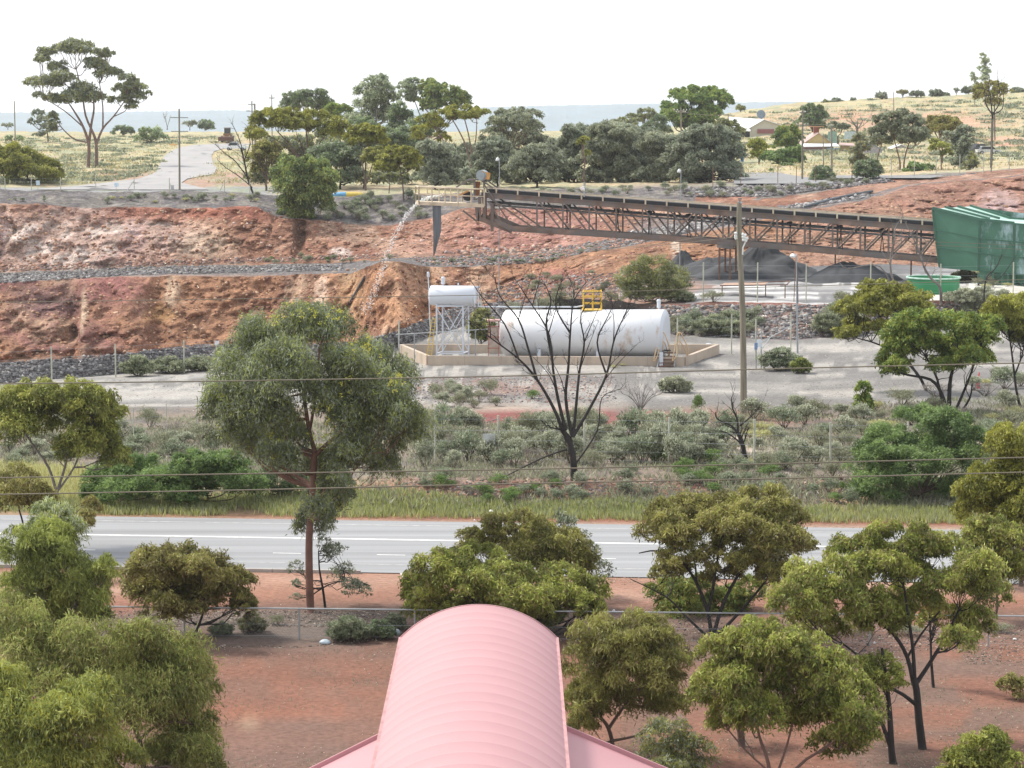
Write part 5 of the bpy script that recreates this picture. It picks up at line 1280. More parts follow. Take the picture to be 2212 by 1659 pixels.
# vehicles
M_tyre = mat('tyre_rubber', (.025, .025, .027), .85)
def wheel(root, c, r, wd=.25, axd=Vector((0, 1, 0))):
    mb = MB(); lathe(mb, c-axd*wd/2, axd, [(0, r*.55), (0, r*.95), (.04, r), (wd-.04, r), (wd, r*.95), (wd, r*.55)], 20); w_ = mb.build('wheel', M_tyre, root)
    mb = MB(); lathe(mb, c-axd*(wd/2+.01), axd, [(0, .01), (0, r*.55), (wd+.02, r*.55), (wd+.02, .01)], 14); sub(mb, 'rim', M_galv, w_, root)
def vehicle(name, label, cat, u, v, Lc, body, cab, paint, rot=0.0, wr=.33, tray=False):
    b = G(u, v); f = thing(name, label, cat, b); R = Matrix.Rotation(rot, 3, 'Z')
    def X(p): return b+R @ Vector(p)
    h0, h1_, wd = body
    mb = MB(); 
    prof = [(-Lc/2, h0), (-Lc/2, h1_*.95), (-Lc*.1, h1_), (Lc*.18, h1_), (Lc/2-.1, h1_*.85), (Lc/2, h0+.15), (Lc/2, h0)]
    k = len(prof); mb.add([X((x, -wd/2, z)) for x, z in prof]+[X((x, wd/2, z)) for x, z in prof], [tuple(range(k)), tuple(range(k, 2*k))[::-1]]+[(i, (i+1) % k, k+(i+1) % k, k+i) for i in range(k)]); mb.build('body', paint, f)
    x0, x1, zt = cab; prof = [(x0, h1_-.02), (x0+.25, zt), (x1-.55, zt), (x1, h1_-.02)]
    mb = MB(); mb.add([X((x, -wd/2+.12, z)) for x, z in prof]+[X((x, wd/2-.12, z)) for x, z in prof], [(0, 1, 2, 3), (7, 6, 5, 4)]+[(i, (i+1) % 4, 4+(i+1) % 4, 4+i) for i in range(4)]); mb.build('windows', M_dk, f)
    mb = MB(); mb.box(X(((x0+x1)/2-.15, 0, zt+.03)), (x1-x0-.75, wd-.25, .08), R); mb.build('roof', paint, f)
    for x in (-Lc*.31, Lc*.31):
        for y in (-wd/2, wd/2): wheel(f, X((x, y, wr)), wr, .22, R @ Vector((0, 1, 0)))
    for y in (-wd*.35, wd*.35): mb = MB(); mb.box(X((Lc/2, y, h1_*.72)), (.06, .3, .18), R); mb.build('headlight', M_por, f)
    return f
vehicle('utility_vehicle', 'white utility parked on the side road behind the bare tree branches', 'utility', 511, 325, 4.9, (.4, 1.05, 1.8), (-.4, 1.7, 1.72), mat('white_car_paint', (.72, .74, .78), .3), rot=math.pi*.96)
vehicle('wrecked_car', 'derelict white car body in the dry grass at the far right of the hill', 'car', 2134, 333, 4.4, (.35, .9, 1.7), (-1.5, 1.3, 1.4), mat('chalky_paint', (.55, .55, .53), .7), rot=.1)
vehicle('wrecked_car', 'dark derelict car in the scrub just left of the white wreck', 'car', 2116, 328, 4.2, (.35, .9, 1.7), (-1.5, 1.3, 1.4), mat('dark_car_paint', (.09, .09, .10), .6), rot=.5)
# wheel loader facing the viewer
b = G(491, 307); f = thing('wheel_loader', 'rust brown wheel loader with a wide bucket parked at the end of the side road', 'loader', b); s = b.y/FV
M_ldr = mat('dirty_orange_machine', (.22, .12, .05), .7, var=.3); mb = MB(); mb.hexa([b+Vector(q) for q in ((-1.9, -3.2, .3), (1.9, -3.2, .3), (1.9, -2.2, .3), (-1.9, -2.2, .3), (-1.9, -3.4, 1.3), (1.9, -3.4, 1.3), (1.9, -2.4, 1.4), (-1.9, -2.4, 1.4))]); mb.build('bucket', mat('rust_bucket', (.11, .055, .04), .8), f)
mb = MB(); mb.box(b+Vector((0, 1, 1.5)), (1.8, 4, 1.3)); mb.build('body', M_ldr, f)
mb = MB(); mb.beam(b+Vector((-.7, -2.4, 1.0)), b+Vector((-.7, .2, 2.0)), .25, .4); mb.beam(b+Vector((.7, -2.4, 1.0)), b+Vector((.7, .2, 2.0)), .25, .4); mb.build('arms', M_ldr, f)
mb = MB(); mb.box(b+Vector((0, .8, 2.8)), (1.5, 1.5, 1.3)); mb.build('cab', M_dk, f); mb = MB(); mb.box(b+Vector((0, .8, 3.55)), (1.7, 1.8, .12)); mb.tube([b+Vector((.6, 2, 2.2)), b+Vector((.6, 2, 3.4))], .08, 6); mb.build('cab_roof', M_ldr, f)
for x in (-1.15, 1.15):
    for y in (-.9, 2.4): wheel(f, b+Vector((x, y, .8)), .8, .6, Vector((1, 0, 0)))
# beached blue and yellow shapes
b = G(748, 424); s = b.y/FV; f = thing('canoe', 'upturned blue and yellow boat lying in the grass behind the weeping tree', 'boat', b)
mb = MB(); lathe(mb, b+Vector((-1.9, 0, .15)), Vector((1, 0, 0)), [(0, .05), (.5, .3), (1.2, .38), (1.9, .38)], 12); mb.build('bow', mat('blue_hull', (.12, .32, .52), .5), f)
mb = MB(); lathe(mb, b+Vector((0, 0, .15)), Vector((1, 0, 0)), [(0, .38), (1.2, .36), (2.0, .28), (2.4, .04)], 12); mb.build('stern', mat('yellow_hull', (.6, .45, .08), .5), f)
# letterbox stand, chair-like
b = G(1882, 352)
# litter
rngl = random.Random(9)
def litter(label, u, v, w_, h_, m, cat='litter', name='litter_bag'):
    b = G(u, v); s = b.y/FV; mb = MB(); n = 8
    R = w_*s/2; H = h_*s
    prof = [(.0, 0.01), (.0, R*.8), (.3, R), (.7, R*.8), (.95, R*.45), (1.0, .01)]
    k0 = 0
    for (t, r) in prof:
        for j in range(n):
            a = 2*math.pi*j/n; q = r*(1+rngl.uniform(-.2, .2)); mb.v.append((math.cos(a)*q, math.sin(a)*q*.7, H*t+rngl.uniform(-.05, .05)*H))
    for i in range(len(prof)-1):
        for j in range(n): j2 = (j+1) % n; mb.f.append((i*n+j, i*n+j2, (i+1)*n+j2, (i+1)*n+j))
    o = mb.build(name, m, None, smooth=True); o.location = b; tag(o, label, cat)
M_lw = mat('white_litter', (.78, .80, .80), .5); M_lb = mat('bluish_litter', (.42, .50, .55), .5)
litter('round white plastic bag caught at the edge of the roadside grass', 1061, 1113, 13, 12, M_lw)
litter('crumpled bluish plastic sheet on the dirt before the pipe fence', 702, 1391, 26, 10, M_lb)
litter('pale plastic bag under the shrubs left of the pink roof', 858, 1372, 14, 14, M_lb)
litter('white paper scrap against the far side of the pipe fence by the pink roof', 1326, 1322, 7, 6, M_lw)
litter('small yellow and black carton on the red dirt under the gums', 1515, 1604, 13, 9, mat('yellow_carton', (.5, .38, .12), .6, var=.5, scale=6), name='carton')
litter('white plastic bag on the red dirt beyond the fence at the far right', 2157, 1275, 18, 8, M_lw)
litter('white paper scrap on the leaf litter at the right edge', 2192, 1382, 9, 4, M_lw)
litter('small white cup lying on the verge below the flowering gum', 1025, 2035/1.808, 4, 4, M_lw)
litter('tiny white scrap beside the third fence post from the right', 1889, 1391, 5, 5, M_lw)
litter('white scrap by the kerb stone at the road edge', 955, 1312, 22, 3, M_lw)
litter('white foam block on the grey gravel before the bund', 1178, 803, 7, 4, M_lw)
o = ribbon('driveway_apron', [(870, 905, 1252), (865, 900, 1243), (862, 890, 1235), (868, 888, 1228)], mat('concrete_apron', (.46, .42, .38), .9), .03, 3)

# ================================================================= TREES: near
T_ = tree
T_('tall gum with weeping grey-green foliage, yellow blossom and smooth red trunk before the highway', (671, 1322),
   [(560, 745, 72, 50), (640, 705, 70, 40), (710, 700, 60, 36), (600, 800, 80, 55), (515, 820, 62, 58), (480, 870, 40, 45), (505, 920, 50, 45), (560, 880, 60, 50), (790, 775, 60, 38), (740, 790, 55, 50),
    (840, 820, 62, 50), (780, 850, 75, 60), (860, 880, 62, 60), (800, 940, 70, 60), (890, 925, 40, 45), (760, 980, 50, 38), (830, 1000, 40, 40), (560, 960, 60, 35), (610, 985, 34, 30), (700, 860, 46, 40, -45), (655, 810, 44, 34, -50), (600, 900, 44, 36, -40), (740, 900, 44, 34, -40), (545, 710, 30, 22),
    (690, 1010, 40, 38), (700, 1070, 46, 45), (680, 1125, 42, 42), (735, 1050, 28, 32), (640, 940, 30, 34)],
   stems=[([(671, 1322), (668, 1240), (668, 1160), (674, 1080), (678, 1000), (680, 975)], 9, 6.5), ([(680, 975), (668, 930), (655, 850), (640, 790), (620, 740)], 5.5, 2.2), ([(680, 985), (705, 960), (735, 935), (770, 890), (800, 830)], 5, 2), ([(668, 935), (678, 880), (684, 820), (690, 760), (700, 720)], 3.6, 1.6), ([(655, 850), (600, 860), (540, 850)], 2.5, 1.2), ([(674, 1100), (700, 1060), (715, 1020)], 3, 1.5)],
   pal='grey', pal2='weep', mix2=.4, bark='red', name='gum_tree', dens=1.05, droop=1.2, leafw=.20, px=5.0, clump=.36, twigs=7, seed=4, flat=1.0)
# blossom on the tall gum
rng = np.random.default_rng(8)
_r = [o for o in COL.objects if o.get('label', '').startswith('tall gum with weeping')][0]
sp = []
for (u, v, r) in ((640, 672, 18), (730, 690, 20), (600, 690, 14), (765, 745, 22), (835, 800, 30), (860, 830, 25), (790, 740, 18), (700, 880, 20), (720, 905, 20), (700, 940, 18), (585, 940, 16), (480, 845, 14), (695, 680, 22), (750, 830, 24), (600, 985, 14)):
    for k in range(6): sp.append(np.array(P(u+rng.normal()*r*.6, v+rng.normal()*r*.5, _r.location.y-1.2+rng.normal()*.3)))
C_ = np.repeat(np.array(sp), 9, 0)+rng.normal(size=(len(sp)*9, 3))*.05; A_ = rng.normal(size=C_.shape); A_ /= np.linalg.norm(A_, axis=1)[:, None]
V, F = leafquads(C_, A_, np.full(len(C_), .07), np.full(len(C_), .05), rng); mesh_np('blossom', V, F, leafmat(), _r, palcol('straw', rng.uniform(.7, 1, len(C_)), rng)*np.array([.85, .82, .28]))
T_('slender dark sapling with sparse drooping twigs beside the red trunk of the tall gum', (703, 1308), [(745, 1240, 30, 22), (775, 1275, 34, 16), (640, 1225, 18, 20), (725, 1190, 26, 20), (700, 1170, 14, 20), (640, 1290, 14, 10)],
   stems=[([(703, 1308), (697, 1270), (690, 1230), (688, 1190)], 3.2, 1.2), ([(697, 1270), (725, 1258), (765, 1255), (800, 1265)], 1.6, .8)], pal='grey', bark='black', name='sapling', dens=.28, leafw=.22, d=88, seed=5)
T_('nearest weeping gum filling the lower left corner with long green leaves', (250, 1800), [(60, 1640, 100, 60), (150, 1560, 90, 55), (40, 1560, 70, 60), (140, 1640, 90, 60), (250, 1640, 60, 50), (190, 1500, 70, 42), (10, 1480, 50, 60)],
   pal='weep', pal2='yellow', mix2=.25, bark='grey', name='gum_tree', d=56, dens=1.1, droop=1.3, leafw=.2, px=6.5, seed=6, clump=.4)
T_('broad weeping gum at left with its crown ending over the bare red dirt', (300, 1730), [(350, 1420, 90, 60), (260, 1440, 80, 60), (410, 1450, 55, 55), (200, 1390, 80, 60), (330, 1500, 100, 60), (420, 1530, 45, 40), (240, 1530, 90, 60), (410, 1600, 75, 52), (350, 1630, 50, 40), (440, 1640, 45, 50), (90, 1420, 90, 70), (150, 1480, 80, 60), (300, 1375, 55, 35), (40, 1350, 60, 60)],
   stems=[([(300, 1730), (310, 1660), (290, 1570), (230, 1520)], 8, 4), ([(300, 1600), (350, 1560), (420, 1565)], 4, 2), ([(290, 1570), (300, 1500), (340, 1440)], 4, 2)],
   pal='weep', pal2='brown', mix2=.28, bark='brown', name='gum_tree', d=64, dens=1.15, droop=1.25, leafw=.17, px=6, seed=7, clump=.38)
T_('bright weeping gum at the left edge in front of the highway', (60, 1500), [(110, 1220, 75, 50), (180, 1260, 60, 50), (50, 1270, 60, 50), (110, 1160, 55, 45), (140, 1300, 80, 50), (210, 1310, 40, 40), (30, 1340, 50, 60), (230, 1230, 30, 30), (40, 1180, 45, 45), (90, 1340, 60, 50)],
   pal='weep', pal2='bright', mix2=.35, bark='grey', name='gum_tree', d=76, dens=1.15, droop=1.2, leafw=.19, px=5.6, seed=8)
T_('pale young gum tip rising over the road edge at the far left', (110, 1400), [(110, 1110, 50, 30), (90, 1150, 40, 30), (150, 1145, 40, 26), (60, 1160, 26, 26)], pal='pale', pal2='weep', mix2=.5, bark='grey', name='gum_tree', d=79, dens=.9, droop=1.2, leafw=.19, px=5.6, seed=81)
T_('round brown-green gum left of the tall flowering gum by the pipe fence', (420, 1383), [(400, 1210, 60, 32), (335, 1220, 60, 40), (460, 1235, 55, 42), (510, 1270, 40, 45), (380, 1260, 80, 40), (310, 1265, 42, 45), (440, 1290, 55, 35), (530, 1305, 22, 28), (350, 1310, 45, 28), (400, 1325, 20, 14)],
   stems=[([(412, 1380), (430, 1350), (441, 1310), (440, 1270)], 3.6, 1.8), ([(368, 1340), (360, 1310), (370, 1270)], 3, 1.6)], pal='brown', pal2='olive', mix2=.35, bark='black', name='gum_tree', dens=1.0, droop=.8, px=4.8, seed=9)
T_('bright olive umbrella gum directly behind the pink barrel roof', (1150, 1375), [(1030, 1205, 75, 28), (950, 1225, 60, 34), (905, 1265, 42, 38), (1000, 1260, 80, 38), (1090, 1240, 60, 30), (1110, 1285, 90, 38), (1210, 1250, 60, 30), (1270, 1285, 50, 36), (1200, 1300, 80, 34), (930, 1310, 55, 34), (1020, 1310, 80, 32), (1280, 1320, 32, 22), (1140, 1330, 60, 26)],
   pal='bright', pal2='brown', mix2=.3, bark='black', name='gum_tree', dens=1.15, droop=.9, px=4.8, seed=10, r0=6, hub=.3)
T_('dull olive gum on the near side of the highway behind the umbrella gum', (1140, 1330), [(1115, 1130, 70, 26), (1050, 1160, 55, 26), (1160, 1160, 60, 30), (1220, 1175, 56, 34), (1180, 1205, 70, 36), (1020, 1185, 34, 22), (1255, 1215, 36, 30), (1130, 1190, 60, 30)],
   stems=[([(1140, 1330), (1140, 1260), (1125, 1200), (1110, 1160)], 4.5, 2), ([(1140, 1270), (1180, 1220), (1210, 1190)], 3, 1.5)], pal='olive', pal2='brown', mix2=.45, bark='black', name='gum_tree', d=89, dens=1.0, droop=.8, seed=11)
T_('thin straggly grey shrub poking up against the highway between two gums', (1245, 1310), [(1225, 1130, 30, 16), (1240, 1160, 34, 20), (1270, 1190, 30, 22), (1290, 1230, 30, 24), (1210, 1110, 14, 10)], pal='grey', bark='grey', name='sapling', d=90, dens=.22, seed=12, r0=2.5, hub=.55)
T_('wide brownish gum with many bare dark limbs right of the pink roof', (1538, 1372), [(1470, 1105, 80, 34), (1560, 1095, 70, 30), (1650, 1075, 65, 28), (1700, 1110, 45, 34), (1610, 1130, 90, 40), (1500, 1150, 80, 36), (1430, 1140, 52, 32), (1680, 1165, 70, 36), (1590, 1185, 75, 36), (1730, 1175, 34, 28), (1480, 1200, 60, 30), (1650, 1215, 60, 28), (1700, 1245, 46, 24), (1440, 1235, 40, 20), (1560, 1235, 50, 22)],
   stems=[([(1538, 1372), (1528, 1320), (1505, 1260), (1470, 1210), (1420, 1190), (1380, 1195)], 5, 1.2), ([(1540, 1372), (1560, 1310), (1590, 1250), (1620, 1200), (1650, 1150)], 5, 1.8), ([(1528, 1330), (1540, 1270), (1550, 1210), (1560, 1150)], 4, 1.8), ([(1545, 1360), (1600, 1320), (1650, 1260), (1690, 1200)], 4, 1.5), ([(1530, 1360), (1480, 1330), (1440, 1290), (1360, 1250)], 3.6, .8), ([(1505, 1262), (1500, 1210), (1480, 1150)], 2.6, 1.2)],
   pal='brown', pal2='olive', mix2=.5, bark='black', name='gum_tree', dens=.92, droop=.7, seed=13, twigs=8, clump=.3)
T_('small olive mallee filling the gap under the bare dark limbs by the pipe fence', (1510, 1378), [(1440, 1280, 50, 36), (1480, 1320, 55, 34), (1570, 1300, 50, 34), (1620, 1270, 36, 28), (1560, 1345, 36, 22), (1510, 1270, 36, 30)], pal='olive', pal2='green', mix2=.3, bark='black', name='gum_tree', d=87, dens=.95, seed=14, r0=4, hub=.3)
T_('spreading green gum with a forked black trunk at lower right', (1994, 1618), [(1950, 1160, 90, 32), (1860, 1190, 80, 36), (1780, 1240, 80, 40), (1720, 1290, 62, 42), (2030, 1190, 80, 36), (2110, 1230, 60, 40), (1930, 1230, 95, 42), (1840, 1290, 80, 40), (2060, 1270, 75, 42), (1960, 1300, 70, 36), (2090, 1340, 52, 40), (1770, 1340, 55, 36), (1900, 1340, 50, 28), (2150, 1280, 34, 26), (2070, 1380, 40, 26)],
   stems=[([(1994, 1618), (1985, 1550), (1980, 1490), (1972, 1460)], 10, 7), ([(1974, 1480), (1960, 1420), (1930, 1370), (1880, 1330), (1830, 1300)], 5.5, 2), ([(1976, 1470), (1972, 1400), (1962, 1330), (1950, 1250)], 5, 2), ([(1980, 1475), (2010, 1430), (2040, 1380), (2070, 1320)], 5.5, 2), ([(1982, 1525), (1950, 1500), (1915, 1480), (1870, 1430), (1820, 1390)], 5, 2), ([(1960, 1420), (1990, 1370), (2030, 1320)], 3, 1.6)],
   pal='bright', pal2='brown', mix2=.35, bark='black', name='gum_tree', dens=1.02, droop=.95, px=5, seed=15, twigs=7)
T_('dark twin-stemmed trunk with a thin tuft of leaves left of the forked black gum', (1930, 1700), [(1905, 1440, 40, 30), (1880, 1470, 30, 26), (1935, 1475, 26, 30), (1860, 1440, 30, 22)],
   stems=[([(1930, 1700), (1926, 1620), (1922, 1540), (1912, 1450), (1905, 1400)], 9.5, 3), ([(1926, 1620), (1905, 1560), (1888, 1500), (1865, 1440)], 5.5, 2.5)], pal='olive', pal2='bright', mix2=.4, bark='black', name='gum_tree', d=66.5, dens=.6, seed=16, px=5)
T_('thin sapling trunk standing behind the forked black gum', (2017, 1485), [(2010, 1340, 26, 24), (2040, 1320, 22, 20)], stems=[([(2017, 1485), (2012, 1430), (2010, 1370), (2006, 1300)], 4, 1.5)], pal='olive', bark='black', name='sapling', dens=.7, seed=17)
T_('dense round gum with bright yellow-green top in the lower right foreground', (1680, 1715), [(1640, 1375, 80, 40), (1560, 1410, 60, 44), (1710, 1400, 75, 42), (1780, 1440, 60, 40), (1620, 1450, 80, 46), (1720, 1470, 70, 46), (1830, 1500, 70, 46), (1550, 1480, 60, 44), (1780, 1540, 80, 44), (1860, 1560, 52, 44), (1640, 1530, 62, 42), (1580, 1540, 50, 34), (1800, 1600, 60, 32)],
   stems=[([(1672, 1715), (1660, 1650), (1640, 1590), (1630, 1520)], 5.5, 2), ([(1680, 1715), (1720, 1660), (1790, 1610), (1840, 1560)], 4.5, 1.8), ([(1665, 1670), (1610, 1620), (1560, 1560)], 2.6, 1.5), ([(1672, 1690), (1700, 1610), (1720, 1530)], 3.5, 1.6)],
   pal='bright', pal2='brown', mix2=.3, bark='salmon', name='gum_tree', d=62, dens=1.12, droop=1.05, px=5.6, seed=18)
T_('thick leaning trunk with a hidden crown behind the dense round gum', (1603, 1612), [(1570, 1500, 44, 30), (1610, 1500, 40, 30)], stems=[([(1603, 1612), (1598, 1570), (1580, 1530), (1560, 1490)], 9, 6)], pal='olive', bark='brown', name='gum_tree', dens=.6, seed=19)
T_('grey-olive gum right beside the pink barrel roof', (1326, 1640), [(1290, 1365, 62, 36), (1390, 1350, 60, 30), (1340, 1395, 85, 40), (1430, 1390, 60, 36), (1270, 1430, 58, 46), (1380, 1440, 85, 46), (1455, 1440, 40, 44), (1300, 1490, 70, 46), (1400, 1500, 70, 40), (1250, 1520, 40, 50), (1450, 1520, 40, 34), (1260, 1575, 34, 34)],
   stems=[([(1326, 1640), (1322, 1600), (1310, 1565), (1290, 1545)], 5.5, 3.5), ([(1314, 1575), (1345, 1530), (1380, 1490), (1400, 1440)], 4, 1.8), ([(1300, 1555), (1290, 1500), (1290, 1440)], 3, 1.5)],
   pal='olive', pal2='brown', mix2=.4, bark='brown', name='gum_tree', dens=.9, droop=1.1, px=5.6, leafw=.2, seed=20)
T_('low leafy regrowth at the foot of the grey-olive gum by the pink roof', (1440, 1690), [(1440, 1590, 60, 34), (1490, 1620, 50, 40), (1420, 1640, 50, 40), (1470, 1665, 50, 30)], pal='olive', pal2='grey', mix2=.5, bark='brown', name='mallee_bush', cat='bush', d=63, dens=.6, droop=1.0, px=5.6, leafw=.2, seed=21, r0=3)
T_('small round olive bush cut off by the bottom right corner', (2122, 1720), [(2120, 1610, 55, 40), (2080, 1650, 45, 36), (2165, 1650, 45, 36), (2120, 1670, 60, 40)], pal='olive', pal2='bright', mix2=.5, bark='brown', name='mallee_bush', cat='bush', d=61, dens=1.0, px=5.6, seed=22, r0=3)
T_('brown-green shrub at the right edge on the leaf-strewn dirt', (2195, 1512), [(2190, 1475, 30, 20), (2215, 1490, 30, 22)], pal='brown', pal2='olive', mix2=.4, bark='brown', name='mallee_bush', cat='bush', dens=.8, seed=23, r0=2)
T_('tall yellow-olive gum at the right edge over the two lower cables', (2205, 1330), [(2185, 950, 50, 36), (2215, 990, 50, 40), (2170, 1000, 34, 28), (2130, 1040, 48, 36), (2195, 1070, 56, 44), (2100, 1065, 40, 30), (2120, 1100, 60, 36), (2200, 1130, 50, 44), (2240, 1050, 40, 50)],
   pal='yellow', pal2='olive', mix2=.5, bark='brown', name='gum_tree', d=92, dens=1.1, droop=.9, seed=24, r0=6, hub=.3)
T_('rounded olive gum at the right edge above the highway verge', (2150, 1370), [(2140, 1145, 60, 28), (2190, 1170, 50, 34), (2110, 1175, 44, 30), (2165, 1215, 50, 34), (2210, 1230, 36, 30)], pal='bright', pal2='brown', mix2=.35, bark='brown', name='gum_tree', d=86, dens=1.1, droop=.9, seed=25, r0=4)
# beyond the highway
T_('umbrella-shaped olive gum with pale forked limbs at the left beyond the highway', (124, 1150), [(60, 855, 70, 30), (140, 850, 75, 28), (200, 865, 50, 30), (10, 880, 60, 36), (90, 885, 80, 34), (235, 900, 42, 36), (170, 900, 60, 30), (30, 925, 60, 34), (225, 945, 44, 36), (170, 950, 44, 30), (250, 985, 34, 26), (140, 975, 30, 22)],
   stems=[([(124, 1150), (120, 1090), (122, 1060)], 6, 5), ([(122, 1065), (105, 1010), (70, 960), (45, 920)], 3.6, 1.5), ([(122, 1065), (140, 1010), (148, 960), (150, 900)], 3.4, 1.4), ([(124, 1062), (160, 1010), (180, 960), (210, 930)], 2.6, 1.2)],
   pal='olive', pal2='bright', mix2=.3, bark='grey', name='gum_tree', d=100, dens=1.08, droop=.9, seed=26)
T_('sparse reddish gum spray hanging low at the left edge above the highway', (50, 1190), [(30, 1030, 48, 28), (70, 1060, 44, 26), (15, 1075, 40, 30), (100, 1085, 30, 22), (180, 1130, 24, 26), (195, 1090, 24, 18)], stems=[([(70, 1190), (52, 1140), (40, 1090), (50, 1040)], 2.6, 1.2), ([(60, 1150), (100, 1100), (130, 1120), (180, 1120)], 1.6, .9)], pal='brown', pal2='olive', mix2=.4, bark='black', name='gum_tree', d=94, dens=.7, droop=1.1, seed=27)
T_('dense green wattle mound on the left beyond the highway', (235, 1090), [(215, 1040, 38, 28), (250, 1020, 44, 30), (300, 1010, 50, 30), (270, 1060, 60, 30), (340, 1045, 50, 34), (200, 1065, 26, 20)], pal='green', pal2='wattle', mix2=.4, bark='brown', name='wattle_bush', cat='bush', dens=1.35, droop=.2, seed=28, r0=3, px=3.6)
T_('larger dense green wattle mound right of the other one on the left verge', (450, 1092), [(430, 1000, 60, 28), (490, 1010, 50, 32), (400, 1030, 50, 34), (460, 1050, 70, 36), (530, 1045, 42, 34), (390, 1070, 36, 24)], pal='green', pal2='wattle', mix2=.45, bark='brown', name='wattle_bush', cat='bush', dens=1.35, droop=.2, seed=29, r0=3, px=3.6)
T_('low bluish green wattle right behind the red trunk of the tall gum', (600, 1075), [(600, 1020, 44, 34), (640, 1050, 34, 26), (570, 1050, 30, 26)], pal='wattle', pal2='grey', mix2=.3, bark='brown', name='wattle_bush', cat='bush', dens=1.2, droop=.2, seed=30, r0=3, px=3.6)
T_('big soft feathery green wattle on the right beyond the highway', (1990, 1130), [(1990, 905, 62, 30), (2060, 920, 50, 32), (1920, 950, 62, 34), (2010, 960, 70, 36), (1880, 1000, 50, 36), (1960, 1010, 70, 38), (2070, 990, 60, 38), (1900, 1050, 56, 34), (1990, 1065, 72, 36), (2075, 1060, 46, 40), (1900, 1095, 50, 24), (1950, 1100, 60, 26), (2040, 1105, 56, 26), (2080, 1100, 36, 24), (2000, 1112, 60, 20), (2110, 950, 30, 26)],
   pal='wattle', pal2='green', mix2=.35, bark='brown', name='wattle_tree', dens=1.25, droop=.25, px=3.6, seed=31, r0=5, hub=.35, d=112)
T_('bright green umbrella gum with dark sinuous trunks at right', (2050, 893), [(1990, 690, 60, 24), (1945, 720, 38, 30), (2060, 700, 70, 26), (2110, 725, 45, 28), (1940, 765, 40, 34), (2000, 745, 60, 30), (2070, 755, 60, 34), (2120, 770, 26, 24), (1930, 800, 24, 16), (2140, 700, 34, 18), (2040, 790, 34, 18)],
   stems=[([(2046, 893), (2034, 850), (2010, 820), (1960, 810), (1930, 800)], 5, 1.5), ([(2050, 893), (2052, 830), (2060, 790), (2070, 750)], 5.5, 2), ([(2060, 893), (2080, 850), (2100, 800), (2110, 760)], 3.6, 1.5), ([(2040, 880), (2025, 820), (2000, 770)], 4, 1.6), ([(2072, 900), (2095, 860), (2100, 830)], 3, 1.5)],
   pal='bright', pal2='green', mix2=.4, bark='black', name='gum_tree', dens=1.1, droop=.6, seed=32)
T_('dark olive spreading gum leaning left beside the green round tank', (1965, 830), [(1890, 625, 42, 20), (1950, 635, 46, 22), (1870, 655, 50, 24), (1930, 670, 50, 22), (1990, 650, 30, 22), (1825, 665, 26, 14), (1850, 700, 34, 18), (1820, 722, 26, 16), (1900, 705, 30, 14), (2000, 672, 28, 12)],
   stems=[([(2015, 880), (1990, 820), (1955, 780), (1900, 745), (1850, 730)], 4, 1.2), ([(1985, 815), (1950, 760), (1910, 700), (1890, 660)], 3, 1.2)], pal='olive', pal2='yellow', mix2=.3, bark='black', name='gum_tree', d=155, dens=1.1, droop=.5, seed=33, fill=.2)
T_('yellow-green gum with a thin black trunk at the right edge above the gravel', (2200, 902), [(2165, 665, 44, 24), (2205, 660, 40, 24), (2150, 690, 40, 22), (2200, 690, 46, 24), (2235, 690, 36, 26), (2205, 735, 20, 26)], stems=[([(2204, 902), (2195, 840), (2188, 780), (2180, 720)], 3.4, 1.6), ([(2192, 810), (2210, 760), (2212, 720)], 2, 1)], pal='yellow', pal2='olive', mix2=.5, bark='black', name='gum_tree', dens=1.05, seed=34, d=146)
T_('small bright green weeping sapling on the scrub slope left of the umbrella gum', (1866, 905), [(1866, 840, 18, 16), (1864, 865, 20, 18), (1872, 885, 14, 14)], pal='bright', pal2='green', mix2=.5, bark='brown', name='sapling', dens=1.2, droop=.9, seed=35, r0=2)
T_('olive brown tea-tree bush in front of the orange pit wall left of the sand', (1410, 655), [(1410, 580, 46, 24), (1370, 600, 36, 26), (1450, 600, 38, 24), (1400, 620, 55, 26), (1460, 622, 30, 18), (1355, 620, 24, 18), (1370, 640, 26, 12), (1420, 642, 36, 12), (1465, 640, 24, 10)], pal='olive', pal2='drab', mix2=.5, bark='brown', name='tea_tree', cat='bush', dens=1.1, droop=-.4, px=3.4, seed=36, r0=2, leafw=.2)
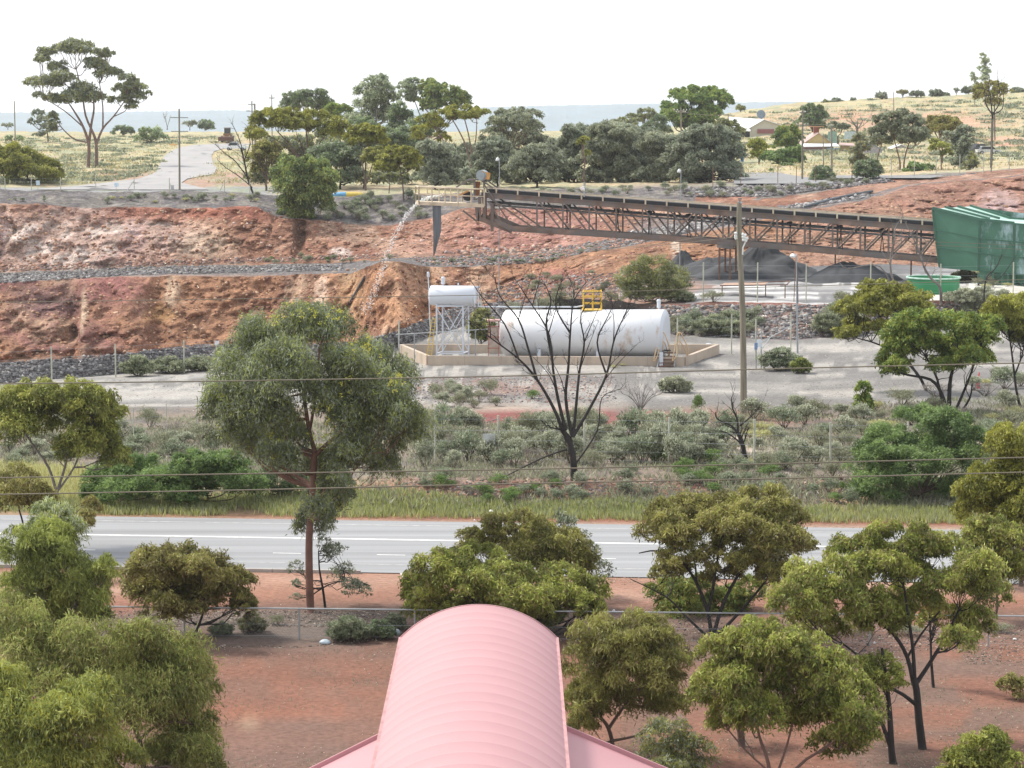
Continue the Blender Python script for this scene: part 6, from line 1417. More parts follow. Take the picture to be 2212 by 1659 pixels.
# dead trees
dead_tree('burnt dead tree with a fan of black limbs before the big white tank', (1240, 1038), [
 ([(1240, 1038), (1238, 990), (1228, 950), (1215, 930)], 9, 6.5), ([(1218, 935), (1195, 880), (1160, 820), (1120, 775), (1060, 730), (1010, 690)], 4.8, .7), ([(1222, 930), (1205, 860), (1195, 800), (1185, 720), (1150, 660), (1110, 600)], 4.6, .6),
 ([(1235, 940), (1222, 860), (1228, 790), (1232, 720), (1240, 650), (1270, 605)], 4.6, .6), ([(1238, 945), (1245, 870), (1252, 800), (1262, 740), (1255, 680), (1290, 640)], 4.2, .6), ([(1240, 940), (1275, 880), (1310, 810), (1325, 740), (1345, 690), (1370, 655)], 4.2, .6),
 ([(1160, 820), (1140, 750), (1120, 690), (1080, 640), (1070, 600)], 3.2, .7), ([(1195, 790), (1180, 700), (1190, 650), (1175, 610)], 3, .7), ([(1232, 720), (1200, 660), (1215, 600)], 2.5, .6), ([(1310, 810), (1290, 740), (1310, 690), (1330, 650)], 2.6, .6), ([(1120, 775), (1090, 700), (1040, 640), (1020, 610)], 2.4, .6),
 ([(1245, 1000), (1290, 930), (1300, 860), (1340, 840)], 2.4, .6), ([(1225, 970), (1170, 990), (1090, 1030)], 2.6, 1.2)] + [([(a, b), (a+(c-a)*.35+3, b-(b-e)*.45), (c, e)], 1.5, .4) for a, b, c, e in ((1060, 730, 1040, 640), (1120, 690, 1150, 590), (1150, 660, 1170, 580), (1185, 720, 1215, 620), (1228, 760, 1235, 640), (1262, 740, 1300, 650), (1325, 740, 1320, 640), (1345, 690, 1375, 620), (1200, 840, 1140, 760), (1300, 830, 1380, 740), (1222, 860, 1180, 760), (1252, 800, 1290, 700), (1085, 750, 1030, 700), (1240, 650, 1225, 590))], twig=3.6, seed=17, spread=.6, big=True, bark='burnt')
dead_tree('crooked small dead tree in the saltbush right of the wire fence sign', (1612, 1055), [([(1610, 1055), (1614, 1010), (1604, 960), (1594, 935)], 6, 4), ([(1596, 940), (1580, 920), (1550, 905), (1545, 890)], 3, .8), ([(1594, 936), (1592, 905), (1582, 880), (1580, 860)], 3, .7), ([(1598, 920), (1622, 900), (1640, 880)], 2.2, .6), ([(1604, 960), (1570, 935), (1540, 930)], 2.2, .6)], twig=4, seed=23, spread=.8, d=118)
dead_tree('pale bare dead tree standing before the green round tank', (2033, 656), [([(2033, 656), (2030, 620), (2010, 600), (1995, 575)], 3.6, 2), ([(1995, 575), (1985, 540), (1970, 510), (1955, 480)], 1.8, .5), ([(2000, 590), (1990, 550), (2000, 520), (1960, 505)], 1.6, .5), ([(1998, 580), (1975, 530), (1930, 500)], 1.4, .5)], bark='grey', twig=2.5, seed=31, spread=.8)
dead_tree('pale bare dead branches curving before the foot of the conveyor', (1945, 615), [([(1945, 615), (1925, 590), (1925, 550), (1932, 520)], 2.6, 1.8), ([(1932, 520), (1935, 490), (1950, 465), (1940, 440)], 1.4, .5), ([(1925, 560), (1945, 530), (1948, 500)], 1.2, .5), ([(1940, 610), (1900, 575), (1830, 580), (1810, 560)], 1.8, .6)], bark='grey', twig=2.5, seed=33, spread=.8, d=205)
dead_tree('bare dark sapling against the green shed wall', (2126, 652), [([(2126, 652), (2128, 610), (2150, 580), (2165, 550)], 2, .7), ([(2130, 605), (2160, 600), (2190, 560)], 1.4, .5)], bark='black', twig=3, seed=35, d=200)
dead_tree('bare leafless tree at the bend of the side road left of the tree belt', (547, 418), [([(547, 418), (535, 385), (528, 350), (520, 320)], 2.4, 1.4), ([(535, 385), (510, 350), (485, 330), (465, 312)], 1.4, .5), ([(528, 350), (520, 310), (510, 285), (500, 265)], 1.3, .5), ([(528, 345), (540, 310), (535, 275)], 1.3, .5), ([(545, 405), (515, 380), (485, 360), (470, 345)], 1.3, .5)], bark='black', twig=4, seed=37, spread=.7)
dead_tree('pollarded grey tree stump with short upright limbs behind the cottage', (2010/1.0-161, 296), [([(1851, 300), (1851, 285), (1852, 275)], 3, 2.4), ([(1852, 278), (1845, 268), (1842, 262)], 1.5, 1), ([(1852, 276), (1852, 265), (1854, 258)], 1.5, 1), ([(1853, 277), (1860, 268), (1863, 260)], 1.4, 1)], bark='grey', twig=1, seed=39)
dead_tree('tall bare black tree rising above the hill skyline at the far right', (2143, 262), [([(2143, 262), (2144, 255), (2143, 245)], 2.6, 2.2), ([(2143, 247), (2130, 225), (2127, 200), (2120, 178)], 1.6, .5), ([(2143, 245), (2140, 215), (2136, 190), (2138, 165)], 1.6, .5), ([(2144, 247), (2158, 225), (2160, 205), (2155, 165)], 1.6, .5), ([(2146, 247), (2165, 235), (2168, 205), (2172, 180)], 1.3, .5)], bark='black', twig=2, seed=41, d=365, spread=.5)
dead_tree('fallen grey timber lying on the red patch behind the saltbush', (1010, 935), [([(960, 925), (1000, 918), (1040, 915), (1075, 905)], 2.2, 1), ([(1000, 918), (1030, 935), (1060, 938)], 1.4, .7), ([(985, 920), (1020, 905), (1050, 903)], 1.2, .5)], bark='grey', twig=2, seed=43, d=136)
dead_tree('curved dead log lying in the scrub right of the burnt tree', (1400, 925), [([(1330, 915), (1360, 918), (1400, 926), (1440, 926)], 2.6, 1.6), ([(1405, 925), (1425, 912), (1450, 915), (1452, 928)], 1.8, 1)], bark='grey', twig=1, seed=45, d=135)
dead_tree('leafless twiggy shrub on the gravel edge right of the burnt tree', (1385, 885), [([(1385, 888), (1384, 880)], 2, 1.6)]+[([(1384, 884), (1384+dx*.5, 860), (1384+dx, 838+abs(dx)*.3)], 1.1, .4) for dx in (-40, -26, -14, -4, 8, 20, 34, 44)], bark='grey', twig=4, seed=47)
dead_tree('leaning grey strainer post and stay in the saltbush by the flowering gum', (972, 1004), [([(975, 1005), (945, 970), (920, 948), (905, 946)], 1.6, 1.4)], bark='grey', twig=0, seed=49, d=126, name='fence_stay')

# ================================================================= TREES: far
def far(label, base, lobes, **k):
    k.setdefault('px', 3.0); k.setdefault('dens', 1.2); k.setdefault('r0', 2.6); k.setdefault('twigs', 4); k.setdefault('leafw', .42); k.setdefault('droop', .5); k.setdefault('kdens', .8); k.setdefault('grow', 1.08)
    return T_(label, base, lobes, **k)
far('large salmon gum with layered open crown on the skyline at left', (199, 362), [(100, 115, 20, 11), (130, 106, 16, 9), (160, 102, 28, 13), (187, 104, 15, 11), (217, 113, 20, 8), (240, 116, 9, 4), (85, 130, 10, 10), (125, 145, 20, 10), (210, 138, 18, 11), (235, 160, 26, 11), (68, 176, 17, 9), (105, 175, 22, 10), (135, 170, 24, 12), (275, 170, 18, 9), (292, 186, 20, 9), (262, 190, 18, 8), (180, 200, 34, 16), (205, 212, 20, 12), (150, 210, 24, 12), (120, 212, 18, 8), (85, 206, 11, 6), (287, 206, 22, 8), (250, 216, 14, 6), (322, 202, 6, 5), (283, 231, 13, 5), (115, 258, 11, 14), (112, 278, 8, 8), (195, 135, 12, 8)],
    stems=[([(190, 362), (192, 315), (180, 275), (165, 248), (150, 225)], 4.2, 1.4), ([(192, 312), (197, 270), (203, 235), (200, 200)], 3.4, 1.3), ([(208, 362), (208, 312), (200, 285), (185, 250), (177, 200), (165, 150)], 4.0, 1.0), ([(208, 312), (222, 278), (245, 252), (268, 220)], 3.0, 1.0), ([(222, 276), (222, 230), (215, 180)], 2.0, .9), ([(190, 308), (160, 300), (135, 278), (125, 262)], 2.0, .8), ([(180, 275), (140, 240), (95, 212)], 1.6, .7), ([(245, 252), (270, 240), (278, 225)], 1.2, .6)],
    pal='dark', pal2='olive', mix2=.35, bark='salmon', name='gum_tree', seed=50, droop=.7, clump=.4, dens=1.25, sep=.25, grow=1.16)
far('small gum with sparse tufts left of the large salmon gum', (104, 307), [(83, 245, 12, 8), (68, 263, 7, 7), (100, 275, 12, 8), (92, 258, 9, 7), (80, 292, 10, 4)], stems=[([(104, 307), (102, 285), (95, 260), (85, 248)], 1.6, .8)], pal='dark', bark='brown', name='gum_tree', seed=51)
far('dense golden olive bush at the left edge above the pit rim', (60, 394), [(30, 335, 36, 22), (60, 350, 38, 22), (20, 365, 32, 22), (60, 375, 45, 20), (105, 370, 30, 20), (120, 378, 18, 14), (-10, 345, 30, 24)], pal='olive', pal2='yellow', mix2=.35, bark='brown', name='olive_bush', cat='bush', seed=52, dens=1.5, droop=.3)
far('rounded pale green bush right of the large salmon gum', (326, 308), [(325, 290, 26, 13), (340, 296, 20, 11), (308, 298, 16, 8)], pal='pale', pal2='green', mix2=.4, name='round_bush', cat='bush', seed=53, dens=1.5)
far('dark green bush between the salmon gum and the pale bush', (266, 293), [(260, 282, 16, 9), (275, 284, 13, 8)], pal='wattle', pal2='grey', mix2=.4, name='round_bush', cat='bush', seed=54, dens=1.5)
far('solitary domed bush on the plain right of the roadside power pole', (444, 281), [(444, 269, 14, 10), (438, 273, 9, 7), (452, 273, 8, 7)], pal='wattle', pal2='grey', mix2=.5, name='round_bush', cat='bush', seed=55, dens=1.6)
far('small flat-topped tree just right of the roadside power pole', (410, 281), [(405, 268, 9, 5), (418, 266, 8, 5)], pal='dark', name='gum_tree', seed=56, r0=1)
far('tiny dark tree on the plain at the far left edge', (17, 280), [(12, 271, 8, 4), (22, 270, 8, 4)], pal='dark', name='gum_tree', seed=57, r0=1)
far('low pale green bush at the foot of the bare timber pole', (30, 305), [(20, 300, 9, 6), (42, 300, 10, 6)], pal='pale', pal2='green', mix2=.5, name='round_bush', cat='bush', seed=58, r0=1)
dead_tree('thin bare dead sapling on the plain left of the roadside pole', (362, 280), [([(362, 282), (360, 268), (356, 255)], 1.0, .4), ([(360, 270), (366, 258)], .7, .3)], bark='grey', twig=4, seed=59)
far('rounded dark green tree standing furthest left on the skyline behind the umbrella gums', (665, 300), [(632, 210, 18, 11), (655, 207, 24, 12), (690, 206, 20, 12), (620, 228, 13, 10), (655, 228, 34, 14), (700, 225, 20, 14), (712, 235, 12, 12)], pal='grey', pal2='green', mix2=.3, name='skyline_tree', seed=60, d=520)
far('bright green bushy tree between the two tallest skyline trees and the dark one', (735, 295), [(728, 236, 26, 12), (745, 246, 24, 12), (710, 248, 20, 12)], pal='green', pal2='bright', mix2=.5, name='skyline_tree', seed=61, d=500)
far('tallest pale wispy gum on the skyline with a visible white trunk', (812, 320), [(805, 175, 18, 12), (822, 172, 14, 12), (790, 195, 20, 14), (830, 195, 22, 16), (810, 210, 24, 18), (850, 215, 16, 14), (785, 225, 20, 16), (825, 235, 30, 18), (800, 250, 34, 18), (850, 245, 20, 16), (770, 255, 22, 14)], stems=[([(812, 320), (812, 270), (815, 225), (812, 190)], 2.8, 1)], pal='pale', pal2='grey', mix2=.5, bark='grey', name='skyline_tree', seed=62, d=480, dens=.85)
far('leaning pale gum top between the tallest wispy gum and the bright one', (905, 320), [(890, 178, 14, 10), (875, 185, 16, 11), (880, 203, 18, 12), (900, 196, 12, 12), (893, 215, 12, 9)], stems=[([(918, 320), (912, 270), (902, 235), (892, 210)], 1.6, .8)], pal='grey', pal2='pale', mix2=.5, bark='grey', name='skyline_tree', seed=63, d=485, dens=.8)
far('bright leafy green gum on the skyline above the conveyor head', (945, 320), [(925, 185, 18, 14), (945, 190, 24, 14), (970, 198, 22, 14), (992, 208, 20, 12), (935, 215, 26, 16), (965, 222, 24, 14), (1005, 220, 12, 8), (920, 228, 14, 14)], pal='wattle', pal2='weep', mix2=.5, bark='grey', name='skyline_tree', seed=64, d=480)
far('dark cone-shaped tree below the tallest wispy gum', (865, 330), [(862, 236, 16, 14), (866, 255, 22, 18), (862, 280, 24, 22), (868, 305, 24, 18)], pal='wattle', pal2='grey', mix2=.4, name='skyline_tree', seed=65, d=450, dens=1.4)
far('mass of mid-green trees under the skyline between umbrella gums', (820, 345), [(780, 270, 30, 16), (810, 290, 30, 18), (850, 300, 26, 20), (900, 285, 28, 22), (895, 315, 30, 20), (830, 318, 26, 16), (930, 265, 22, 20)], pal='grey', pal2='green', mix2=.4, name='skyline_tree', seed=66, d=430, dens=1.3)
far('widest flat-topped umbrella gum at the left end of the tree belt', (660, 402), [(590, 250, 42, 11), (635, 246, 44, 11), (680, 254, 34, 12), (722, 268, 26, 13), (560, 270, 24, 12), (615, 268, 36, 13), (665, 275, 34, 12), (720, 285, 24, 11), (556, 292, 20, 12), (540, 285, 12, 10)], stems=[([(660, 402), (652, 360), (632, 320), (600, 285)], 3, 1.1), ([(660, 402), (662, 350), (664, 310), (660, 275)], 3, 1.1), ([(672, 402), (672, 350), (690, 310), (710, 285)], 2, .9), ([(640, 330), (610, 310), (575, 290)], 1.3, .7), ([(660, 330), (640, 290)], 1.4, .7)], pal='olive', pal2='yellow', mix2=.4, bark='brown', name='umbrella_gum', seed=67, clump=.4)
far('low brown-olive gum under the left end of the widest umbrella gum', (575, 408), [(565, 320, 24, 14), (550, 340, 18, 13), (590, 325, 20, 14), (560, 365, 16, 11), (600, 345, 18, 14)], pal='olive', pal2='brown', mix2=.5, bark='brown', name='gum_tree', seed=68, d=322)
far('smaller umbrella gum with yellow top right of the widest one', (785, 408), [(780, 278, 26, 10), (805, 282, 24, 11), (765, 292, 20, 10), (795, 298, 26, 11), (820, 300, 16, 12), (775, 308, 22, 9)], stems=[([(785, 408), (790, 370), (788, 330), (785, 295)], 2.2, 1)], pal='olive', pal2='yellow', mix2=.5, bark='brown', name='umbrella_gum', seed=69)
far('dark grey-green spreading tree below the two umbrella gums', (735, 418), [(700, 330, 30, 18), (735, 325, 34, 18), (765, 335, 28, 20), (715, 350, 30, 18), (755, 358, 28, 22), (770, 380, 18, 16), (735, 385, 22, 16)], pal='dark', pal2='wattle', mix2=.4, bark='black', name='gum_tree', seed=70, d=330, dens=1.3)
far('olive gum on a bare forked trunk in front of the yellow grass', (789, 420), [(810, 330, 26, 12), (820, 345, 18, 10), (800, 345, 20, 10)], stems=[([(789, 420), (790, 395), (786, 370), (780, 345)], 2.4, 1), ([(790, 398), (800, 370), (808, 345)], 1.8, .8)], pal='olive', bark='brown', name='gum_tree', seed=71, d=325)
far('large bright green weeping pepper tree hanging over the pit rim', (652, 484), [(620, 352, 26, 18), (655, 358, 30, 18), (612, 380, 26, 24), (645, 385, 36, 26), (690, 368, 30, 20), (712, 385, 24, 20), (675, 400, 40, 28), (625, 415, 34, 28), (670, 430, 40, 26), (705, 415, 24, 20), (635, 448, 30, 24), (655, 462, 24, 16)], pal='wattle', pal2='weep', mix2=.5, bark='brown', name='pepper_tree', seed=72, dens=1.5, droop=1.2, d=304, fill=.4)
far('round yellow-topped gum left of the falling water', (870, 440), [(850, 328, 24, 11), (880, 330, 24, 12), (830, 348, 20, 13), (865, 345, 30, 13), (895, 348, 16, 13), (818, 362, 12, 12), (850, 362, 24, 10), (885, 362, 18, 8)], stems=[([(872, 440), (871, 410), (868, 385), (862, 355)], 1.8, .9), ([(840, 418), (842, 390), (835, 365)], 1.2, .6)], pal='olive', pal2='yellow', mix2=.35, bark='brown', name='gum_tree', seed=73, d=312)
far('tall umbrella gum with bare fanned stems behind the conveyor head', (1018, 372), [(1000, 237, 40, 10), (968, 247, 28, 10), (1030, 246, 26, 11), (1000, 250, 34, 9), (930, 258, 26, 11), (945, 270, 22, 9), (908, 282, 18, 10), (900, 296, 14, 8), (960, 300, 16, 7)], stems=[([(1018, 372), (1018, 330), (1012, 290), (1000, 245)], 2.4, 1), ([(1018, 372), (1008, 320), (990, 280), (975, 255)], 2.2, .9), ([(1018, 350), (1028, 300), (1030, 255)], 1.8, .8), ([(990, 360), (968, 320), (945, 285), (930, 262)], 1.8, .8)], pal='olive', pal2='yellow', mix2=.5, bark='salmon', name='umbrella_gum', seed=74)
far('dark grey she-oak left of the tall umbrella gum', (940, 420), [(925, 322, 24, 16), (950, 330, 26, 18), (915, 345, 22, 18), (945, 355, 30, 22), (970, 350, 20, 18), (930, 380, 28, 20), (965, 385, 24, 18)], pal='dark', bark='black', name='she_oak', seed=75, d=325, dens=1.3)
far('tall grey feathery gum with see-through crown right of the tall umbrella gum', (1085, 375), [(1090, 248, 22, 12), (1120, 245, 24, 12), (1150, 250, 20, 13), (1075, 265, 24, 14), (1110, 268, 28, 15), (1145, 275, 24, 14), (1060, 290, 20, 18), (1090, 300, 28, 20)], pal='dark', pal2='drab', mix2=.4, bark='brown', name='gum_tree', seed=76, d=380, dens=.9)
OAK = [(1075, 345, 34, 'first grey she-oak from the left of the belt behind the conveyor head', 1030), (1160, 335, 40, 'second grey she-oak along the belt, the low one with a flat top', 0), (1240, 325, 36, 'third grey she-oak along the belt in front of the distant hills', 0), (1312, 325, 42, 'fourth grey she-oak along the belt with reddish stems', 0), (1372, 325, 38, 'fifth grey she-oak along the belt near the second floodlight', 0), (1430, 340, 34, 'sixth grey she-oak along the belt left of the largest', 0)]
rg = random.Random(44)
for i, (u, v, R, lab, _) in enumerate(OAK):
    top = [300, 312, 272, 268, 272, 292][i]; bot = 396+[-6, 4, 0, 6, 2, 4][i]; lob = []
    for k in range(14):
        t = k/13; vv = top+16+(bot-14-top-24)*t; lob.append((u+rg.uniform(-1, 1)*R*(.8+.35*math.sin(3.14*t)), vv, R*rg.uniform(.55, .8), rg.uniform(15, 21)))
    lob += [(u-R*.3, top+13, R*.5, 13), (u+R*.35, top+15, R*.45, 13)]
    far(lab, (u, bot+4), lob, pal='dark', pal2=('drab' if i % 2 else 'grey'), mix2=.4, bark='black', name='she_oak', seed=80+i, d=[330, 325, 345, 338, 350, 336][i], dens=1.45, fill=.4, group='grey she-oaks in a belt behind the conveyor')
far('grey she-oak crowns showing behind the first two oaks of the belt', (1130, 385), [(1120, 315, 34, 18), (1150, 300, 30, 14), (1180, 318, 30, 18), (1110, 345, 30, 22), (1200, 345, 30, 22), (1130, 280, 26, 12)], pal='drab', pal2='dark', mix2=.5, bark='black', name='she_oak', seed=180, d=400, dens=1.3)
far('grey-green she-oak crowns filling the back of the belt behind the third and fourth', (1280, 385), [(1270, 290, 30, 14), (1340, 285, 36, 16), (1300, 310, 40, 20), (1360, 310, 34, 20), (1240, 300, 24, 12), (1330, 340, 44, 24)], pal='drab', pal2='dark', mix2=.5, bark='black', name='she_oak', seed=181, d=400, dens=1.3)
far('grey-green she-oak crowns filling the gap left of the largest oak', (1430, 385), [(1420, 300, 34, 16), (1450, 320, 34, 20), (1400, 330, 30, 20), (1440, 350, 40, 22), (1395, 290, 26, 12)], pal='drab', pal2='dark', mix2=.5, bark='black', name='she_oak', seed=182, d=390, dens=1.3)
far('dark trees closing the belt between the tall umbrella gum and the first oak', (1010, 385), [(1000, 330, 34, 18), (1040, 330, 30, 20), (985, 355, 30, 20), (1030, 360, 34, 20), (1055, 355, 26, 20)], pal='dark', pal2='grey', mix2=.5, bark='black', name='she_oak', seed=183, d=400, dens=1.3)
far('leafy green trees closing the gap behind the pepper tree and the grey-green spreading tree', (690, 385), [(640, 310, 34, 16), (690, 305, 36, 18), (600, 310, 28, 16), (730, 300, 26, 14), (660, 335, 34, 18), (575, 335, 22, 18)], pal='olive', pal2='dark', mix2=.6, bark='brown', name='gum_tree', seed=184, d=400, dens=1.2)
far('mixed green trees closing the gap behind the round yellow-topped gum', (860, 370), [(840, 300, 34, 18), (880, 290, 30, 18), (870, 320, 34, 18), (900, 340, 24, 20), (800, 320, 24, 14)], pal='wattle', pal2='grey', mix2=.5, bark='brown', name='gum_tree', seed=185, d=420, dens=1.3)
for _u, _w, _l in ((935, 40, 'dark undergrowth left of the conveyor head lamp in the belt'), (1000, 44, 'dark undergrowth directly behind the drive motor of the conveyor'), (1095, 46, 'grey undergrowth right of the first floodlight under the belt'), (1170, 50, 'grey undergrowth under the flat-topped she-oak'), (1250, 46, 'grey undergrowth behind the white siren'), (1320, 50, 'grey undergrowth under the reddish stemmed she-oak'), (1400, 50, 'grey undergrowth left of the second floodlight'), (1460, 40, 'grey undergrowth at the left foot of the largest she-oak'), (1590, 26, 'grey undergrowth at the street corner below the largest she-oak'), (850, 40, 'grey undergrowth behind the round yellow-topped gum'), (770, 44, 'grey undergrowth right of the pepper tree'), (565, 34, 'olive undergrowth left of the pepper tree')):
    far(_l, (_u, 404), [(_u-_w*.5, 384, _w*.6, 13), (_u+_w*.5, 386, _w*.6, 13), (_u, 376, _w*.7, 14)], pal='dark', pal2=('olive' if _u < 900 else 'grey'), mix2=.4, name='undergrowth', cat='bush', d=345, r0=1, seed=300+_u, dens=1.3, hub=.1)
far('largest rounded grey she-oak at the right end of the belt', (1535, 402), [(1520, 285, 44, 16), (1480, 305, 34, 20), (1560, 300, 36, 18), (1525, 315, 50, 22), (1465, 335, 30, 24), (1580, 335, 34, 24), (1520, 350, 44, 24), (1475, 370, 26, 20), (1560, 368, 36, 20), (1590, 380, 14, 12), (1510, 385, 30, 14)], pal='dark', pal2='grey', mix2=.45, bark='black', name='she_oak', seed=88, d=330, dens=1.5, fill=.4, r0=4)
far('small bright yellow-green gum poking out of the grey she-oak belt', (1262, 400), [(1262, 302, 12, 7), (1256, 308, 9, 6), (1268, 330, 8, 6)], pal='olive', pal2='yellow', mix2=.5, bark='salmon', name='gum_tree', seed=89, d=328)
far('biggest bright green spreading tree on the skyline right of centre', (1505, 330), [(1462, 203, 20, 10), (1490, 196, 22, 10), (1535, 198, 22, 10), (1558, 206, 20, 12), (1570, 218, 12, 9), (1490, 215, 30, 14), (1530, 220, 34, 16), (1445, 232, 20, 12), (1480, 240, 34, 16), (1525, 245, 34, 18), (1450, 255, 24, 14), (1500, 265, 36, 16), (1440, 245, 12, 8)], pal='green', pal2='bright', mix2=.3, bark='black', name='skyline_tree', seed=90, d=560, dens=1.5, r0=4)
far('flat dark tree top on the skyline left of the biggest bright green tree', (1395, 300), [(1395, 243, 20, 8), (1388, 255, 22, 8), (1365, 254, 13, 8), (1410, 252, 14, 8)], pal='dark', pal2='olive', mix2=.4, name='skyline_tree', seed=91, d=520)
far('grey-green bushy tree at the left foot of the biggest bright green tree', (1420, 310), [(1420, 262, 18, 12), (1410, 280, 20, 14), (1435, 282, 16, 14)], pal='grey', pal2='wattle', mix2=.4, name='skyline_tree', seed=92, d=500)
far('low olive trees filling the belt skyline before the distant house', (1345, 300), [(1345, 262, 18, 7), (1330, 266, 16, 7), (1362, 268, 16, 8), (1300, 275, 20, 8)], pal='olive', pal2='dark', mix2=.6, name='skyline_tree', seed=93, d=480)
far('yellow-olive tree left of the white-roofed bungalow', (1580, 330), [(1562, 265, 14, 9), (1582, 272, 14, 11), (1595, 288, 14, 12), (1575, 300, 18, 14), (1590, 320, 16, 14)], pal='olive', pal2='grey', mix2=.5, name='garden_tree', seed=94, d=450)
far('yellow-green round garden tree in front of the bungalow', (1640, 356), [(1636, 310, 16, 10), (1642, 322, 18, 13), (1636, 336, 14, 11)], pal='bright', pal2='yellow', mix2=.5, name='garden_tree', seed=95, dens=1.5, d=440)
far('domed mid-green garden tree left of the tall pale power pole', (1700, 330), [(1700, 280, 20, 10), (1690, 294, 18, 14), (1712, 294, 20, 14), (1700, 312, 28, 12)], pal='green', pal2='olive', mix2=.4, name='garden_tree', seed=96, dens=1.5, d=450)
far('dark leafy hedge mass in front of the garden trees left of the cottage', (1690, 362), [(1690, 335, 28, 12), (1715, 340, 22, 14), (1665, 340, 20, 12), (1700, 352, 32, 10), (1720, 325, 14, 10)], pal='green', pal2='wattle', mix2=.5, name='hedge', cat='bush', seed=97, dens=1.6, d=430)
far('low green hedge tuft at the base of the tall pale power pole', (1710, 374), [(1700, 362, 18, 9), (1722, 366, 16, 8)], pal='green', pal2='grey', mix2=.4, name='hedge', cat='bush', seed=98, dens=1.5, d=415)
far('leafy green tree behind the cottage chimney', (1755, 290), [(1752, 234, 24, 9), (1755, 248, 30, 12), (1750, 262, 28, 12), (1768, 272, 18, 10)], pal='green', pal2='grey', mix2=.5, name='garden_tree', seed=99, dens=1.4, d=560)
far('grey shrub line behind the cottage right of its chimney', (1810, 285), [(1800, 272, 14, 8), (1820, 275, 14, 8)], pal='grey', name='hedge', cat='bush', seed=100, d=540)
far('dark clipped round bush at the street edge below the cottage', (1873, 392), [(1873, 355, 22, 10), (1862, 366, 17, 14), (1884, 366, 17, 14), (1873, 376, 24, 14)], pal='wattle', pal2='dark', mix2=.5, name='round_bush', cat='bush', seed=101, dens=1.8, droop=-.3)
far('upright dark green bush on the dark rocks right of the conveyor lamp', (1776, 418), [(1776, 370, 16, 10), (1770, 385, 20, 14), (1784, 388, 18, 14), (1776, 402, 22, 12)], pal='wattle', pal2='dark', mix2=.4, name='round_bush', cat='bush', seed=102, dens=1.8, droop=-.3, d=315)
far('largest grey-leaved gum with pink forked trunks near the outbuildings', (1945, 380), [(1910, 262, 26, 13), (1945, 250, 26, 12), (1970, 262, 24, 13), (1930, 278, 34, 15), (1895, 285, 18, 14), (1970, 285, 30, 15), (1990, 300, 20, 13), (1900, 305, 20, 12), (1945, 300, 26, 12)], stems=[([(1944, 382), (1944, 350), (1938, 325), (1930, 295)], 2.2, 1), ([(1953, 382), (1953, 350), (1960, 320), (1970, 295)], 2.2, 1), ([(1896, 375), (1896, 340), (1905, 310)], 2, .8)], pal='grey', pal2='drab', mix2=.35, bark='salmon', name='gum_tree', seed=103, d=370, dens=1.3)
far('brownish olive domed tree right behind the largest grey-leaved gum', (2035, 345), [(2015, 262, 20, 10), (2040, 262, 26, 12), (2062, 272, 18, 12), (2030, 280, 30, 12)], pal='brown', pal2='olive', mix2=.4, bark='brown', name='gum_tree', seed=104, d=400, dens=1.4)
far('grey-green leaning gum right of the brownish domed tree', (2078, 380), [(2085, 285, 18, 13), (2060, 295, 20, 14), (2090, 305, 16, 14), (2070, 320, 22, 16), (2090, 335, 14, 14), (2072, 350, 18, 14)], pal='grey', pal2='dark', mix2=.5, bark='black', name='gum_tree', seed=105, d=365, dens=1.2)
far('slender bright-topped gum between the two larger grey gums', (2032, 380), [(2020, 308, 14, 7), (2030, 318, 18, 10), (2045, 330, 12, 8)], stems=[([(2033, 380), (2033, 345), (2030, 320)], 1.6, .8)], pal='olive', pal2='bright', mix2=.4, bark='salmon', name='gum_tree', seed=106, d=362)
far('dark low shrub mass at the trunks of the grey gums', (1990, 384), [(1975, 362, 22, 10), (2000, 366, 22, 9), (1960, 372, 16, 7)], pal='green', pal2='wattle', mix2=.4, name='hedge', cat='bush', seed=107, d=360, dens=1.5)
far('grey drooping gum directly right of the tan shed', (1860, 370), [(1856, 300, 14, 10), (1866, 315, 14, 12), (1852, 330, 14, 12), (1848, 350, 12, 12), (1862, 345, 12, 12)], pal='grey', pal2='brown', mix2=.4, name='gum_tree', seed=108, d=400)
far('bushy shrub in front of the rightmost gums by the pit fence', (2095, 385), [(2100, 345, 10, 14), (2092, 360, 16, 12)], pal='olive', pal2='grey', mix2=.4, name='round_bush', cat='bush', seed=109, d=350)
RB = [(1904, 206, 12, 8, 'dark'), (1950, 198, 12, 5, 'brown'), (1980, 201, 14, 7, 'dark'), (2022, 200, 14, 8, 'grey'), (2040, 205, 11, 7, 'grey'), (2092, 194, 14, 8, 'grey'), (1785, 223, 11, 7, 'olive'), (1806, 218, 12, 7, 'grey'), (1821, 224, 10, 7, 'wattle'), (1884, 217, 12, 4, 'grey'), (2200, 196, 14, 8, 'grey'), (1600, 232, 10, 6, 'olive'), (1843, 214, 6, 3, 'dark'), (2066, 193, 6, 3, 'dark')]
RL = ['dark domed bush on the hill crest left of the lone thin pole', 'ragged brownish tree on the hill crest right of the lone thin pole', 'dark domed bush beside the ragged tree on the hill crest', 'grey broad bush on the crest in the middle of the right hill', 'smaller grey bush touching the broad bush on the crest', 'grey bush under the slim pale sapling on the crest', 'olive round bush below the crest above the garden trees', 'grey-green bush between two round bushes above the garden trees', 'round green bush right of the olive one above the garden trees', 'flat grey bush on the crest left of the dark domed bush', 'rounded grey bush on the crest at the right edge', 'lone olive bush on the crest by the biggest bright tree', 'tiny dark bush on the crest above the cottage', 'tiny dark bush on the crest left of the slim pale sapling']
for (u, v, a, b_, pl), lab in zip(RB, RL):
    far(lab, (u, v+b_+2), [(u-a*.3, v, a*.7, b_*.8), (u+a*.35, v+1, a*.65, b_*.75), (u, v+b_*.4, a, b_*.6)], pal=pl, pal2='grey', mix2=.3, name='crest_bush', cat='bush', d=772, link=False, hub=.1, r0=1, dens=1.5, seed=200+int(u))
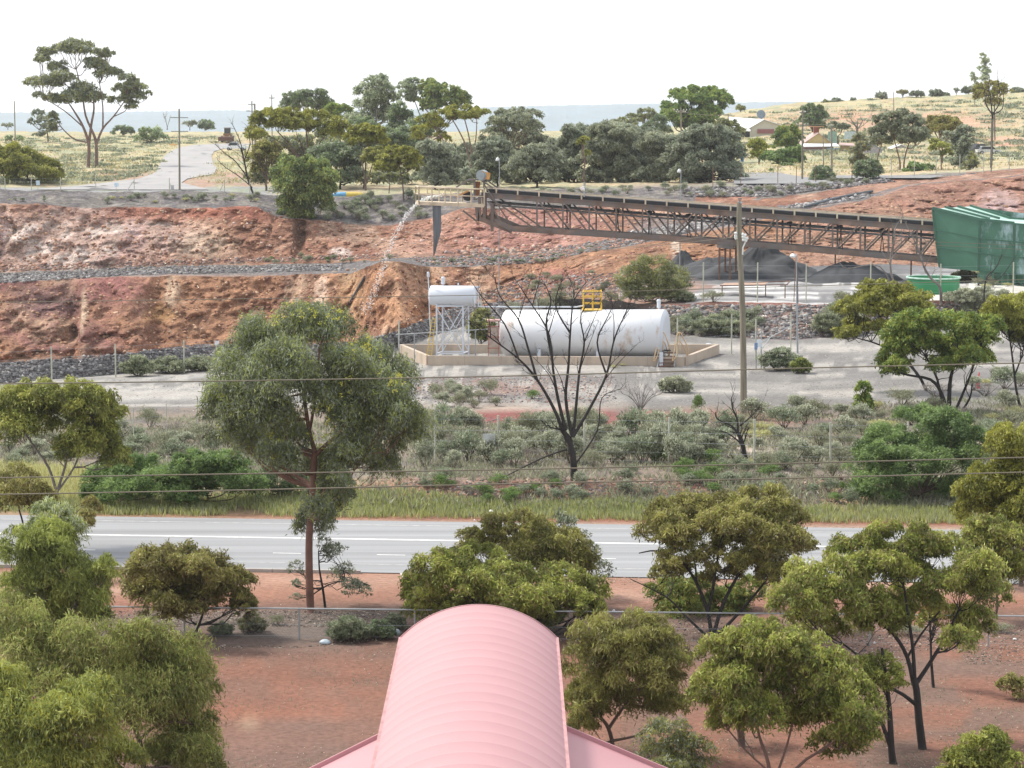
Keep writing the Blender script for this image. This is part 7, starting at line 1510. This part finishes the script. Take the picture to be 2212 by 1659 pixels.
far('slim tall pale sapling rising highest above the hill crest', (2128, 200), [(2124, 122, 7, 8), (2130, 135, 9, 9), (2122, 148, 9, 8), (2132, 155, 9, 9), (2126, 168, 9, 8)], stems=[([(2128, 200), (2128, 170), (2127, 130)], 1.2, .6)], pal='pale', bark='grey', name='sapling', d=700, dens=.7, seed=230)
far('second slim pale sapling, lower, left of the highest one', (2106, 202), [(2100, 162, 6, 6), (2106, 173, 8, 7), (2110, 185, 8, 7)], stems=[([(2106, 202), (2105, 165)], 1, .6)], pal='pale', bark='grey', name='sapling', d=705, dens=.8, seed=231)
far('golden canopied tree behind the tall bare black tree', (2150, 262), [(2120, 190, 18, 9), (2145, 185, 22, 9), (2165, 196, 20, 12), (2130, 205, 22, 11), (2150, 222, 16, 9)], stems=[([(2150, 262), (2148, 230), (2145, 200)], 1.6, .9)], pal='brown', pal2='yellow', mix2=.4, bark='brown', name='gum_tree', d=520, dens=.9, seed=232)

# ================================================================= SCRUB
R5 = random.Random(77)
SP = {'pale saltbush along the inner wire fence': 'saltbush stand', 'blue-green bushes on the red roadside bank': 'red roadside bank', 'blue-green bushes below the inner wire fence': 'fence strip', 'scrub bushes on the left beyond the highway': 'left scrub',
 'scrub bushes on the flat right of the power pole': 'right scrub flat', 'bushes between the bund and the red patch': 'dark gravel', 'bushes on the rocky bank right of the big tank': 'rocky bank', 'bushes on the bank behind the leaning gum': 'gravel bank', 'bushes in front of the green shed': 'pale ground',
 'bushes under the green shed': 'shed shadow', 'bushes on the left pit rim': 'left rim', 'tufts on the far left rim': 'far left rim', 'bushes on the gravel slope behind the falling water': 'gravel slope', 'bushes at the foot of the upper pit wall': 'wall foot', 'bushes on the bench below the chute': 'bench',
 'bushes on the rocky rim behind the conveyor': 'rocky rim', 'bushes below the side street': 'street rocks', 'bushes behind the white tanks': 'grey bank', 'bushes on the reddish bank behind the tanks': 'reddish slope'}
def inpoly(u, v, poly):
    c = False; j = len(poly)-1
    for i in range(len(poly)):
        if ((poly[i][1] > v) != (poly[j][1] > v)) and (u < (poly[j][0]-poly[i][0])*(v-poly[i][1])/(poly[j][1]-poly[i][1])+poly[i][0]): c = not c
        j = i
    return c
def scatter(n, poly, kinds, w, label, group, hs=(.8, 1.1), mind=.45):
    us = [p[0] for p in poly]; vs = [p[1] for p in poly]; pts = []; t = 0
    while len(pts) < n and t < n*60:
        t += 1; u = R5.uniform(min(us), max(us)); v = R5.uniform(min(vs), max(vs))
        if not inpoly(u, v, poly): continue
        if any(abs(u-a)/(w[1]*mind)+abs(v-b_)/(w[1]*mind*.45) < 1 for a, b_ in pts): continue
        pts.append((u, v))
    for (u, v) in pts:
        k = R5.choices([x[0] for x in kinds], [x[1] for x in kinds])[0]; ww = R5.uniform(*w)
        shrub(k, u, v, ww, where(u, v, k, ww, w, min(vs), max(vs), SP[group], pts), group, R5.uniform(*hs), rng=R5)
scatter(62, [(905, 960), (990, 935), (1230, 935), (1500, 950), (1560, 1010), (1400, 1012), (900, 1015)], [('salt', 6), ('sg', 2), ('drab', 3), ('twig', 1)], (60, 108), 'pale silvery saltbush in the dense stand along the fence with the grey sign', 'pale saltbush along the inner wire fence', (.95, 1.3), .30)
scatter(36, [(880, 1040), (1300, 1040), (1840, 1040), (1840, 1095), (1450, 1080), (1100, 1095), (900, 1075)], [('sg', 5), ('green', 3), ('salt', 1), ('twig', 1)], (34, 66), 'low blue-green bush on the red bank above the roadside grass', 'blue-green bushes on the red roadside bank', (.7, 1.0))
scatter(14, [(1340, 1000), (1700, 1005), (1700, 1040), (1340, 1040)], [('sg', 5), ('green', 3)], (40, 72), 'blue-green bush right of the burnt dead tree below the wire fence', 'blue-green bushes below the inner wire fence', (.8, 1.1))
scatter(38, [(0, 950), (260, 938), (640, 950), (640, 990), (200, 990), (0, 1030)], [('salt', 3), ('sg', 4), ('drab', 4), ('twig', 1)], (46, 88), 'grey-green scrub bush between the gravel road and the green wattles at left', 'scrub bushes on the left beyond the highway', (.65, 1.0))
scatter(74, [(1500, 930), (1700, 890), (1850, 880), (2212, 800), (2230, 960), (2110, 970), (1850, 1040), (1560, 1010)], [('drab', 5), ('salt', 3), ('sg', 2), ('straw', 1.2), ('twig', 1)], (46, 92), 'dull grey-olive scrub bush on the stony flat right of the power pole', 'scrub bushes on the flat right of the power pole', (.7, 1.0))
scatter(12, [(930, 850), (1060, 845), (1080, 885), (940, 880)], [('drab', 3), ('salt', 3), ('twig', 1)], (34, 60), 'grey bush on the dark gravel between the bund and the red patch', 'bushes between the bund and the red patch')
scatter(22, [(1440, 700), (1640, 690), (1640, 728), (1450, 728)], [('drab', 4), ('sg', 2), ('salt', 1)], (32, 58), 'grey-green bush on the rocky bank right of the big white tank', 'bushes on the rocky bank right of the big tank')
scatter(14, [(1790, 668), (1850, 640), (1850, 730), (1760, 735)], [('drab', 4), ('sg', 2)], (36, 66), 'grey-green bush on the rocky bank behind the leaning olive gum', 'bushes on the bank behind the leaning gum')
scatter(12, [(2060, 655), (2230, 640), (2230, 700), (2080, 690)], [('drab', 4), ('salt', 3)], (36, 66), 'grey bush on the pale ground in front of the green shed', 'bushes in front of the green shed')
scatter(10, [(2080, 590), (2110, 590), (2200, 620), (2100, 625)], [('drab', 4), ('straw', 1)], (24, 40), 'dry grey bush under the skirt of the green shed', 'bushes under the green shed')
for (u, v, w_, k, lab, h) in ( (450, 800, 60, 'drab', 'twiggy grey bush partly behind the tall flowering gum at the berm', .9), (324, 925, 62, 'drab', 'rounded grey-olive bush standing against the pale gravel road at left', 1.3), (375, 930, 44, 'twig', 'bare twiggy bush beside the rounded one at the pale gravel road', 1.2),
   (1505, 893, 40, 'green', 'small bright green sapling bush beside the power pole', 1.8), (1150, 862, 50, 'green', 'low green bush on the dark gravel left of the burnt tree', .7), (955, 890, 44, 'green', 'low green bush on the edge of the red patch behind the flowering gum', .6), (1012, 868, 44, 'salt', 'pale rounded bush on the gravel just below the left end of the bund', .9),
   (1540, 652, 60, 'drab', 'grey bush on the wet sand below the rusty pipe frame', .7), (1665, 372, 20, 'green', 'small shrub on the verge of the grey side street', .8), (1325, 795, 30, 'straw', 'dry weed clump at the foot of the bund wall', .6), (1345, 790, 24, 'straw', 'smaller dry weed clump beside the larger one at the bund wall', .6),
   (600, 1350, 50, 'drab', 'loose grey-green bush behind the pipe fence near the flowering gum trunk', .8), (1960, 1372, 90, 'drab', 'low grey bush in front of the pipe fence behind the forked black gum', .5), (2160, 1365, 80, 'drab', 'low grey bush by the rightmost fence post', .45), (1290, 1345, 40, 'drab', 'pale twiggy tuft below the umbrella gum at the fence', .8),
   (2130, 1000, 70, 'salt', 'powdery blue saltbush between the feathery wattle and the right-edge gum', .8), (1890, 880, 40, 'straw', 'orange tinted dry bush left of the bright sapling', .8), (1000, 640, 20, 'drab', 'little shrub', 1)):
    if lab == 'little shrub': continue
    shrub(k, u, v, w_, lab, None, h, rng=R5)
scatter(26, [(215, 424), (560, 424), (560, 438), (225, 440)], [('salt', 3), ('sg', 4), ('straw', 3)], (14, 28), 'small grey-green bush on the upper pit rim at left', 'bushes on the left pit rim', (.7, 1.1), .35)
scatter(6, [(0, 425), (150, 425), (150, 436), (0, 436)], [('straw', 2), ('sg', 2)], (10, 16), 'tiny yellowish tuft on the dark rim at the far left', 'tufts on the far left rim')
scatter(34, [(690, 478), (760, 440), (900, 425), (925, 440), (925, 472), (850, 486), (780, 482)], [('salt', 2), ('sg', 5), ('drab', 2)], (20, 38), 'grey-green bush on the gravel slope behind the falling water', 'bushes on the gravel slope behind the falling water', (.8, 1.1), .35)
scatter(16, [(560, 556), (860, 556), (860, 570), (560, 572)], [('sg', 4), ('drab', 3), ('green', 1)], (12, 26), 'small bush at the foot of the upper pit wall', 'bushes at the foot of the upper pit wall', (.7, 1))
scatter(24, [(930, 560), (1180, 552), (1300, 525), (1300, 535), (1180, 568), (930, 573)], [('sg', 4), ('drab', 3)], (14, 30), 'small bush on the bench below the hanging chute', 'bushes on the bench below the chute', (.4, .7))
scatter(34, [(1080, 412), (1400, 408), (1640, 404), (1700, 425), (1560, 430), (1200, 425)], [('sg', 4), ('drab', 3), ('salt', 1)], (18, 34), 'grey-green bush on the dark rocky rim behind the conveyor', 'bushes on the rocky rim behind the conveyor', (.7, 1))
scatter(10, [(1680, 404), (1900, 386), (1900, 400), (1700, 422)], [('sg', 4), ('drab', 3)], (16, 30), 'bush on the rocks below the grey side street', 'bushes below the side street')
scatter(12, [(1120, 600), (1330, 590), (1340, 635), (1130, 640)], [('drab', 4), ('sg', 2)], (22, 46), '', 'bushes on the reddish bank behind the tanks', (.6, .9))
scatter(8, [(1100, 660), (1330, 645), (1360, 665), (1110, 680)], [('drab', 4), ('green', 1)], (36, 62), 'bush on the grey bank behind the white tanks', 'bushes behind the white tanks')

def dome(lab, u, v, w_, h_, pal, pal2, seed, **k):
    lob = [(u-w_*.28, v-h_*.40, w_*.24, h_*.30), (u+w_*.28, v-h_*.38, w_*.24, h_*.30), (u, v-h_*.62, w_*.30, h_*.30), (u-w_*.12, v-h_*.3, w_*.3, h_*.28), (u+w_*.14, v-h_*.3, w_*.3, h_*.28)]
    T_(lab, (u, v), lob, pal=pal, pal2=pal2, mix2=.35, bark='brown', name='saltbush', cat='bush', dens=1.25, droop=-.3, px=3.2, seed=seed, r0=1.6, hub=.15, leafw=.34, fill=.55, **k)
dome('wide grey-green bush on dark leaf litter left of the pink roof', 752, 1384, 96, 56, 'saltgreen', 'drab', 421)
dome('second grey-green bush nearer the pink roof', 818, 1380, 70, 44, 'saltgreen', 'wattle', 422)
dome('small grey-green bush on the dirt below the brown-green gum', 478, 1372, 56, 30, 'saltgreen', 'drab', 423)
dome('grey twiggy bush hard against the pink roof', 852, 1362, 50, 40, 'drab', 'saltgreen', 424)
dome('grey-brown bush standing behind the pipe fence post near the gum trunk', 545, 1366, 60, 46, 'drab', 'brown', 425)
dome('single pale round saltbush on the gravel track below the bund steps', 1457, 848, 70, 38, 'salt', 'drab', 401)
dome('large grey-green bush right of the yard gate', 1686, 800, 92, 52, 'saltgreen', 'salt', 402)
dome('small dark olive bush stuck to the right of the large grey-green bush', 1730, 806, 46, 36, 'olive', 'green', 403)
dome('leftmost of the big grey-olive bushes against the dark gravel berm', 298, 812, 74, 46, 'drab', 'saltgreen', 404)
dome('second big grey-olive bush against the dark gravel berm', 362, 806, 84, 38, 'drab', 'saltgreen', 405)
dome('third big bush against the berm, just left of the small white sign', 425, 802, 70, 36, 'drab', 'saltgreen', 406)
dome('olive bush between the raised tank frame and the pump cabinet', 1040, 745, 60, 90, 'olive', 'drab', 407)
dome('wide grey bush on the pale ground right of the round green tank', 2090, 655, 110, 34, 'salt', 'drab', 408)
dome('brown dry bush under the left corner of the green shed', 2085, 607, 60, 26, 'drab', 'brown', 409)
dome('grey-green bush topping the rocky bank left of the bent pole', 1560, 725, 130, 54, 'drab', 'saltgreen', 410)
dome('grey-green bush below the leaning olive gum on the rocky bank', 1815, 725, 110, 66, 'drab', 'saltgreen', 411)
dome('grey bush on the wet sand below the pipe frame left end', 1480, 652, 50, 24, 'drab', 'saltgreen', 412)
# ---------------------------------------------------------------- uncountable: grass, ground cover, rubble
SROAD = [(40, 412), (150, 402), (230, 394), (295, 384), (330, 370), (342, 350), (350, 332), (370, 318), (420, 310), (490, 308), (530, 314), (470, 335), (462, 350), (470, 372), (410, 392), (460, 412)]
def ncast(u, v): p = G(u, v); return np.array(p)
def grass(name, label, poly, n, L, W, pal, rng, pal2=None, spread=1, cl=12, upright=1.6, thr=.42):
    us = [p[0] for p in poly]; vs = [p[1] for p in poly]; C = []; t = 0
    while len(C) < n//cl and t < n:
        t += 1; u = rng.uniform(min(us), max(us)); v = rng.uniform(min(vs), max(vs))
        if inpoly(u, v, poly) and not inpoly(u, v, SROAD):
            p = ncast(u, v)
            if float(vn(np.array([p[0]*.35]), np.array([p[1]*.35]), np.array([0.]), 5)[0]) > thr*rng.uniform(.4, 1.1): C.append(p)
    C = np.array(C); C = np.repeat(C, cl, 0); C[:, :2] += rng.normal(size=(len(C), 2))*spread*.25
    A = rng.normal(size=C.shape)*.45; A[:, 2] = np.abs(A[:, 2])+upright; A /= np.linalg.norm(A, axis=1)[:, None]
    l = L*rng.uniform(.5, 1.4, len(C)); C[:, 2] += l*.35
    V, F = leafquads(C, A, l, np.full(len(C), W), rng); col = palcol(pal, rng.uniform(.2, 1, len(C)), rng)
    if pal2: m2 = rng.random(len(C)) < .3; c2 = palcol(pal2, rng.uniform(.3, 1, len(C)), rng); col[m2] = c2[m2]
    o = mesh_np(name, V, F, leafmat(), None, col); tag(o, label, 'grass', kind='stuff')
rng = np.random.default_rng(99)
PAL['verge'] = ((.20, .23, .07), (.34, .37, .12), (.50, .51, .22))
grass('grass', 'pale green and straw grass along the far verge of the highway', [(-100, 1080), (200, 1085), (640, 1068), (900, 1062), (1100, 1092), (1350, 1085), (1700, 1098), (2300, 1110), (2300, 1134), (-100, 1108)], 34000, .34, .05, 'verge', rng, 'drab', thr=.42)
grass('grass', 'straw coloured grass patch showing through the trees at the left edge', [(0, 1010), (330, 1030), (330, 1080), (0, 1090)], 9000, .6, .05, 'straw', rng, thr=.3)
PAL['dryf'] = ((.26, .24, .12), (.42, .37, .19), (.56, .49, .27))
grass('dry_grass', 'dry yellow grass and herbs over the far plateau and hill', [(-100, 292), (1430, 292), (1620, 240), (2300, 198), (2300, 358), (1500, 392), (700, 398), (-100, 398)], 36000, .5, .18, 'dryf', rng, 'drab', spread=3.5, cl=14, upright=.3, thr=.5)
grass('ground_cover', 'thin weeds and twigs over the scrub flat beyond the highway', [(-100, 900), (600, 905), (900, 925), (1500, 900), (2300, 850), (2300, 1100), (-100, 1085)], 80000, .28, .06, 'drab', rng, 'twig', spread=1.6, upright=.5, thr=.5)
grass('weeds', 'sparse green weeds and twigs on the near red dirt', [(-100, 1320), (2300, 1320), (2300, 1800), (-100, 1800)], 9000, .10, .02, 'saltgreen', rng, 'twig', spread=1.5, upright=.4, thr=.62)
grass('low_scrub', 'scattered low grey herbs dotted over the far hill', [(1600, 245), (2300, 205), (2300, 350), (1850, 350), (1600, 330)], 12000, .8, .4, 'grey', rng, 'drab', spread=3.5, cl=40, upright=.1, thr=.6)
grass('low_scrub', 'grey herbs and low shrubs over the left plateau grass', [(-100, 296), (560, 296), (420, 330), (250, 395), (-100, 398)], 15000, .6, .3, 'grey', rng, 'drab', spread=3.2, cl=50, upright=.1, thr=.55)
def rubble(name, label, poly, n, s0, s1, cols, rng, thr=.0, d=None, ns=.3):
    us = [p[0] for p in poly]; vs = [p[1] for p in poly]; C = []; t = 0
    while len(C) < n and t < n*8:
        t += 1; u = rng.uniform(min(us), max(us)); v = rng.uniform(min(vs), max(vs))
        if inpoly(u, v, poly):
            p = ncast(u, v)
            if thr == 0 or float(vn(np.array([p[0]*ns]), np.array([p[1]*ns]), np.array([0.]), 7)[0]) > thr: C.append(p)
    C = np.array(C); k = len(C)
    base = np.array([(1, 0, 0), (0, 1, 0), (-1, 0, 0), (0, -1, 0), (0, 0, 1), (0, 0, -1)], float)
    q = base[None]*(1+rng.normal(size=(k, 6, 1))*.28); s = (s0+(s1-s0)*rng.random(k)**2.5)
    R = rng.normal(size=(k, 3, 3)); R, _ = np.linalg.qr(R); q = np.einsum('kij,knj->kni', R, q)*s[:, None, None]*np.array([1, 1, .7]); q += C[:, None, :]
    fb = np.array([(0, 1, 4), (1, 2, 4), (2, 3, 4), (3, 0, 4), (1, 0, 5), (2, 1, 5), (3, 2, 5), (0, 3, 5)])
    F = (np.arange(k)[:, None, None]*6+fb[None]).reshape(-1, 3)
    cc = np.array(cols)[rng.integers(0, len(cols), k)]*(1+rng.normal(size=(k, 1))*.15); cc = np.repeat(cc, 8, 0)
    o = mesh_np(name, q.reshape(-1, 3), F, leafmat('stone_mat', 0.0, .9), None, np.clip(cc, .02, .9)); tag(o, label, 'rubble', kind='stuff')
GR = [(.13, .12, .12), (.19, .18, .18), (.27, .26, .25), (.10, .09, .09)]; RR = [(.30, .15, .11), (.36, .22, .16), (.18, .12, .11), (.24, .2, .19), (.42, .32, .26)]
rubble('rubble', 'dark broken rock covering the berm along the near pit edge', [(-60, 790), (0, 783), (450, 748), (780, 738), (860, 712), (1000, 660), (1100, 650), (1100, 690), (1000, 705), (860, 748), (780, 775), (450, 790), (-60, 835)], 9000, .05, .22, GR, rng)
rubble('rubble', 'dark rock heaped along the middle bench of the pit', [(-60, 600), (0, 593), (300, 577), (740, 572), (740, 584), (300, 594), (-60, 615)], 5000, .08, .35, GR, rng)
rubble('rubble', 'grey boulders on the ramp seen through the conveyor truss', [(1330, 508), (1520, 478), (1700, 447), (1880, 418), (1880, 426), (1700, 455), (1540, 492), (1390, 522)], 4200, .1, .5, GR+[(.34, .33, .33)], rng)
rubble('rubble', 'loose dark rock over the bench below the hanging chute', [(880, 556), (1106, 550), (1300, 520), (1400, 502), (1400, 524), (1261, 547), (1169, 568), (1078, 573), (920, 574)], 3500, .06, .3, GR+RR[:2], rng)
rubble('rubble', 'dark boulders along the far rim right of the tree belt', [(1480, 408), (1660, 402), (1900, 386), (1935, 392), (1800, 408), (1660, 425), (1480, 425)], 2600, .1, .5, GR, rng)
rubble('rubble', 'red and grey broken rock on the bank right of the big white tank', [(1400, 662), (2100, 655), (2100, 705), (1700, 733), (1430, 722)], 7000, .05, .3, [(.22, .15, .12), (.28, .2, .16)]+GR+GR+[(.35, .31, .28)], rng)
rubble('rubble', 'scattered stones and clods on the red roadside bank', [(860, 1035), (1850, 1035), (1850, 1090), (1100, 1095), (860, 1070)], 3500, .03, .14, RR+GR[:2], rng)
rubble('rubble', 'loose stones on the dark gravel below the bund', [(900, 815), (1330, 812), (1330, 870), (900, 870)], 2200, .03, .12, RR+GR, rng)
rubble('rubble', 'pale orange scree at the foot of the upper pit wall', [(-50, 588), (500, 568), (860, 556), (860, 548), (500, 558), (-50, 576)], 1500, .06, .3, RR, rng)
rubble('rubble', 'broken red rock over the slope behind the fuel tanks', [(1000, 650), (1130, 600), (1330, 590), (1440, 600), (1440, 645), (1200, 642)], 3000, .05, .28, RR+GR, rng)
WR = [(.36, .19, .12), (.26, .13, .085), (.46, .31, .21), (.20, .10, .07), (.40, .24, .15)]
rubble('rubble', 'loose blocks caught on the lower pit wall', [(-50, 618), (560, 600), (820, 575), (1000, 580), (1280, 555), (1560, 505), (1900, 430), (2212, 385), (2280, 560), (1500, 575), (1250, 640), (700, 735), (-50, 780)], 4800, .05, .32, WR, rng)
rubble('rubble', 'loose blocks caught on the upper pit wall', [(-50, 452), (560, 452), (800, 492), (1100, 456), (1600, 440), (1600, 455), (1200, 532), (560, 566), (-50, 584)], 3600, .05, .32, WR+[(.46, .34, .28)], rng)
rubble('gravel', 'loose gravel and dust stones along the far shoulder of the highway', [(-60, 1112), (2280, 1147), (2280, 1156), (-60, 1121)], 4000, .012, .05, [(.34, .24, .18), (.42, .33, .26), (.2, .15, .12)], rng)
rubble('gravel', 'loose gravel stones along the near shoulder of the highway', [(880, 1238), (2280, 1262), (2280, 1280), (880, 1256)], 2500, .012, .05, [(.34, .24, .18), (.42, .33, .26), (.2, .15, .12)], rng)
rubble('rubble', 'fallen orange rock at the foot of the pit walls', [(940, 545), (1200, 530), (1250, 540), (1100, 558)], 500, .1, .5, RR, rng)
rubble('leaf_litter', 'pale leaf litter and small stones over the near red dirt', [(-60, 1300), (2280, 1300), (2280, 1800), (-60, 1800)], 9000, .008, .035, [(.42, .34, .26), (.12, .09, .07), (.30, .17, .12), (.5, .44, .36), (.16, .10, .08)], rng, thr=.42)
rubble('leaf_litter', 'dark fallen leaves and twigs along the pipe fence', [(180, 1320), (880, 1318), (880, 1378), (640, 1400), (180, 1400)], 9000, .012, .055, [(.07, .06, .055), (.15, .12, .10), (.36, .30, .24), (.2, .13, .1)], rng, thr=.3)
rubble('leaf_litter', 'dark fallen leaves and twigs under the gums at right along the pipe fence', [(1250, 1340), (2280, 1350), (2280, 1440), (1250, 1420)], 9000, .012, .055, [(.07, .06, .055), (.15, .12, .10), (.36, .30, .24), (.2, .13, .1)], rng, thr=.35)
rubble('gravel', 'coarse grey gravel scattered over the yard and track', [(-60, 835), (450, 800), (900, 800), (900, 830), (1500, 805), (1700, 740), (2280, 720), (2280, 800), (1700, 880), (900, 880), (-60, 900)], 9000, .012, .06, [(.3, .28, .27), (.22, .2, .2), (.45, .43, .41), (.16, .15, .15)], rng, thr=.45, ns=.5)

for _o in COL.objects:
    if len(str(_o.get('label', '')).split()) > 16: print('LONG', _o.name, _o['label'])
# ================================================================= HAZE
mb = MB(); mb.box((0, 4600, -8), (9500, 10600, 130))
m, n, b = nodes_of('haze_mat'); n.nodes.remove(b); pv = n.nodes.new('ShaderNodeVolumePrincipled')
pv.inputs['Color'].default_value = (.93, .97, 1, 1); pv.inputs['Density'].default_value = HAZE; pv.inputs['Anisotropy'].default_value = 0.2
n.links.new(pv.outputs[0], n.nodes['Material Output'].inputs['Volume'])
hz = mb.build('haze', m, None); hz['kind'] = 'stuff'; hz['label'] = 'thin pale blue air haze over the whole view'; hz['category'] = 'haze'
